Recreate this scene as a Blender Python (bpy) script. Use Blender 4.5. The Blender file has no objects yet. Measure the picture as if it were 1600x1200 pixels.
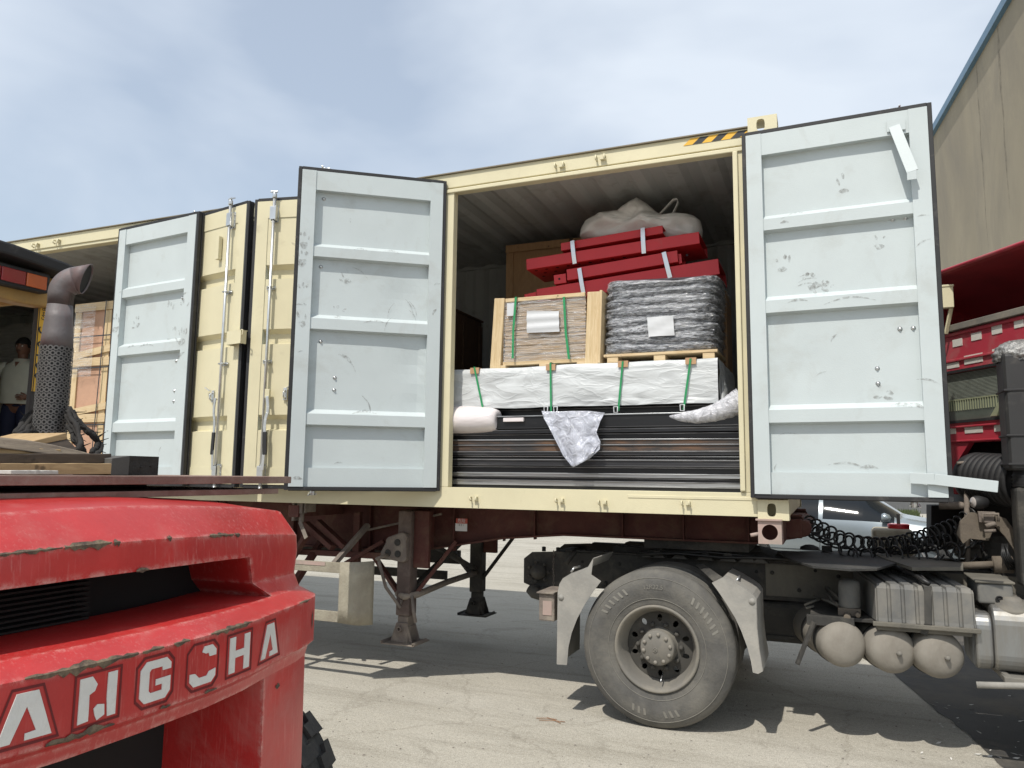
import bpy, bmesh, math, random
from math import sin, cos, pi, radians, atan2, sqrt, hypot
from mathutils import Vector, Matrix, noise
random.seed(7)
sc = bpy.context.scene
col = sc.collection

# ---------------------------------------------------------------- camera
FPX = 1187.53
CAM = Vector((0.222, -5.008, 1.595))
YAW, PITCH, ROLL = -0.3907, 0.1193, 0.0118
def cam_axes():
    f = Vector((sin(YAW)*cos(PITCH), cos(YAW)*cos(PITCH), sin(PITCH)))
    r = Vector((cos(YAW), -sin(YAW), 0)); u = r.cross(f)
    c, s = cos(ROLL), sin(ROLL)
    return c*r+s*u, -s*r+c*u, f
CR, CU, CF = cam_axes()
cam_data = bpy.data.cameras.new('camera'); cam = bpy.data.objects.new('camera', cam_data); col.objects.link(cam)
cam_data.sensor_width = 36; cam_data.lens = 36*FPX/1600; cam_data.clip_end = 5000; cam_data.clip_start = 0.05
cam.matrix_world = Matrix(((CR.x, CU.x, -CF.x, CAM.x), (CR.y, CU.y, -CF.y, CAM.y), (CR.z, CU.z, -CF.z, CAM.z), (0, 0, 0, 1)))
sc.camera = cam

# ---------------------------------------------------------------- sky, sun, exposure
SUN_TO = Vector((-0.163, -0.975, 1.486)).normalized()          # towards the sun
W = bpy.data.worlds.new('World'); sc.world = W; W.use_nodes = True
nt = W.node_tree; N = nt.nodes; L = nt.links; N.clear()
out = N.new('ShaderNodeOutputWorld'); bg = N.new('ShaderNodeBackground'); bg.inputs[1].default_value = 0.125
sky = N.new('ShaderNodeTexSky'); sky.sky_type = 'NISHITA'; sky.sun_disc = False
sky.sun_elevation = math.asin(SUN_TO.z); sky.sun_rotation = atan2(SUN_TO.x, SUN_TO.y)
sky.air_density = 1.3; sky.dust_density = 1.8; sky.ozone_density = 1.2
tc = N.new('ShaderNodeTexCoord'); mp = N.new('ShaderNodeMapping'); mp.inputs['Scale'].default_value = (1, 1, 1.9); mp.inputs["Location"].default_value = (2.3, 0.4, 0.9)
L.new(tc.outputs['Generated'], mp.inputs[0])
n1 = N.new('ShaderNodeTexNoise'); n1.inputs['Scale'].default_value = 1.5; n1.inputs['Detail'].default_value = 5; n1.inputs['Roughness'].default_value = 0.47; n1.inputs['Distortion'].default_value = 0.35
L.new(mp.outputs[0], n1.inputs['Vector'])
rp = N.new('ShaderNodeValToRGB'); rp.color_ramp.elements[0].position = 0.40; rp.color_ramp.elements[1].position = 0.62
rp.color_ramp.elements[0].color = (.42, .42, .42, 1); rp.color_ramp.elements[1].color = (.93, .93, .93, 1)
L.new(n1.outputs['Fac'], rp.inputs[0])
mx = N.new('ShaderNodeMixRGB'); mx.inputs[2].default_value = (5.9, 6.45, 7.15, 1)
L.new(rp.outputs[0], mx.inputs[0]); L.new(sky.outputs[0], mx.inputs[1]); L.new(mx.outputs[0], bg.inputs[0]); L.new(bg.outputs[0], out.inputs[0])
sd = bpy.data.lights.new('sun', 'SUN'); sd.energy = 3.5; sd.angle = radians(0.55); sd.color = (1, .955, .88)
so = bpy.data.objects.new('sun', sd); col.objects.link(so); so.rotation_euler = SUN_TO.to_track_quat('Z', 'Y').to_euler(); so.location = (0, -20, 30)
sc.view_settings.view_transform = 'Standard'; sc.view_settings.look = 'None'; sc.view_settings.gamma = 1; sc.view_settings.use_curve_mapping = False
sc.view_settings.exposure = 0.16
sc.render.engine = 'CYCLES'; sc.cycles.use_denoising = True; sc.cycles.max_bounces = 8; sc.cycles.transparent_max_bounces = 12

# ---------------------------------------------------------------- measuring: where a sight line of the photo meets a plane of the place
def ray(px, py): return (px-800)/FPX*CR-(py-600)/FPX*CU+CF
def at(px, py, X=None, Y=None, Z=None, D=None):
    d = ray(px, py)
    if X is not None: t = (X-CAM.x)/d.x
    elif Y is not None: t = (Y-CAM.y)/d.y
    elif Z is not None: t = (Z-CAM.z)/d.z
    else: t = D
    return CAM+t*d

# ---------------------------------------------------------------- materials
def _n(nt, kind, **kw):
    n = nt.nodes.new(kind)
    for k, v in kw.items():
        if k in n.inputs: n.inputs[k].default_value = v
        else: setattr(n, k, v)
    return n
def mat(name, color, rough=.6, metal=0, var=.12, scale=3., dirt=None, dirt_amt=0., dirt_scale=4., bump=.0, bscale=60., coat=0, alpha=1., trans=0, emit=None, grime=None, gscale=.0, stretch=None, spec=.5):
    """painted / bare surface: base colour with soft variation, a dirt layer broken up by noise, a fine bump"""
    m = bpy.data.materials.new(name); m.use_nodes = True; nt = m.node_tree; L = nt.links
    b = nt.nodes['Principled BSDF']; b.inputs['Roughness'].default_value = rough; b.inputs['Metallic'].default_value = metal
    b.inputs['Specular IOR Level'].default_value = spec
    if coat: b.inputs['Coat Weight'].default_value = coat; b.inputs['Coat Roughness'].default_value = .25
    tc = _n(nt, 'ShaderNodeTexCoord'); vec = tc.outputs['Object']
    if stretch:
        mp = _n(nt, 'ShaderNodeMapping'); mp.inputs['Scale'].default_value = stretch; L.new(vec, mp.inputs[0]); vec = mp.outputs[0]
    c = (*color, 1)
    n = _n(nt, 'ShaderNodeTexNoise', Scale=scale, Detail=7., Roughness=.62); L.new(vec, n.inputs['Vector'])
    r = _n(nt, 'ShaderNodeValToRGB'); r.color_ramp.elements[0].position = .3; r.color_ramp.elements[1].position = .72
    r.color_ramp.elements[0].color = (*[x*(1-var) for x in color], 1); r.color_ramp.elements[1].color = (*[min(1, x*(1+var*.6)) for x in color], 1)
    L.new(n.outputs['Fac'], r.inputs[0]); cur = r.outputs[0]
    if dirt:
        n2 = _n(nt, 'ShaderNodeTexNoise', Scale=dirt_scale, Detail=9., Roughness=.68, Distortion=.4); L.new(vec, n2.inputs['Vector'])
        r2 = _n(nt, 'ShaderNodeValToRGB'); a = .78-dirt_amt*.6
        r2.color_ramp.elements[0].position = max(0, a-.13); r2.color_ramp.elements[1].position = min(1, a+.13)
        L.new(n2.outputs['Fac'], r2.inputs[0])
        mx = _n(nt, 'ShaderNodeMixRGB'); mx.inputs[2].default_value = (*dirt, 1)
        L.new(r2.outputs[0], mx.inputs[0]); L.new(cur, mx.inputs[1]); cur = mx.outputs[0]
        mr = _n(nt, 'ShaderNodeMapRange'); mr.inputs['To Min'].default_value = rough; mr.inputs['To Max'].default_value = min(1, rough+.3)
        L.new(r2.outputs[0], mr.inputs['Value']); L.new(mr.outputs[0], b.inputs['Roughness'])
    if grime:                                                    # chips or rust in sharp small patches
        n3 = _n(nt, 'ShaderNodeTexNoise', Scale=gscale or 9., Detail=10., Roughness=.75); L.new(vec, n3.inputs['Vector'])
        r3 = _n(nt, 'ShaderNodeValToRGB'); r3.color_ramp.elements[0].position = grime[1]; r3.color_ramp.elements[1].position = grime[1]+.03
        L.new(n3.outputs['Fac'], r3.inputs[0])
        m3 = _n(nt, 'ShaderNodeMixRGB'); m3.inputs[2].default_value = (*grime[0], 1)
        L.new(r3.outputs[0], m3.inputs[0]); L.new(cur, m3.inputs[1]); cur = m3.outputs[0]
    L.new(cur, b.inputs['Base Color'])
    if bump:
        nb = _n(nt, 'ShaderNodeTexNoise', Scale=bscale, Detail=5., Roughness=.6); L.new(vec, nb.inputs['Vector'])
        bp = _n(nt, 'ShaderNodeBump', Strength=bump, Distance=.01); L.new(nb.outputs['Fac'], bp.inputs['Height']); L.new(bp.outputs[0], b.inputs['Normal'])
    if alpha < 1: b.inputs['Alpha'].default_value = alpha
    if trans: b.inputs['Transmission Weight'].default_value = trans
    if emit: b.inputs['Emission Color'].default_value = (*emit[:3], 1); b.inputs['Emission Strength'].default_value = emit[3]
    return m
def wood_mat(name, c1, c2, scale=6., axis=(1, 9, 9), rough=.7, knots=True):
    m = bpy.data.materials.new(name); m.use_nodes = True; nt = m.node_tree; L = nt.links
    b = nt.nodes['Principled BSDF']; b.inputs['Roughness'].default_value = rough
    tc = _n(nt, 'ShaderNodeTexCoord'); mp = _n(nt, 'ShaderNodeMapping'); mp.inputs['Scale'].default_value = axis; L.new(tc.outputs['Object'], mp.inputs[0])
    n = _n(nt, 'ShaderNodeTexNoise', Scale=scale, Detail=8., Roughness=.65, Distortion=1.3); L.new(mp.outputs[0], n.inputs['Vector'])
    r = _n(nt, 'ShaderNodeValToRGB'); e = r.color_ramp.elements; e[0].position = .32; e[1].position = .66; e[0].color = (*c2, 1); e[1].color = (*c1, 1)
    L.new(n.outputs['Fac'], r.inputs[0])
    n2 = _n(nt, 'ShaderNodeTexNoise', Scale=14., Detail=3., Roughness=.6); L.new(tc.outputs['Object'], n2.inputs['Vector'])
    r2 = _n(nt, 'ShaderNodeValToRGB'); r2.color_ramp.elements[0].position = .68; r2.color_ramp.elements[1].position = .74
    L.new(n2.outputs['Fac'], r2.inputs[0])
    mx = _n(nt, 'ShaderNodeMixRGB'); mx.inputs[2].default_value = (*[x*.45 for x in c2], 1); L.new(r2.outputs[0], mx.inputs[0]); L.new(r.outputs[0], mx.inputs[1])
    L.new(mx.outputs[0], b.inputs['Base Color'])
    bp = _n(nt, 'ShaderNodeBump', Strength=.35, Distance=.004); L.new(n.outputs['Fac'], bp.inputs['Height']); L.new(bp.outputs[0], b.inputs['Normal'])
    return m
def film_mat(name, color, alpha=.45, rough=.12, bump=.6, bscale=18., ridge=None):
    """clear or milky wrapping film: glossy, partly see-through, creased"""
    m = bpy.data.materials.new(name); m.use_nodes = True; nt = m.node_tree; L = nt.links
    b = nt.nodes['Principled BSDF']; b.inputs['Base Color'].default_value = (*color, 1); b.inputs['Roughness'].default_value = rough
    b.inputs['Specular IOR Level'].default_value = .9
    tc = _n(nt, 'ShaderNodeTexCoord'); mp = _n(nt, 'ShaderNodeMapping'); mp.inputs['Scale'].default_value = ridge or (1, 1, 1); L.new(tc.outputs['Object'], mp.inputs[0])
    n = _n(nt, 'ShaderNodeTexNoise', Scale=bscale, Detail=6., Roughness=.6, Distortion=1.); L.new(mp.outputs[0], n.inputs['Vector'])
    r = _n(nt, 'ShaderNodeMapRange'); r.inputs['From Min'].default_value = .35; r.inputs['From Max'].default_value = .7
    r.inputs['To Min'].default_value = max(0, alpha-.2); r.inputs['To Max'].default_value = min(1, alpha+.25); L.new(n.outputs['Fac'], r.inputs['Value']); L.new(r.outputs[0], b.inputs['Alpha'])
    bp = _n(nt, 'ShaderNodeBump', Strength=bump, Distance=.02); L.new(n.outputs['Fac'], bp.inputs['Height']); L.new(bp.outputs[0], b.inputs['Normal'])
    return m
M = {}

# ---------------------------------------------------------------- mesh building
class MB:
    def __init__(s): s.v = []; s.f = []; s.m = []; s.sm = []; s.T = None
    def add(s, vs, fs, m=0, smooth=False):
        o = len(s.v)
        for p in vs: s.v.append(s.T @ Vector(p) if s.T else Vector(p))
        for f in fs: s.f.append([o+i for i in f]); s.m.append(m); s.sm.append(smooth)
        return s
    def box(s, a, b, m=0):
        (x0, y0, z0), (x1, y1, z1) = [min(p, q) for p, q in zip(a, b)], [max(p, q) for p, q in zip(a, b)]
        return s.add([(x0, y0, z0), (x1, y0, z0), (x1, y1, z0), (x0, y1, z0), (x0, y0, z1), (x1, y0, z1), (x1, y1, z1), (x0, y1, z1)],
                     [(3, 2, 1, 0), (4, 5, 6, 7), (0, 1, 5, 4), (1, 2, 6, 5), (2, 3, 7, 6), (3, 0, 4, 7)], m)
    def bar(s, p, q, w, h, up=(0, 0, 1), m=0):
        """box beam from p to q, w across, h along up"""
        p, q = Vector(p), Vector(q); d = (q-p).normalized(); up = Vector(up)
        if abs(d.dot(up)) > .999: up = Vector((0, 1, 0))
        a = d.cross(up).normalized()*w/2; b = a.cross(d).normalized()*h/2
        vs = [p-a-b, p+a-b, p+a+b, p-a+b, q-a-b, q+a-b, q+a+b, q-a+b]
        return s.add(vs, [(3, 2, 1, 0), (4, 5, 6, 7), (0, 1, 5, 4), (1, 2, 6, 5), (2, 3, 7, 6), (3, 0, 4, 7)], m)
    def tube(s, pts, r, n=10, m=0, caps=True, closed=False):
        pts = [Vector(p) for p in pts]; k = len(pts); rs = r if isinstance(r, (list, tuple)) else [r]*k
        vs = []; fs = []; prev = None
        for i, p in enumerate(pts):
            d = ((pts[min(i+1, k-1)] if not closed else pts[(i+1) % k])-(pts[max(i-1, 0)] if not closed else pts[i-1]))
            d = d.normalized() if d.length > 1e-9 else Vector((0, 0, 1))
            if prev is None:
                a = d.cross(Vector((0, 0, 1))) if abs(d.z) < .9 else d.cross(Vector((1, 0, 0)))
            else: a = prev-d*prev.dot(d)
            a.normalize(); b = d.cross(a); prev = a
            for j in range(n): t = 2*pi*j/n; vs.append(p+rs[i]*(cos(t)*a+sin(t)*b))
        for i in range(k if closed else k-1):
            for j in range(n):
                i2 = (i+1) % k
                fs.append((i*n+j, i2*n+j, i2*n+(j+1) % n, i*n+(j+1) % n))
        if caps and not closed: fs.append(tuple(range(n))); fs.append(tuple((k-1)*n+j for j in reversed(range(n))))
        return s.add(vs, fs, m, True)
    def cyl(s, p, q, r, r2=None, n=20, m=0): return s.tube([p, q], [r, r if r2 is None else r2], n, m)
    def lathe(s, c, axis, prof, n=48, m=0, up=None, smooth=True):
        """prof: list of (radius, distance along axis)"""
        c = Vector(c); ax = Vector(axis).normalized(); a = ax.cross(Vector((0, 0, 1))) if abs(ax.z) < .9 else ax.cross(Vector((1, 0, 0))); a.normalize(); b = ax.cross(a)
        vs = [c+ax*h+max(r, 1e-4)*(cos(2*pi*j/n)*a+sin(2*pi*j/n)*b) for r, h in prof for j in range(n)]
        fs = [(i*n+j, i*n+(j+1) % n, (i+1)*n+(j+1) % n, (i+1)*n+j) for i in range(len(prof)-1) for j in range(n)]
        return s.add(vs, fs, m, smooth)
    def prism(s, poly, d, m=0, mside=None):
        """poly: 3D points; extruded by vector d"""
        poly = [Vector(p) for p in poly]; d = Vector(d); k = len(poly)
        s.add(poly+[p+d for p in poly], [tuple(range(k))[::-1], tuple(range(k, 2*k))], m)
        o = len(s.v)-2*k
        for i in range(k): s.f.append([o+i, o+(i+1) % k, o+k+(i+1) % k, o+k+i]); s.m.append(m if mside is None else mside); s.sm.append(False)
        return s
    def grid(s, fn, nu, nv, m=0, smooth=True, wrap=False):
        vs = [fn(i/nu, j/nv) for i in range(nu+1) for j in range(nv+1)]
        fs = [(i*(nv+1)+j, (i+1)*(nv+1)+j, (i+1)*(nv+1)+j+1, i*(nv+1)+j+1) for i in range(nu) for j in range(nv)]
        return s.add(vs, fs, m, smooth)
    def ribbon(s, pts, off, m=0, smooth=False):
        """strip between the polyline and the polyline moved by off"""
        k = len(pts); off = Vector(off)
        return s.add([Vector(p) for p in pts]+[Vector(p)+off for p in pts], [(i, i+1, k+i+1, k+i) for i in range(k-1)], m, smooth)
    def build(s, name, mats, parent=None, bevel=0, segs=2, angle=35, solid=0, sub=0, world=False, weld=True):
        if not isinstance(mats, (list, tuple)): mats = [mats]
        vs = s.v
        if parent is not None and not world:
            inv = WM[parent.name].inverted(); vs = [inv @ v for v in vs]
        if not vs: raise ValueError(name)
        lo = [min(v[i] for v in vs) for i in range(3)]; hi = [max(v[i] for v in vs) for i in range(3)]
        org = Vector(((lo[0]+hi[0])/2, (lo[1]+hi[1])/2, lo[2]))
        me = bpy.data.meshes.new(name); me.from_pydata([v-org for v in vs], [], s.f)
        for q in mats: me.materials.append(M[q] if isinstance(q, str) else q)
        me.polygons.foreach_set('material_index', s.m); me.polygons.foreach_set('use_smooth', s.sm); me.update()
        if weld:
            bm = bmesh.new(); bm.from_mesh(me); bmesh.ops.remove_doubles(bm, verts=bm.verts, dist=1e-5); bmesh.ops.recalc_face_normals(bm, faces=bm.faces); bm.to_mesh(me); bm.free()
        o = bpy.data.objects.new(name, me); o.location = org; col.objects.link(o)
        if parent is not None: o.parent = parent; WM[o.name] = WM[parent.name] @ Matrix.Translation(org)
        else: WM[o.name] = Matrix.Translation(org)
        if solid: md = o.modifiers.new('thick', 'SOLIDIFY'); md.thickness = solid; md.offset = 0
        if bevel:
            md = o.modifiers.new('bevel', 'BEVEL'); md.width = bevel; md.segments = segs; md.limit_method = 'ANGLE'; md.angle_limit = radians(angle); md.harden_normals = False
        if sub: md = o.modifiers.new('sub', 'SUBSURF'); md.levels = sub; md.render_levels = sub
        return o
WM = {}
def tag(o, label=None, cat=None, group=None, kind=None):
    if label: o['label'] = label
    if cat: o['category'] = cat
    if group: o['group'] = group
    if kind: o['kind'] = kind
    return o
def thing(name, label, cat, loc=(0, 0, 0), rz=0, group=None):
    o = bpy.data.objects.new(name, None); o.empty_display_size = .2; o.location = loc; o.rotation_euler = (0, 0, rz); col.objects.link(o)
    WM[o.name] = Matrix.Translation(Vector(loc)) @ Matrix.Rotation(rz, 4, 'Z')
    return tag(o, label, cat, group)
def holed_plate(mb, c, ux, uy, w, h, hole, thick, nrm, m=0, hm=None):
    """rectangle w x h with an oval hole (hw, hh half sizes, superellipse) and a wall of given thickness behind it"""
    c, ux, uy, nrm = Vector(c), Vector(ux), Vector(uy), Vector(nrm); K = 32
    inner = []; outer = []
    for i in range(K):
        t = 2*pi*(i+.5)/K; ct, st = cos(t), sin(t)
        e = hole[2] if len(hole) > 2 else 2
        q = (abs(ct/hole[0])**e+abs(st/hole[1])**e)**(-1/e)
        inner.append(c+ux*ct*q+uy*st*q)
        k = min((w/2)/max(abs(ct), 1e-6), (h/2)/max(abs(st), 1e-6)); outer.append((ct*k, st*k))
    cors = [(w/2, h/2), (-w/2, h/2), (-w/2, -h/2), (w/2, -h/2)]
    for cx, cy in cors:                                        # snap nearest outer sample to each corner
        j = min(range(K), key=lambda i: hypot(outer[i][0]-cx, outer[i][1]-cy)); outer[j] = (cx, cy)
    outer = [c+ux*a+uy*b for a, b in outer]
    vs = inner+outer+[p-nrm*thick for p in inner]
    fs = [(i, (i+1) % K, K+(i+1) % K, K+i) for i in range(K)]; mb.add(vs, fs, m)
    mb.add(inner+[p-nrm*thick for p in inner], [(i, (i+1) % K, K+(i+1) % K, K+i) for i in range(K)], m if hm is None else hm, True)
    return mb
_tx = {}
def text_outline(s, font=None, size=1.):
    """text as flat mesh pieces: (verts, faces) in the XY plane, x centred"""
    cu = bpy.data.curves.new('t', 'FONT'); cu.body = s; cu.size = size; cu.align_x = 'CENTER'; cu.align_y = 'CENTER'; cu.resolution_u = 3
    o = bpy.data.objects.new('t', cu); col.objects.link(o); dg = bpy.context.evaluated_depsgraph_get(); dg.update()
    me = bpy.data.meshes.new_from_object(o.evaluated_get(dg)); vs = [v.co.copy() for v in me.vertices]; fs = [tuple(p.vertices) for p in me.polygons]
    bpy.data.objects.remove(o); bpy.data.meshes.remove(me); bpy.data.curves.remove(cu)
    return vs, fs
def put_text(mb, s, c, ux, uy, size, m=0, off=.0015):
    vs, fs = text_outline(s, size=size); c, ux, uy = Vector(c), Vector(ux).normalized(), Vector(uy).normalized(); n = ux.cross(uy)
    mb.add([c+ux*v.x+uy*v.y+n*off for v in vs], fs, m)

# ---------------------------------------------------------------- palette
M['cream'] = mat('cream container paint', (.64, .585, .395), .5, var=.07, scale=2.5, dirt=(.42, .37, .25), dirt_amt=.08, dirt_scale=3, bump=.12, bscale=130, grime=((.25, .17, .11), .74), gscale=5)
M['white_paint'] = mat('pale door paint', (.505, .555, .555), .50, var=.07, scale=1.6, dirt=(.40, .42, .40), dirt_amt=.2, dirt_scale=2.2, bump=.10, bscale=150)
M['inner_wall'] = mat('pale inner wall paint', (.42, .43, .42), .6, var=.08, scale=2, dirt=(.25, .24, .22), dirt_amt=.2)
M['rubber'] = mat('black rubber', (.018, .018, .019), .62, var=.2, dirt=(.12, .11, .1), dirt_amt=.12, dirt_scale=8)
M['zinc'] = mat('zinc plated steel', (.62, .63, .63), .32, metal=.85, var=.15, scale=14, dirt=(.35, .34, .32), dirt_amt=.15, dirt_scale=20)
M['smudge'] = None
M['ply_floor'] = wood_mat('dark floor plywood', (.16, .10, .06), (.10, .06, .035))
M['hazard_y'] = mat('hazard yellow', (.75, .42, .03), .5)
M['hazard_k'] = mat('hazard black', (.02, .02, .02), .5)
M['roof_edge'] = mat('brown roof edge', (.20, .17, .12), .6, var=.2)
m = bpy.data.materials.new('grey hand smudge'); m.use_nodes = True; nt = m.node_tree; b = nt.nodes['Principled BSDF']
b.inputs['Base Color'].default_value = (.17, .15, .13, 1); b.inputs['Roughness'].default_value = .8
tcx = _n(nt, 'ShaderNodeTexCoord'); nn = _n(nt, 'ShaderNodeTexNoise', Scale=45., Detail=6., Roughness=.7); nt.links.new(tcx.outputs['Object'], nn.inputs['Vector'])
rr = _n(nt, 'ShaderNodeMapRange'); rr.inputs['From Min'].default_value = .40; rr.inputs['From Max'].default_value = .66; rr.inputs['To Max'].default_value = .50
nt.links.new(nn.outputs['Fac'], rr.inputs['Value']); nt.links.new(rr.outputs[0], b.inputs['Alpha']); M['smudge'] = m
# ================================================================ ground
def ground_mat():
    m = bpy.data.materials.new('weathered concrete yard'); m.use_nodes = True; nt = m.node_tree; L = nt.links; b = nt.nodes['Principled BSDF']; b.inputs['Roughness'].default_value = .9
    tc = _n(nt, 'ShaderNodeTexCoord'); v = tc.outputs['Object']
    def noise_(sc_, det=8., ro=.6, dist=0., st=None):
        n = _n(nt, 'ShaderNodeTexNoise', Scale=sc_, Detail=det, Roughness=ro, Distortion=dist)
        if st: mp = _n(nt, 'ShaderNodeMapping'); mp.inputs['Scale'].default_value = st; L.new(v, mp.inputs[0]); L.new(mp.outputs[0], n.inputs['Vector'])
        else: L.new(v, n.inputs['Vector'])
        return n.outputs['Fac']
    def ramp(f, p0, p1, c0, c1):
        r = _n(nt, 'ShaderNodeValToRGB'); e = r.color_ramp.elements; e[0].position = p0; e[1].position = p1; e[0].color = (*c0, 1); e[1].color = (*c1, 1); L.new(f, r.inputs[0]); return r.outputs[0]
    def mul(a, b_, fac=1., mode='MULTIPLY'):
        x = _n(nt, 'ShaderNodeMixRGB'); x.blend_type = mode; x.inputs[0].default_value = fac; L.new(a, x.inputs[1]); L.new(b_, x.inputs[2]); return x.outputs[0]
    base = ramp(noise_(.55, 9, .65), .35, .68, (.445, .42, .36), (.515, .49, .43))
    speck = ramp(noise_(150, 3, .8), .32, .60, (.50, .49, .47), (1.12, 1.11, 1.09)); cur = mul(base, speck)
    speck2 = ramp(noise_(48, 8, .85), .33, .58, (.68, .67, .65), (1.06, 1.06, 1.06)); cur = mul(cur, speck2)
    stain = ramp(noise_(1.3, 9, .75, 1.6), .30, .44, (.66, .65, .63), (1, 1, 1)); cur = mul(cur, stain, .8)
    streak = ramp(noise_(1.3, 6, .6, .5, (.35, 3.2, 1)), .33, .5, (.76, .75, .73), (1, 1, 1)); cur = mul(cur, streak, .8)
    oil = ramp(noise_(.8, 7, .6, .8), .66, .74, (1, 1, 1), (.62, .60, .57)); cur = mul(cur, oil, .9)
    trk = ramp(noise_(2.4, 5, .6, .3, (.06, 2.2, 1)), .60, .70, (1, 1, 1), (.80, .79, .77)); cur = mul(cur, trk, .8)
    vo = _n(nt, 'ShaderNodeTexVoronoi', Scale=.55); vo.feature = 'DISTANCE_TO_EDGE'
    nd = _n(nt, 'ShaderNodeTexNoise', Scale=2.2, Detail=6., Roughness=.7); L.new(v, nd.inputs['Vector'])
    ad = _n(nt, 'ShaderNodeMixRGB'); ad.blend_type = 'ADD'; ad.inputs[0].default_value = .35; L.new(v, ad.inputs[1]); L.new(nd.outputs['Color'], ad.inputs[2]); L.new(ad.outputs[0], vo.inputs['Vector'])
    crack = ramp(vo.outputs['Distance'], .002, .009, (.55, .53, .5), (1, 1, 1)); cur = mul(cur, crack, .35)
    L.new(cur, b.inputs['Base Color'])
    bp = _n(nt, 'ShaderNodeBump', Strength=.5, Distance=.006); L.new(noise_(140, 4, .7), bp.inputs['Height'])
    bp2 = _n(nt, 'ShaderNodeBump', Strength=.4, Distance=.05); L.new(noise_(5, 6, .6), bp2.inputs['Height']); L.new(bp.outputs[0], bp2.inputs['Normal'])
    L.new(bp2.outputs[0], b.inputs['Normal'])
    return m
M['yard'] = ground_mat()
tag(MB().add([(-600, -600, 0), (600, -600, 0), (600, 600, 0), (-600, 600, 0)], [(0, 1, 2, 3)]).build('ground', 'yard'), kind='structure')
M['asphalt'] = mat('oily dark asphalt', (.045, .042, .038), .75, var=.5, scale=2.2, dirt=(.16, .14, .11), dirt_amt=.28, dirt_scale=1.6, bump=.6, bscale=70)
q = [at(1345, 1008, Z=.004), at(1440, 1090, Z=.004), at(1515, 1150, Z=.004), at(1585, 1215, Z=.004)]
edge = [q[0]+(q[0]-q[1])*3.2]+q+[q[-1]+(q[-1]-q[-2])*4]
pts = []
for a_, b_ in zip(edge, edge[1:]):
    for i in range(12):
        p = a_.lerp(b_, i/12); n_ = noise.noise(Vector((p.x*6, p.y*6, 0)))*.025; pts.append(Vector((p.x+n_, p.y, .004)))
far = [Vector((7.5, edge[-1].y, .004)), Vector((7.5, edge[0].y, .004))]
tag(MB().add(pts+far, [tuple(range(len(pts)+2))]).build('road', 'asphalt'), kind='structure')
M['litter'] = mat('pale paper scrap', (.62, .60, .55), .8)
lb = MB()
for i in range(60):
    p = at(random.uniform(1420, 1720), random.uniform(1085, 1190), Z=.006); s_ = random.uniform(.006, .028); a_ = random.uniform(0, pi)
    u_ = Vector((cos(a_), sin(a_), random.uniform(0, .3)))*s_; v_ = Vector((-sin(a_), cos(a_), random.uniform(0, .3)))*s_*.5
    lb.add([p-u_, p+v_*.6, p+u_, p-v_], [(0, 1, 2, 3)])
tag(lb.build('litter', 'litter'), kind='stuff')
gr = MB(); rg = random.Random(21)
for i in range(420):
    p = at(rg.uniform(500, 1560), rg.uniform(960, 1230), Z=.0); r_ = rg.uniform(.002, .009); k = 6; o_ = rg.uniform(0, 6)
    gr.add([p+Vector((r_*cos(o_+2*pi*j/k)*rg.uniform(.6, 1.2), r_*sin(o_+2*pi*j/k)*rg.uniform(.6, 1.2), .001)) for j in range(k)]+[p+Vector((0, 0, r_*.8))], [(j, (j+1) % k, k) for j in range(k)])
M['grit'] = mat('grey grit', (.22, .20, .17), .9, var=.4, scale=30)
tag(gr.build('grit', 'grit', weld=False), kind='stuff')
M['twig'] = mat('dry twig', (.28, .15, .08), .8)
tb = MB()
for (a0, b0) in (((838, 1122), (870, 1124)), ((842, 1125), (883, 1128)), ((855, 1121), (876, 1130))):
    tb.tube([at(*a0, Z=.006), at((a0[0]+b0[0])/2, (a0[1]+b0[1])/2-1, Z=.01), at(*b0, Z=.006)], .0025, 5)
tag(tb.build('twig', 'twig'), 'thin reddish dry twigs on the sunlit concrete left of the big tyre', 'twig')

# ================================================================ building behind
M['stucco'] = mat('aged beige render', (.33, .285, .205), .92, var=.16, scale=.35, dirt=(.25, .22, .17), dirt_amt=.35, dirt_scale=.5, bump=.5, bscale=14, stretch=(1, 1, .45))
M['streak'] = mat('dark run-off stain', (.12, .10, .08), .95, var=.3)
M['fascia'] = mat('blue grey fascia', (.10, .19, .28), .4)
_e = at(1565, 0, Z=12.8); _k = (_e.y-14)/cos(radians(5.9))
bt = thing('factory_building', 'tall beige rendered building with blue roof edge at the right', 'building', (_e.x+_k*sin(radians(5.9))+.12, 14, 0), radians(5.9))
def bl(p): return WM[bt.name] @ Vector(p)
top = 12.6
m = M['streak']; nt = m.node_tree; nn = _n(nt, 'ShaderNodeTexNoise', Scale=3.5, Detail=8., Roughness=.7); tcx = _n(nt, 'ShaderNodeTexCoord'); nt.links.new(tcx.outputs['Object'], nn.inputs['Vector'])
rr = _n(nt, 'ShaderNodeMapRange'); rr.inputs['From Min'].default_value = .38; rr.inputs['From Max'].default_value = .75; rr.inputs['To Max'].default_value = .5; nt.links.new(nn.outputs['Fac'], rr.inputs['Value']); nt.links.new(rr.outputs[0], nt.nodes['Principled BSDF'].inputs['Alpha'])
w_ = MB(); w_.box((0, -9.5, 0), (14, 9, top)); w_.v = [bl(v) for v in w_.v]; w_.build('wall', 'stucco', bt)
w_ = MB(); w_.box((-.12, -9.6, top), (14.1, 9.1, top+.22)); w_.v = [bl(v) for v in w_.v]; w_.build('roof_edge', 'fascia', bt)
w_ = MB(); w_.box((-.05, -9.55, top+.22), (14.05, 9.05, top+.27)); w_.v = [bl(v) for v in w_.v]; w_.build('flashing', 'zinc', bt)
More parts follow.
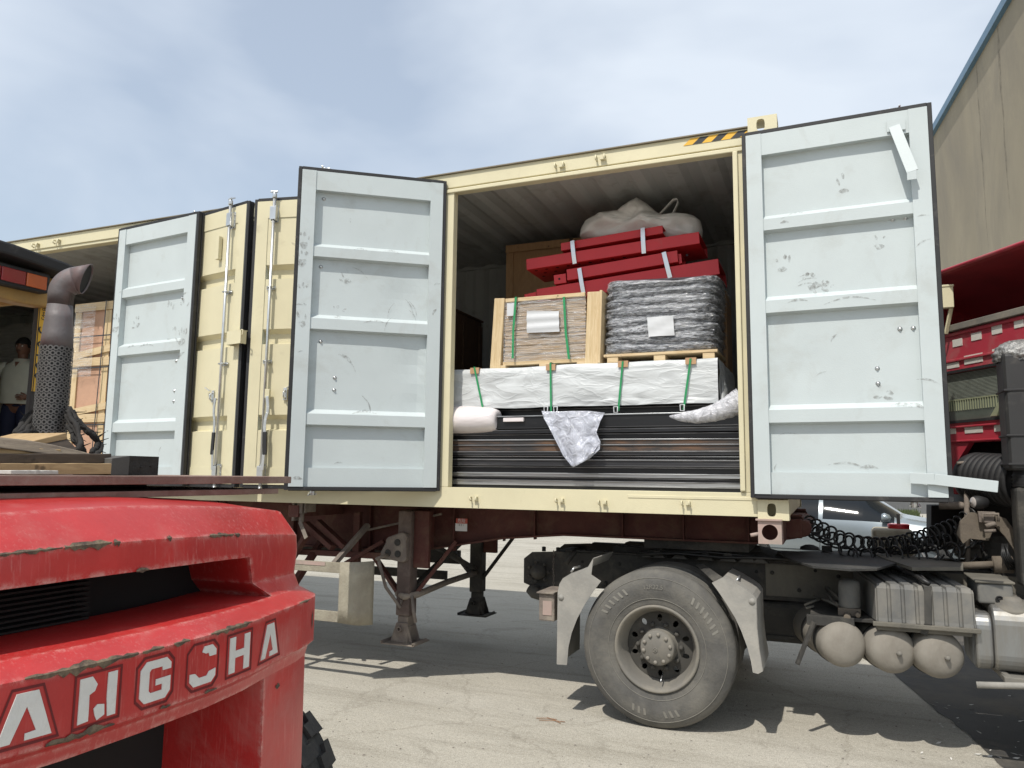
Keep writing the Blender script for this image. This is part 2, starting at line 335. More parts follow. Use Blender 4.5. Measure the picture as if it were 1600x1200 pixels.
for y_, wd, ln in ((-3.9, .13, 9.5), (-1.2, .10, 3.4), (1.5, .12, 4.6), (-5.6, .07, 3.), (3.2, .08, 5)):
    sb = MB(); n_ = 40; vs = []
    for i in range(n_+1):
        z_ = top-.02-ln*i/n_; j = noise.noise(Vector((y_*3, z_*1.3, 1)))*.06; ww = wd*(.55+.5*noise.noise(Vector((z_*2, y_, 4)))) * (1-.7*(i/n_)**3)
        vs += [Vector((-.004, y_+j-ww, z_)), Vector((-.004, y_+j+ww, z_))]
    sb.add([bl(v) for v in vs], [(2*i, 2*i+1, 2*i+3, 2*i+2) for i in range(n_)]); sb.build('stain', 'streak', bt)

# ================================================================ container
ZB = 1.35                                                         # underside of the container
CT = thing('shipping_container', 'cream side-opening shipping container on the red trailer, pale doors swung open', 'container', (-6, 1.2, ZB))
XL, XR, W_, H_ = -12.19, 0., 2.438, 2.591
ZT, ZF = ZB+2.398, ZB+.152                                       # opening head and sill
BAYS = [(-2.338, -.258), (-5.125, -3.045), (-7.91, -5.83), (-10.70, -8.62)]
RT = ZB+2.539
# rails
mb = MB(); mb.box((XL, 0, ZB+.005), (-.178, .06, ZF)); mb.box((XL, .0601, ZB+.10), (-.1, .14, ZF-.001)); mb.box((-1.0, -.004, ZB+.105), (-.178, .0, ZB+.125))
mb.build('bottom_rail', 'cream', CT, bevel=.006)
mb = MB(); mb.box((XL, .0, ZT+.03), (-.178, .06, RT)); mb.box((XL, .012, ZT), (-.2, .09, ZT+.0295)); mb.box((-2.4, -.012, ZT-.012), (-.2, .0115, ZT+.018))
z0, z1 = ZT+.085, RT-.012
x0 = -.60; wst = .062
for k in range(7):
    a_, b_ = x0+k*wst, x0+(k+1)*wst; sl = .05
    pl = [(a_, -.003, z0), (b_, -.003, z0), (b_+sl, -.003, z1), (a_+sl, -.003, z1)]
    if k == 6: pl = [(a_, -.003, z0), (-.179, -.003, z0), (-.179, -.003, z1), (a_+sl*.9, -.003, z1)]
    mb.add(pl, [(0, 1, 2, 3)], 1 if k % 2 == 0 else 2)
mb.build('top_rail', ['cream', 'hazard_y', 'hazard_k'], CT, bevel=.005)
mb = MB(); mb.box((XL+.1, -.018, RT), (-.178, .10, RT+.008)); mb.box((XL+.1, W_-.1, RT), (-.1, W_+.01, RT+.008)); mb.build('roof_flange', 'roof_edge', CT)
# rear rails
mb = MB(); mb.box((XL+.178, W_-.06, ZB+.005), (-.178, W_, ZF)); mb.box((XL+.178, W_-.06, ZT+.03), (-.178, W_, RT)); mb.box((-.15, .178, ZB+.005), (0, W_-.178, ZB+.16)); mb.box((-.12, .178, RT-.1), (0, W_-.178, RT)); mb.box((XL, .178, ZB+.005), (XL+.15, W_-.178, ZB+.16))
mb.build('end_rail', 'cream', CT, bevel=.005)
# posts between bays (outer skin proud of the inner lining)
posts = [(-.258, -.0, 1), (-3.045, -2.338, 0), (-5.83, -5.125, 0), (-8.62, -7.91, 0), (XL, -10.70, 0)]
for a_, b_, end in posts:
    mb = MB()
    if end:
        mb.box((a_, .0, ZF), (b_-.06, .07, ZT)); mb.box((-.0599, .0, ZB+.118), (-.001, .16, ZB+H_-.118)); mb.box((a_-.02, -.022, ZF+.01), (a_+.012, .0-.0005, ZT-.012)); mb.box((a_-.02, -.0005, ZF), (a_-.0005, .05, ZT))
    else:
        mb.box((a_, .0, ZF), (a_+.07, .07, ZT)); mb.box((b_-.07, .0, ZF), (b_, .07, ZT)); mb.box((a_+.0701, .02, ZF), (b_-.0701, .05, ZT))
    mb.build('post', 'cream', CT, bevel=.005)
# corner castings with their oval holes
def casting(x0, x1, y0, y1, z0, z1, front):
    mb = MB(); cx, cz = (x0+x1)/2, (z0+z1)/2; w, d, h = x1-x0, y1-y0, z1-z0; yf = y0 if front else y1
    nrm = (0, -1, 0) if front else (0, 1, 0)
    holed_plate(mb, (cx-.01, yf, cz), (1, 0, 0), (0, 0, 1), w-.02, h, (.026, .040, 3), .03, nrm)
    mb.box((cx+w/2-.02, yf, z0), (x1, yf+(.03 if front else -.03), z1))
    mb.box((x0, y0+.0302, z0), (x0+.02, y1-.0302, z1)); xo = x1 if x1 > -1 else x0; s_ = 1 if x1 > -1 else -1
    holed_plate(mb, (x1, (y0+y1)/2, cz), (0, 1, 0), (0, 0, 1), d, h, (.026, .040, 3), .02, (1, 0, 0))
    mb.box((x0, y0+.001, z1-.012), (x1-.001, y1-.001, z1)); mb.box((x0, y0+.001, z0), (x1-.001, y1-.001, z0+.012))
    return mb.build('corner_casting', 'cream', CT, weld=False)
for xa, xb in ((-.178, .0), (XL, XL+.178)):
    for ya, yb, fr in ((-.012, .15, True), (W_-.15, W_+.006, False)):
        for za, zb in ((ZB-.012, ZB+.112), (ZB+H_-.106, ZB+H_+.012)): casting(xa, xb+.006, ya, yb, za, zb, fr)
# roof, back wall, end walls, floor
def corrug(a, b, n, depth, axis_fn):
    """trapezoid wave between a and b; returns list of (t, offset)"""
    pts = []; p = (b-a)/n
    for i in range(n):
        s = a+i*p; pts += [(s, 0), (s+.32*p, 0), (s+.5*p, depth), (s+.82*p, depth)]
    pts.append((b, 0)); return pts
def sheet(mb, prof, fn, off): mb.ribbon([fn(t, d) for t, d in prof], off)
mb = MB(); sheet(mb, corrug(XL+.1, -.1, 44, -.022, None), lambda t, d: (t, .09, RT-.03+d), (0, W_-.18, 0)); mb.build('roof', 'inner_wall', CT, solid=.003)
mb = MB(); sheet(mb, corrug(XL+.1, -.1, 42, .036, None), lambda t, d: (t, W_-.105+d, ZF), (0, 0, RT-.035-ZF)); mb.build('back_wall', 'inner_wall', CT, solid=.003)
for x_, s_ in ((-.045, 1), (XL+.045, -1)):
    mb = MB(); sheet(mb, corrug(.16, W_-.16, 9, .036*s_, None), lambda t, d: (x_+d, t, ZB+.16), (0, 0, RT-.03-ZB-.16)); mb.build('end_wall', 'cream' if s_ < 0 else 'inner_wall', CT, solid=.003)
mb = MB(); mb.box((XL+.1, .06, ZF-.05), (-.06, W_-.07, ZF-.004)); mb.build('floor', 'ply_floor', CT)
for i in range(30): x_ = XL+.4+i*.4; mb = MB(); mb.box((x_, .1401, ZB+.02), (x_+.05, W_-.061, ZB+.10)); mb.build('cross_member', 'cream', CT)
mb = MB(); mb.box((XL+.1, W_-.125, RT-.07), (-.05, W_-.0605, RT-.012)); mb.build('light_seal', 'inner_wall', CT)  # added strip closes a gap where light leaked in above the back wall
# lashing rings on the rails
def ring(x, z, y=-.002, s=1.):
    mb = MB(); mb.box((x-.012*s, y-.022, z-.02*s), (x+.012*s, y, z+.006*s))
    for t in (-.018, .012): mb.tube([(x+t*s*1.6-.008, y, z), (x+t*s*1.6-.008, y-.03, z+.004), (x+t*s*1.6-.006, y-.034, z-.018*s), (x+t*s*1.6, y-.012, z-.026*s)], .005*s, 6)
    mb.build('lashing_ring', 'cream', CT)
for px, py in ((878, 257), (942, 245), (60, 382), (93, 376)): p = at(px, py, Y=0); ring(p.x, p.z, s=1.3)
for px, py in ((878, 780), (945, 783), (744, 777), (1075, 784)): p = at(px, py, Y=0); ring(p.x, p.z)

# ---------------------------------------------------------------- doors
DT, DB, DW = ZB+2.466, ZB+.136, 1.076
def hand(mb, c, ux, uz, n, s=1., ang=0., m=1):
    """a greasy handprint: palm and four fingers, a millimetre proud of the sheet"""
    c, ux, uz, n = map(Vector, (c, ux, uz, n)); ca, sa = cos(ang), sin(ang); a = ux*ca+uz*sa; b = -ux*sa+uz*ca
    def blob(cx, cy, rx, ry, rot=0):
        k = 10; vs = []
        for i in range(k):
            t = 2*pi*i/k; j = 1+.25*random.uniform(-1, 1); x = rx*cos(t)*j; y = ry*sin(t)*j; x, y = x*cos(rot)-y*sin(rot), x*sin(rot)+y*cos(rot)
            vs.append(c+a*(cx+x)*s+b*(cy+y)*s+n*.0015)
        mb.add(vs, [tuple(range(k))], m)
    if random.random() < .6: blob(random.uniform(-.01, .01), random.uniform(-.008, .004), .022+.014*random.random(), .012+.014*random.random())
    for i, (fx, fy, r_) in enumerate(((-.034, .055, .3), (-.012, .072, .1), (.012, .070, -.08), (.034, .055, -.25))):
        if random.random() < .72: blob(fx, fy+random.uniform(-.01, .006), .006+.004*random.random(), .009+.016*random.random(), r_+random.uniform(-.3, .3))
    if random.random() < .5: blob(-.055, .01, .008, .022, .9)
def scuff(mb, c, ux, uz, n, ln, ang, wd=.004, m=1):
    c, ux, uz, n = map(Vector, (c, ux, uz, n)); d = ux*cos(ang)+uz*sin(ang); e = -ux*sin(ang)+uz*cos(ang); k = 6; vs = []
    for i in range(k+1):
        t = i/k; w = wd*sin(pi*min(.95, max(.08, t))); q = c+d*(t-.5)*ln+e*(.12*ln*sin(pi*t))+n*.0016; vs += [q-e*w, q+e*w]
    mb.add(vs, [(2*i, 2*i+1, 2*i+3, 2*i+2) for i in range(k)], m)
RIBS = [(1.905, 1.810), (1.375, 1.275), (.685, .585)]            # top and foot of each rib above the container's underside
def door(hinge, d, inward, label, marks=(), gear=True, mirror=1, bolts=(), dents=(), handle_px=None):
    """hinge: xy; d: unit xy from hinge to free edge; inward: unit xy normal of the lined (pale) side"""
    hx, hy = hinge; d = Vector((d[0], d[1], 0)); n = Vector((inward[0], inward[1], 0)); Z_ = Vector((0, 0, 1)); T = .066
    base = Vector((hx, hy, 0))
    def P(u, w, z): return base+d*u+n*w+Z_*z                       # w=0 outer skin, w=T pale face
    def bx(mb, u0, u1, w0, w1, z0, z1, m=0):
        mb.add([P(u0, w0, z0), P(u1, w0, z0), P(u1, w1, z0), P(u0, w1, z0), P(u0, w0, z1), P(u1, w0, z1), P(u1, w1, z1), P(u0, w1, z1)],
               [(3, 2, 1, 0), (4, 5, 6, 7), (0, 1, 5, 4), (1, 2, 6, 5), (2, 3, 7, 6), (3, 0, 4, 7)], m)
    mb = MB(); U0, U1 = .018, DW-.018; S0, S1 = .112, .958; zt, zb = DT-.012, DB+.012
    # stiles and end rails: pale inside (slot 0), cream skin plates outside (slot 2)
    for a_, b_ in ((U0, S0), (S1, U1)): bx(mb, a_, b_, .003, T, zb, zt)
    bx(mb, S0, S1, .003, T-.006, ZB+2.31, zt); bx(mb, S0, S1, .003, T-.030, zb, ZB+.281)
    bx(mb, U0, S0, 0, .0028, zb, zt, 2); bx(mb, S1, U1, 0, .0028, zb, zt, 2); bx(mb, S0, S1, 0, .0028, ZB+2.31, zt, 2); bx(mb, S0, S1, 0, .0028, zb, ZB+.281, 2)
    # corrugated sheet: pale on the inside, cream 3 mm further out, ribs stand up towards the inside
    zs = [(ZB+.281, .008)]
    for zt_, zb_ in reversed(RIBS): zs += [(ZB+zb_-.012, .008), (ZB+zb_, .054), (ZB+zt_-.022, .054), (ZB+zt_+.012, .008)]
    zs.append((ZB+2.31, .008))
    for du, sl in ((.004, 0), (-.002, 2)):
        NU = 14; rows = []
        for z_, w in zs: rows.append((z_, w))
        fine = []
        for (za, wa), (zb_, wb) in zip(rows, rows[1:]):
            k = 8 if wb == wa and wa < .02 else 1
            for i in range(k): fine.append((za+(zb_-za)*i/k, wa+(wb-wa)*i/k))
        fine.append(rows[-1])
        vs = []
        for z_, w in fine:
            for i in range(NU+1):
                u = S0+(S1-S0)*i/NU; bulge = 0
                if w < .02:
                    bulge = .0025*noise.noise(Vector((u*2.2+hx*3, z_*2.2, 3)))
                    for (cu, cz, rad, amp) in dents: bulge += amp*math.exp(-((u-cu)**2+(z_-ZB-cz)**2)/rad**2)
                    if i in (0, NU): bulge = 0
                vs.append(P(u, w+du+bulge, z_))
        mb.add(vs, [(r_*(NU+1)+i, r_*(NU+1)+i+1, (r_+1)*(NU+1)+i+1, (r_+1)*(NU+1)+i) for r_ in range(len(fine)-1) for i in range(NU)], sl)
    for zt_, zb_ in RIBS:                                          # slanted rib ends
        for u_, s_ in ((S0, 1), (S1, -1)):
            mb.add([P(u_, T-.009, ZB+zb_), P(u_, T-.009, ZB+zt_-.02), P(u_+s_*.022, .0582, ZB+zt_-.024), P(u_+s_*.022, .0582, ZB+zb_+.002)], [(0, 1, 2, 3)])
    for k, (kind, u, z, *r_) in enumerate(marks):
        w = T+.0 if (u < S0 or u > S1) else .0125
        for zt_, zb_ in RIBS:
            if S0 < u < S1 and ZB+zb_-.01 < ZB+z < ZB+zt_: w = .0582
        c = P(u, w+.0006, ZB+z)
        if kind == 'h': hand(mb, c, d*mirror, Z_, n, r_[0] if r_ else 1., r_[1] if len(r_) > 1 else 0)
        elif kind == 's': scuff(mb, c, d*mirror, Z_, n, r_[0], r_[1], r_[2] if len(r_) > 2 else .004)
    dr = mb.build('side_door', ['white_paint', 'smudge', 'cream'], CT, bevel=0, weld=False); dr['label'] = label
    # gasket round the frame
    mb = MB()
    for w0, w1, e in ((.006, .022, .030), (.026, T-.006, .026)):
        bx(mb, U0-e, U0-.0005, w0, w1, DB-.012, DT+.012); bx(mb, U1+.0005, U1+e, w0, w1, DB-.012, DT+.012)
        bx(mb, U0-.0004, U1+.0004, w0, w1, zt+.0005, zt+e); bx(mb, U0-.0004, U1+.0004, w0, w1, zb-e, zb-.0005)
    mb.build('gasket', 'rubber', dr, bevel=.003)
    # bolt studs coming through the sheet
    for (u, z) in bolts:
        mb = MB(); w = .012
        for zt_, zb_ in RIBS:
            if zb_ < z < zt_: w = .058
        c = P(u, w, ZB+z); mb.lathe(c, n, [(.0001, .012), (.006, .012), (.008, .009), (.008, .002), (.014, .002), (.014, 0)], 10); mb.build('bolt', 'zinc', dr)
    # hinges
    for z_ in (2.30, 1.70, 1.0, .42):
        mb = MB(); c = P(-.004, -.004, ZB+z_); mb.cyl(c-Z_*.05, c+Z_*.05, .013, n=10); mb.bar(c+Z_*0, P(.09, -.004, ZB+z_), .012, .075, up=(0, 0, 1)); mb.build('hinge', 'cream', dr, bevel=.002)
    if gear:                                                      # lock rod, keepers, guides, handle on the outer skin
        ur = DW-.185; w = -.034
        mb = MB(); mb.tube([P(ur, w, DB-.02), P(ur, w, DT+.02)], .0125, 12); mb.build('lock_rod', 'zinc', dr)
        for z_, up_ in ((DT+.03, 1), (DB-.02, -1)):
            mb = MB(); mb.lathe(P(ur, w, z_-.03), Z_, [(.0001, 0), (.019, 0), (.019, .035), (.013, .04), (.013, .052)], 12); mb.bar(P(ur-.028, w, z_+.02*up_), P(ur+.028, w-.012, z_+.02*up_), .014, .012); mb.bar(P(ur+.022, w-.02, z_+.012*up_), P(ur+.03, w+.02, z_+.03*up_), .012, .01); mb.build('cam', 'zinc', dr, bevel=.002)
        for z_ in (DT-.13, DB+.10):
            mb = MB(); bx(mb, ur-.026, ur+.034, -.006, -.0005, z_-.07, z_+.07); bx(mb, ur-.024, ur-.016, w-.012, -.006, z_-.06, z_+.06); bx(mb, ur+.019, ur+.027, w-.004, -.006, z_-.06, z_+.06); bx(mb, ur-.024, ur+.027, w-.018, w-.0125, z_-.055, z_+.055)
            for q_ in (-.045, 0, .045): mb.lathe(P(ur+.031, -.006, z_+q_), -n, [(.006, 0), (.006, .004), (.0001, .005)], 8)
            mb.build('rod_guide', 'zinc', dr, bevel=.002)
        for z_ in (1.72, 1.12):
            mb = MB(); mb.tube([P(ur-.018, -.002, ZB+z_), P(ur-.018, w-.012, ZB+z_), P(ur+.018, w-.012, ZB+z_), P(ur+.018, -.002, ZB+z_)], .007, 8); bx(mb, ur-.03, ur+.046, -.005, -.0005, ZB+z_-.014, ZB+z_+.014)
            mb.lathe(P(ur+.036, -.005, ZB+z_), -n, [(.008, 0), (.008, .006), (.0001, .007)], 8); mb.build('bracket', 'zinc', dr)
        zh = ZB+.86
        mb = MB(); bx(mb, ur-.045, ur-.005, w-.012, w+.008, zh-.035, zh+.035); mb.build('handle_hub', 'cream', dr, bevel=.003)
        mb = MB(); s = -.025
        pth = [(ur-.03, zh-.02), (ur-.042, zh-.10), (ur-.040, zh-.15), (ur-.026, zh-.20), (ur-.022, zh-.26), (ur-.03, zh-.38), (ur-.02, zh-.60)]
        for (u1, z1), (u2, z2) in zip(pth, pth[1:]): mb.bar(P(u1, w-.016, z1), P(u2, w-.016, z2), .024, .008, up=n)
        mb.build('handle', 'zinc', dr, bevel=.002)
        mb = MB(); mb.bar(P(ur-.026, w-.016, zh-.30), P(ur-.034, w-.016, zh-.48), .034, .016, up=n); mb.build('handle_grip', 'rubber', dr, bevel=.005)
        uc = ur-.16+(.03 if mirror > 0 else 0)
        mb = MB(); zc = ZB+.86; bx(mb, uc-.016, uc+.016, -.010, -.0005, zc-.05, zc+.05); mb.tube([P(uc, -.012, zc+.03), P(uc, -.034, zc+.012), P(uc, -.034, zc-.02), P(uc, -.012, zc-.04)], .007, 8); mb.bar(P(uc-.02, -.02, zc+.045), P(uc-.075, -.03, zc+.075), .02, .006); mb.build('handle_catch', 'zinc', dr, bevel=.002)
    return dr, P
ang = lambda a: (cos(a), sin(a))
R_ = random.Random(3)
mr = [('h', .60, 2.02, 1.25), ('h', .22, 1.56, 1.1), ('h', .77, 1.64, .9, -.3), ('h', .40, 1.43, 1.2, .3), ('h', .45, 1.35, 1.2, -.5), ('h', .52, 1.40, 1.0, .9), ('s', .36, 1.50, .10, .1), ('s', .36, 1.47, .11, .15), ('s', .35, 1.44, .12, .1),
      ('s', .50, 1.10, .06, .9, .007), ('s', .42, .88, .07, .4), ('h', .82, .74, 1.5, 1.5), ('h', .88, .71, 1.4, 1.3), ('s', .85, .665, .12, -.1, .012), ('s', .93, .66, .09, -.5, .01), ('s', .99, .80, .13, -.3, .006), ('s', .30, 1.88, .16, .1, .004), ('s', .24, 1.845, .05, 0, .01), ('s', .22, .51, .12, .02, .003), ('s', .55, .315, .22, -.12, .006), ('s', .66, .31, .1, 0, .01), ('s', .28, .24, .04, 0, .009), ('s', .60, 1.30, .30, 0, .006), ('s', 1.0, 1.78, .08, .05), ('s', 1.0, 1.62, .09, .5, .005), ('s', .3, 1.33, .12, .05, .008), ('s', .14, .31, .05, 1.3)]
drR, PR = door((-.203, -.008), (cos(.034), -sin(.034)), (-sin(.034), -cos(.034)), 'pale door right of the loaded opening, white strut at its foot', mr, mirror=1, dents=((.25, .95, .12, -.004),),
            bolts=((.85, 1.80), (.92, 1.80), (.86, 1.13), (.93, 1.13), (.73, .90), (.73, .81), (.95, 2.25), (.95, 2.37)))
a2 = .631
ml = [('h', .74, 2.06, 1.1), ('h', .70, 1.66, .9, .3), ('s', .62, 1.72, .14, -.6), ('h', .77, 1.37, 1.1, -.2), ('s', .40, 1.34, .12, 1.1), ('s', .38, 1.45, .13, 1.2), ('s', .22, 1.47, .14, -1.1, .005), ('s', .25, 1.48, .16, -1.1, .005), ('s', .22, 1.42, .10, -1.0), ('s', .70, 1.07, .12, -.6, .012), ('s', .66, 1.02, .12, -.9, .004), ('s', .54, .74, .16, -1.1, .006), ('s', .55, .67, .18, .02, .01), ('h', 1.02, 1.75, 1.2, .4), ('h', 1.02, 1.88, 1.2, .2), ('h', 1.02, 1.50, 1.2, -.2), ('s', 1.02, 1.44, .08, 0, .01), ('h', 1.01, 1.30, 1., .3), ('s', 1.01, 1.1, .05, .2), ('s', .72, .315, .06, .1), ('s', .4, 1.88, .12, 0, .008), ('s', .62, 1.88, .1, 0, .006), ('s', .5, 1.34, .16, .04, .006), ('s', .05, 1.66, .05, .3, .008), ('s', .06, 1.45, .06, 1, .01), ('s', 1.0, .2, .08, 0, .012)]
drL, PL = door((-2.397-.06*sin(a2), -.03+.06*cos(a2)), (-cos(a2), -sin(a2)), (sin(a2), -cos(a2)), 'pale door left of the loaded opening, swung out towards the viewer', ml, mirror=-1, dents=((.3, 1.55, .13, -.012), (.18, 1.05, .12, -.014), (.15, .75, .1, -.01)),
            bolts=((.90, 1.745), (.88, 1.19), (.77, .93), (.77, .84), (.90, 2.26), (.90, 2.37), (.87, .22), (.80, .22)))
a3 = .103
mf = [('h', .72, 1.60, 1.4), ('h', .30, 1.55, 1.1, .5), ('h', .80, 1.40, 1.2, .4), ('h', .98, 1.6, 1.3), ('h', .98, 1.35, 1.3), ('h', .06, 1.52, 1.5, .1), ('h', .06, 1.38, 1.5), ('s', .5, 1.33, .2, 0, .01), ('s', .98, 1.22, .1, .6, .012), ('s', .72, .42, .08, 1.2, .006), ('s', .1, 1.86, .05, 0), ('s', .3, 1.34, .12, .1, .008), ('s', .97, 1.75, .08, .4, .008)]
drF, PF = door((-5.777, -.008), (cos(a3), -sin(a3)), (-sin(a3), -cos(a3)), 'pale far door at the left, beside the opening with plywood crates', mf, mirror=1, bolts=((.88, 1.74), (.85, .93), (.85, .84), (.85, 1.19), (.95, 2.25), (.95, 2.35), (.06, .60)))
# the pair in the middle bay stands ajar: their meeting edges lean outwards
th = .20
for hx, s_, lab in ((-5.18, 1, 'cream middle door left of the black centre seal, ajar'), (-2.99, -1, 'cream middle door right of the black centre seal, ajar')):
    dr_, P_ = door((hx, -.02), (s_*cos(th), -sin(th)), (s_*sin(th), cos(th)), lab, (), True, mirror=s_)
    if s_ == 1:
        mb = MB(); c = P_(DW-.07, -.03, ZB+1.30)
        d_ = Vector((cos(th), -sin(th), 0)); n_ = Vector((-sin(th), -cos(th), 0))
        def bq(u0, u1, w0, w1, z0, z1): mb.add([P_(u, w, z) for z in (z0, z1) for u, w in ((u0, w0), (u1, w0), (u1, w1), (u0, w1))], [(3, 2, 1, 0), (4, 5, 6, 7), (0, 1, 5, 4), (1, 2, 6, 5), (2, 3, 7, 6), (3, 0, 4, 7)])
        bq(DW-.08, DW+.10, -.075, -.07, ZB+1.26, ZB+1.37); bq(DW-.08, DW-.075, -.07, -.002, ZB+1.26, ZB+1.37); bq(DW-.075, DW+.10, -.07, -.01, ZB+1.365, ZB+1.37); bq(DW+.095, DW+.10, -.07, -.02, ZB+1.26, ZB+1.365)
        mb.tube([P_(DW+.10, -.07, ZB+1.37), P_(DW+.118, -.07, ZB+1.365), P_(DW+.118, -.07, ZB+1.33), P_(DW+.105, -.07, ZB+1.33)], .005, 6)
        mb.build('lock_box', 'cream', dr_, bevel=.002)
        for u_, z_, w1, h1 in ((.38, 1.22, .045, .09),):
            mb = MB(); bq(u_, u_+.055, -.03, -.0005, ZB+z_, ZB+z_+.02); bq(u_, u_+.055, -.03, -.0005, ZB+z_+.08, ZB+z_+.10); bq(u_+.045, u_+.055, -.03, -.0005, ZB+z_+.0201, ZB+z_+.0799); bq(u_, u_+.012, -.03, -.0005, ZB+z_+.0201, ZB+z_+.0799); mb.build('catch', 'cream', dr_, bevel=.002)
        mb = MB(); bq(.72, .76, -.035, -.0005, ZB+2.02, ZB+2.22); mb.build('bracket', 'cream', dr_, bevel=.003)
# closed pair of the fourth bay and fixed panels (outside the frame)
for hx, s_ in ((-10.69, 1), (-8.63, -1)): door((hx, .0), (s_*1., 0), (0, 1), 'closed cream door of the far bay', (), False, mirror=s_)
# struts on the right door
def strut(parent, pts, w, t, up, matn='white_paint'):
    mb = MB()
    for a_, b_ in zip(pts, pts[1:]): mb.bar(a_, b_, w, t, up=up)
    return mb.build('strut', matn, parent, bevel=.0015)
nR = Vector((-sin(.047), -cos(.047), 0))
strut(drR, [PR(.83, .071, ZB+2.36), PR(.88, .071, ZB+2.36), PR(.96, .13, ZB+2.04), PR(.935, .055, ZB+1.98)][1:3], .062, .008, nR)
strut(drR, [PR(.955, .13, ZB+2.045), PR(.955, .13, ZB+1.99)], .05, .006, nR)
mb = MB(); mb.add([PR(.84, .068, ZB+2.40), PR(.94, .068, ZB+2.40), PR(.94, .068, ZB+2.33), PR(.84, .068, ZB+2.33)], [(0, 1, 2, 3)]); mb.build('strut_plate', 'white_paint', drR, solid=.006)
strut(drR, [PR(.87, .072, ZB+.255), PR(.99, .088, ZB+.25), PR(1.29, .112, ZB+.213)], .006, .062, (0, 0, 1))
# ================================================================ cargo in the open bay
M['black_steel'] = mat('black painted steel', (.014, .014, .015), .36, metal=.3, var=.4, dirt=(.08, .072, .068), dirt_amt=.12, dirt_scale=9, stretch=(.35, 4, 4), spec=.6)
M['grey_steel'] = mat('mill scale grey steel', (.055, .055, .058), .35, metal=.6, var=.3, dirt=(.13, .125, .12), dirt_amt=.25, dirt_scale=7, stretch=(.3, 5, 5))
M['edge_steel'] = mat('scuffed steel edge', (.26, .26, .265), .35, metal=.6, var=.4, dirt=(.03, .03, .03), dirt_amt=.35, dirt_scale=6, stretch=(.3, 4, 4))
M['rusty_steel'] = mat('rust flecked steel', (.06, .055, .052), .5, metal=.4, var=.3, dirt=(.27, .14, .07), dirt_amt=.32, dirt_scale=4, stretch=(.4, 3, 3))
M['highlight_steel'] = mat('worn steel with painted highlight', (.50, .51, .52), .32, metal=.8, var=.25, dirt=(.05, .05, .05), dirt_amt=.3, dirt_scale=5, stretch=(.25, 6, 6))  # pale tone paints white highlights onto worn strips and edges
M['red_steel'] = mat('bright red powder coat', (.56, .022, .028), .45, var=.12, scale=2, bump=.05, bscale=120, dirt=(.40, .10, .09), dirt_amt=.07)
M['strap_white'] = mat('shiny steel band', (.72, .72, .72), .28, metal=.7, var=.08)
M['green_strap'] = mat('green plastic strap', (.02, .26, .09), .4, var=.2, scale=20)
M['card'] = mat('brown cardboard', (.44, .27, .15), .85, var=.15, scale=8)
M['pine'] = wood_mat('raw pine', (.66, .52, .32), (.52, .38, .20), axis=(9, 9, 1))
M['pine_x'] = wood_mat('raw pine lengthwise', (.64, .50, .31), (.50, .36, .19), axis=(1, 9, 9))
M['ply_old'] = wood_mat('brown plywood', (.40, .24, .12), (.30, .17, .08), axis=(6, 6, 1), scale=3)
M['black'] = mat('deep black', (.006, .006, .006), .8)
M['paper'] = mat('white label paper', (.60, .61, .62), .5, var=.04)
def stuff_mat_tarp():
    m = bpy.data.materials.new('white woven wrap'); m.use_nodes = True; nt = m.node_tree; L = nt.links; b = nt.nodes['Principled BSDF']
    b.inputs['Roughness'].default_value = .42
    tc = _n(nt, 'ShaderNodeTexCoord')
    mp = _n(nt, 'ShaderNodeMapping'); mp.inputs['Rotation'].default_value = (0, radians(28), 0); mp.inputs['Scale'].default_value = (1.1, 1, 3.4); L.new(tc.outputs['Object'], mp.inputs[0])
    n = _n(nt, 'ShaderNodeTexNoise', Scale=3.6, Detail=3., Roughness=.45, Distortion=.8); L.new(mp.outputs[0], n.inputs['Vector'])
    n2 = _n(nt, 'ShaderNodeTexNoise', Scale=90., Detail=2.); L.new(tc.outputs['Object'], n2.inputs['Vector'])
    a = _n(nt, 'ShaderNodeMath', operation='SUBTRACT'); a.inputs[1].default_value = .5; L.new(n.outputs['Fac'], a.inputs[0])
    ab = _n(nt, 'ShaderNodeMath', operation='ABSOLUTE'); L.new(a.outputs[0], ab.inputs[0])
    po = _n(nt, 'ShaderNodeMath', operation='POWER'); po.inputs[1].default_value = .55; L.new(ab.outputs[0], po.inputs[0])
    bp = _n(nt, 'ShaderNodeBump', Strength=.34, Distance=.026); bp.invert = True; L.new(po.outputs[0], bp.inputs['Height'])
    b2 = _n(nt, 'ShaderNodeBump', Strength=.15, Distance=.003); L.new(n2.outputs['Fac'], b2.inputs['Height']); L.new(bp.outputs[0], b2.inputs['Normal']); L.new(b2.outputs[0], b.inputs['Normal'])
    r = _n(nt, 'ShaderNodeValToRGB'); r.color_ramp.elements[0].position = .3; r.color_ramp.elements[1].position = .7; r.color_ramp.elements[0].color = (.47, .485, .485, 1); r.color_ramp.elements[1].color = (.60, .62, .62, 1)
    L.new(n.outputs['Fac'], r.inputs[0]); L.new(r.outputs[0], b.inputs['Base Color'])
    return m
M['tarp'] = stuff_mat_tarp()
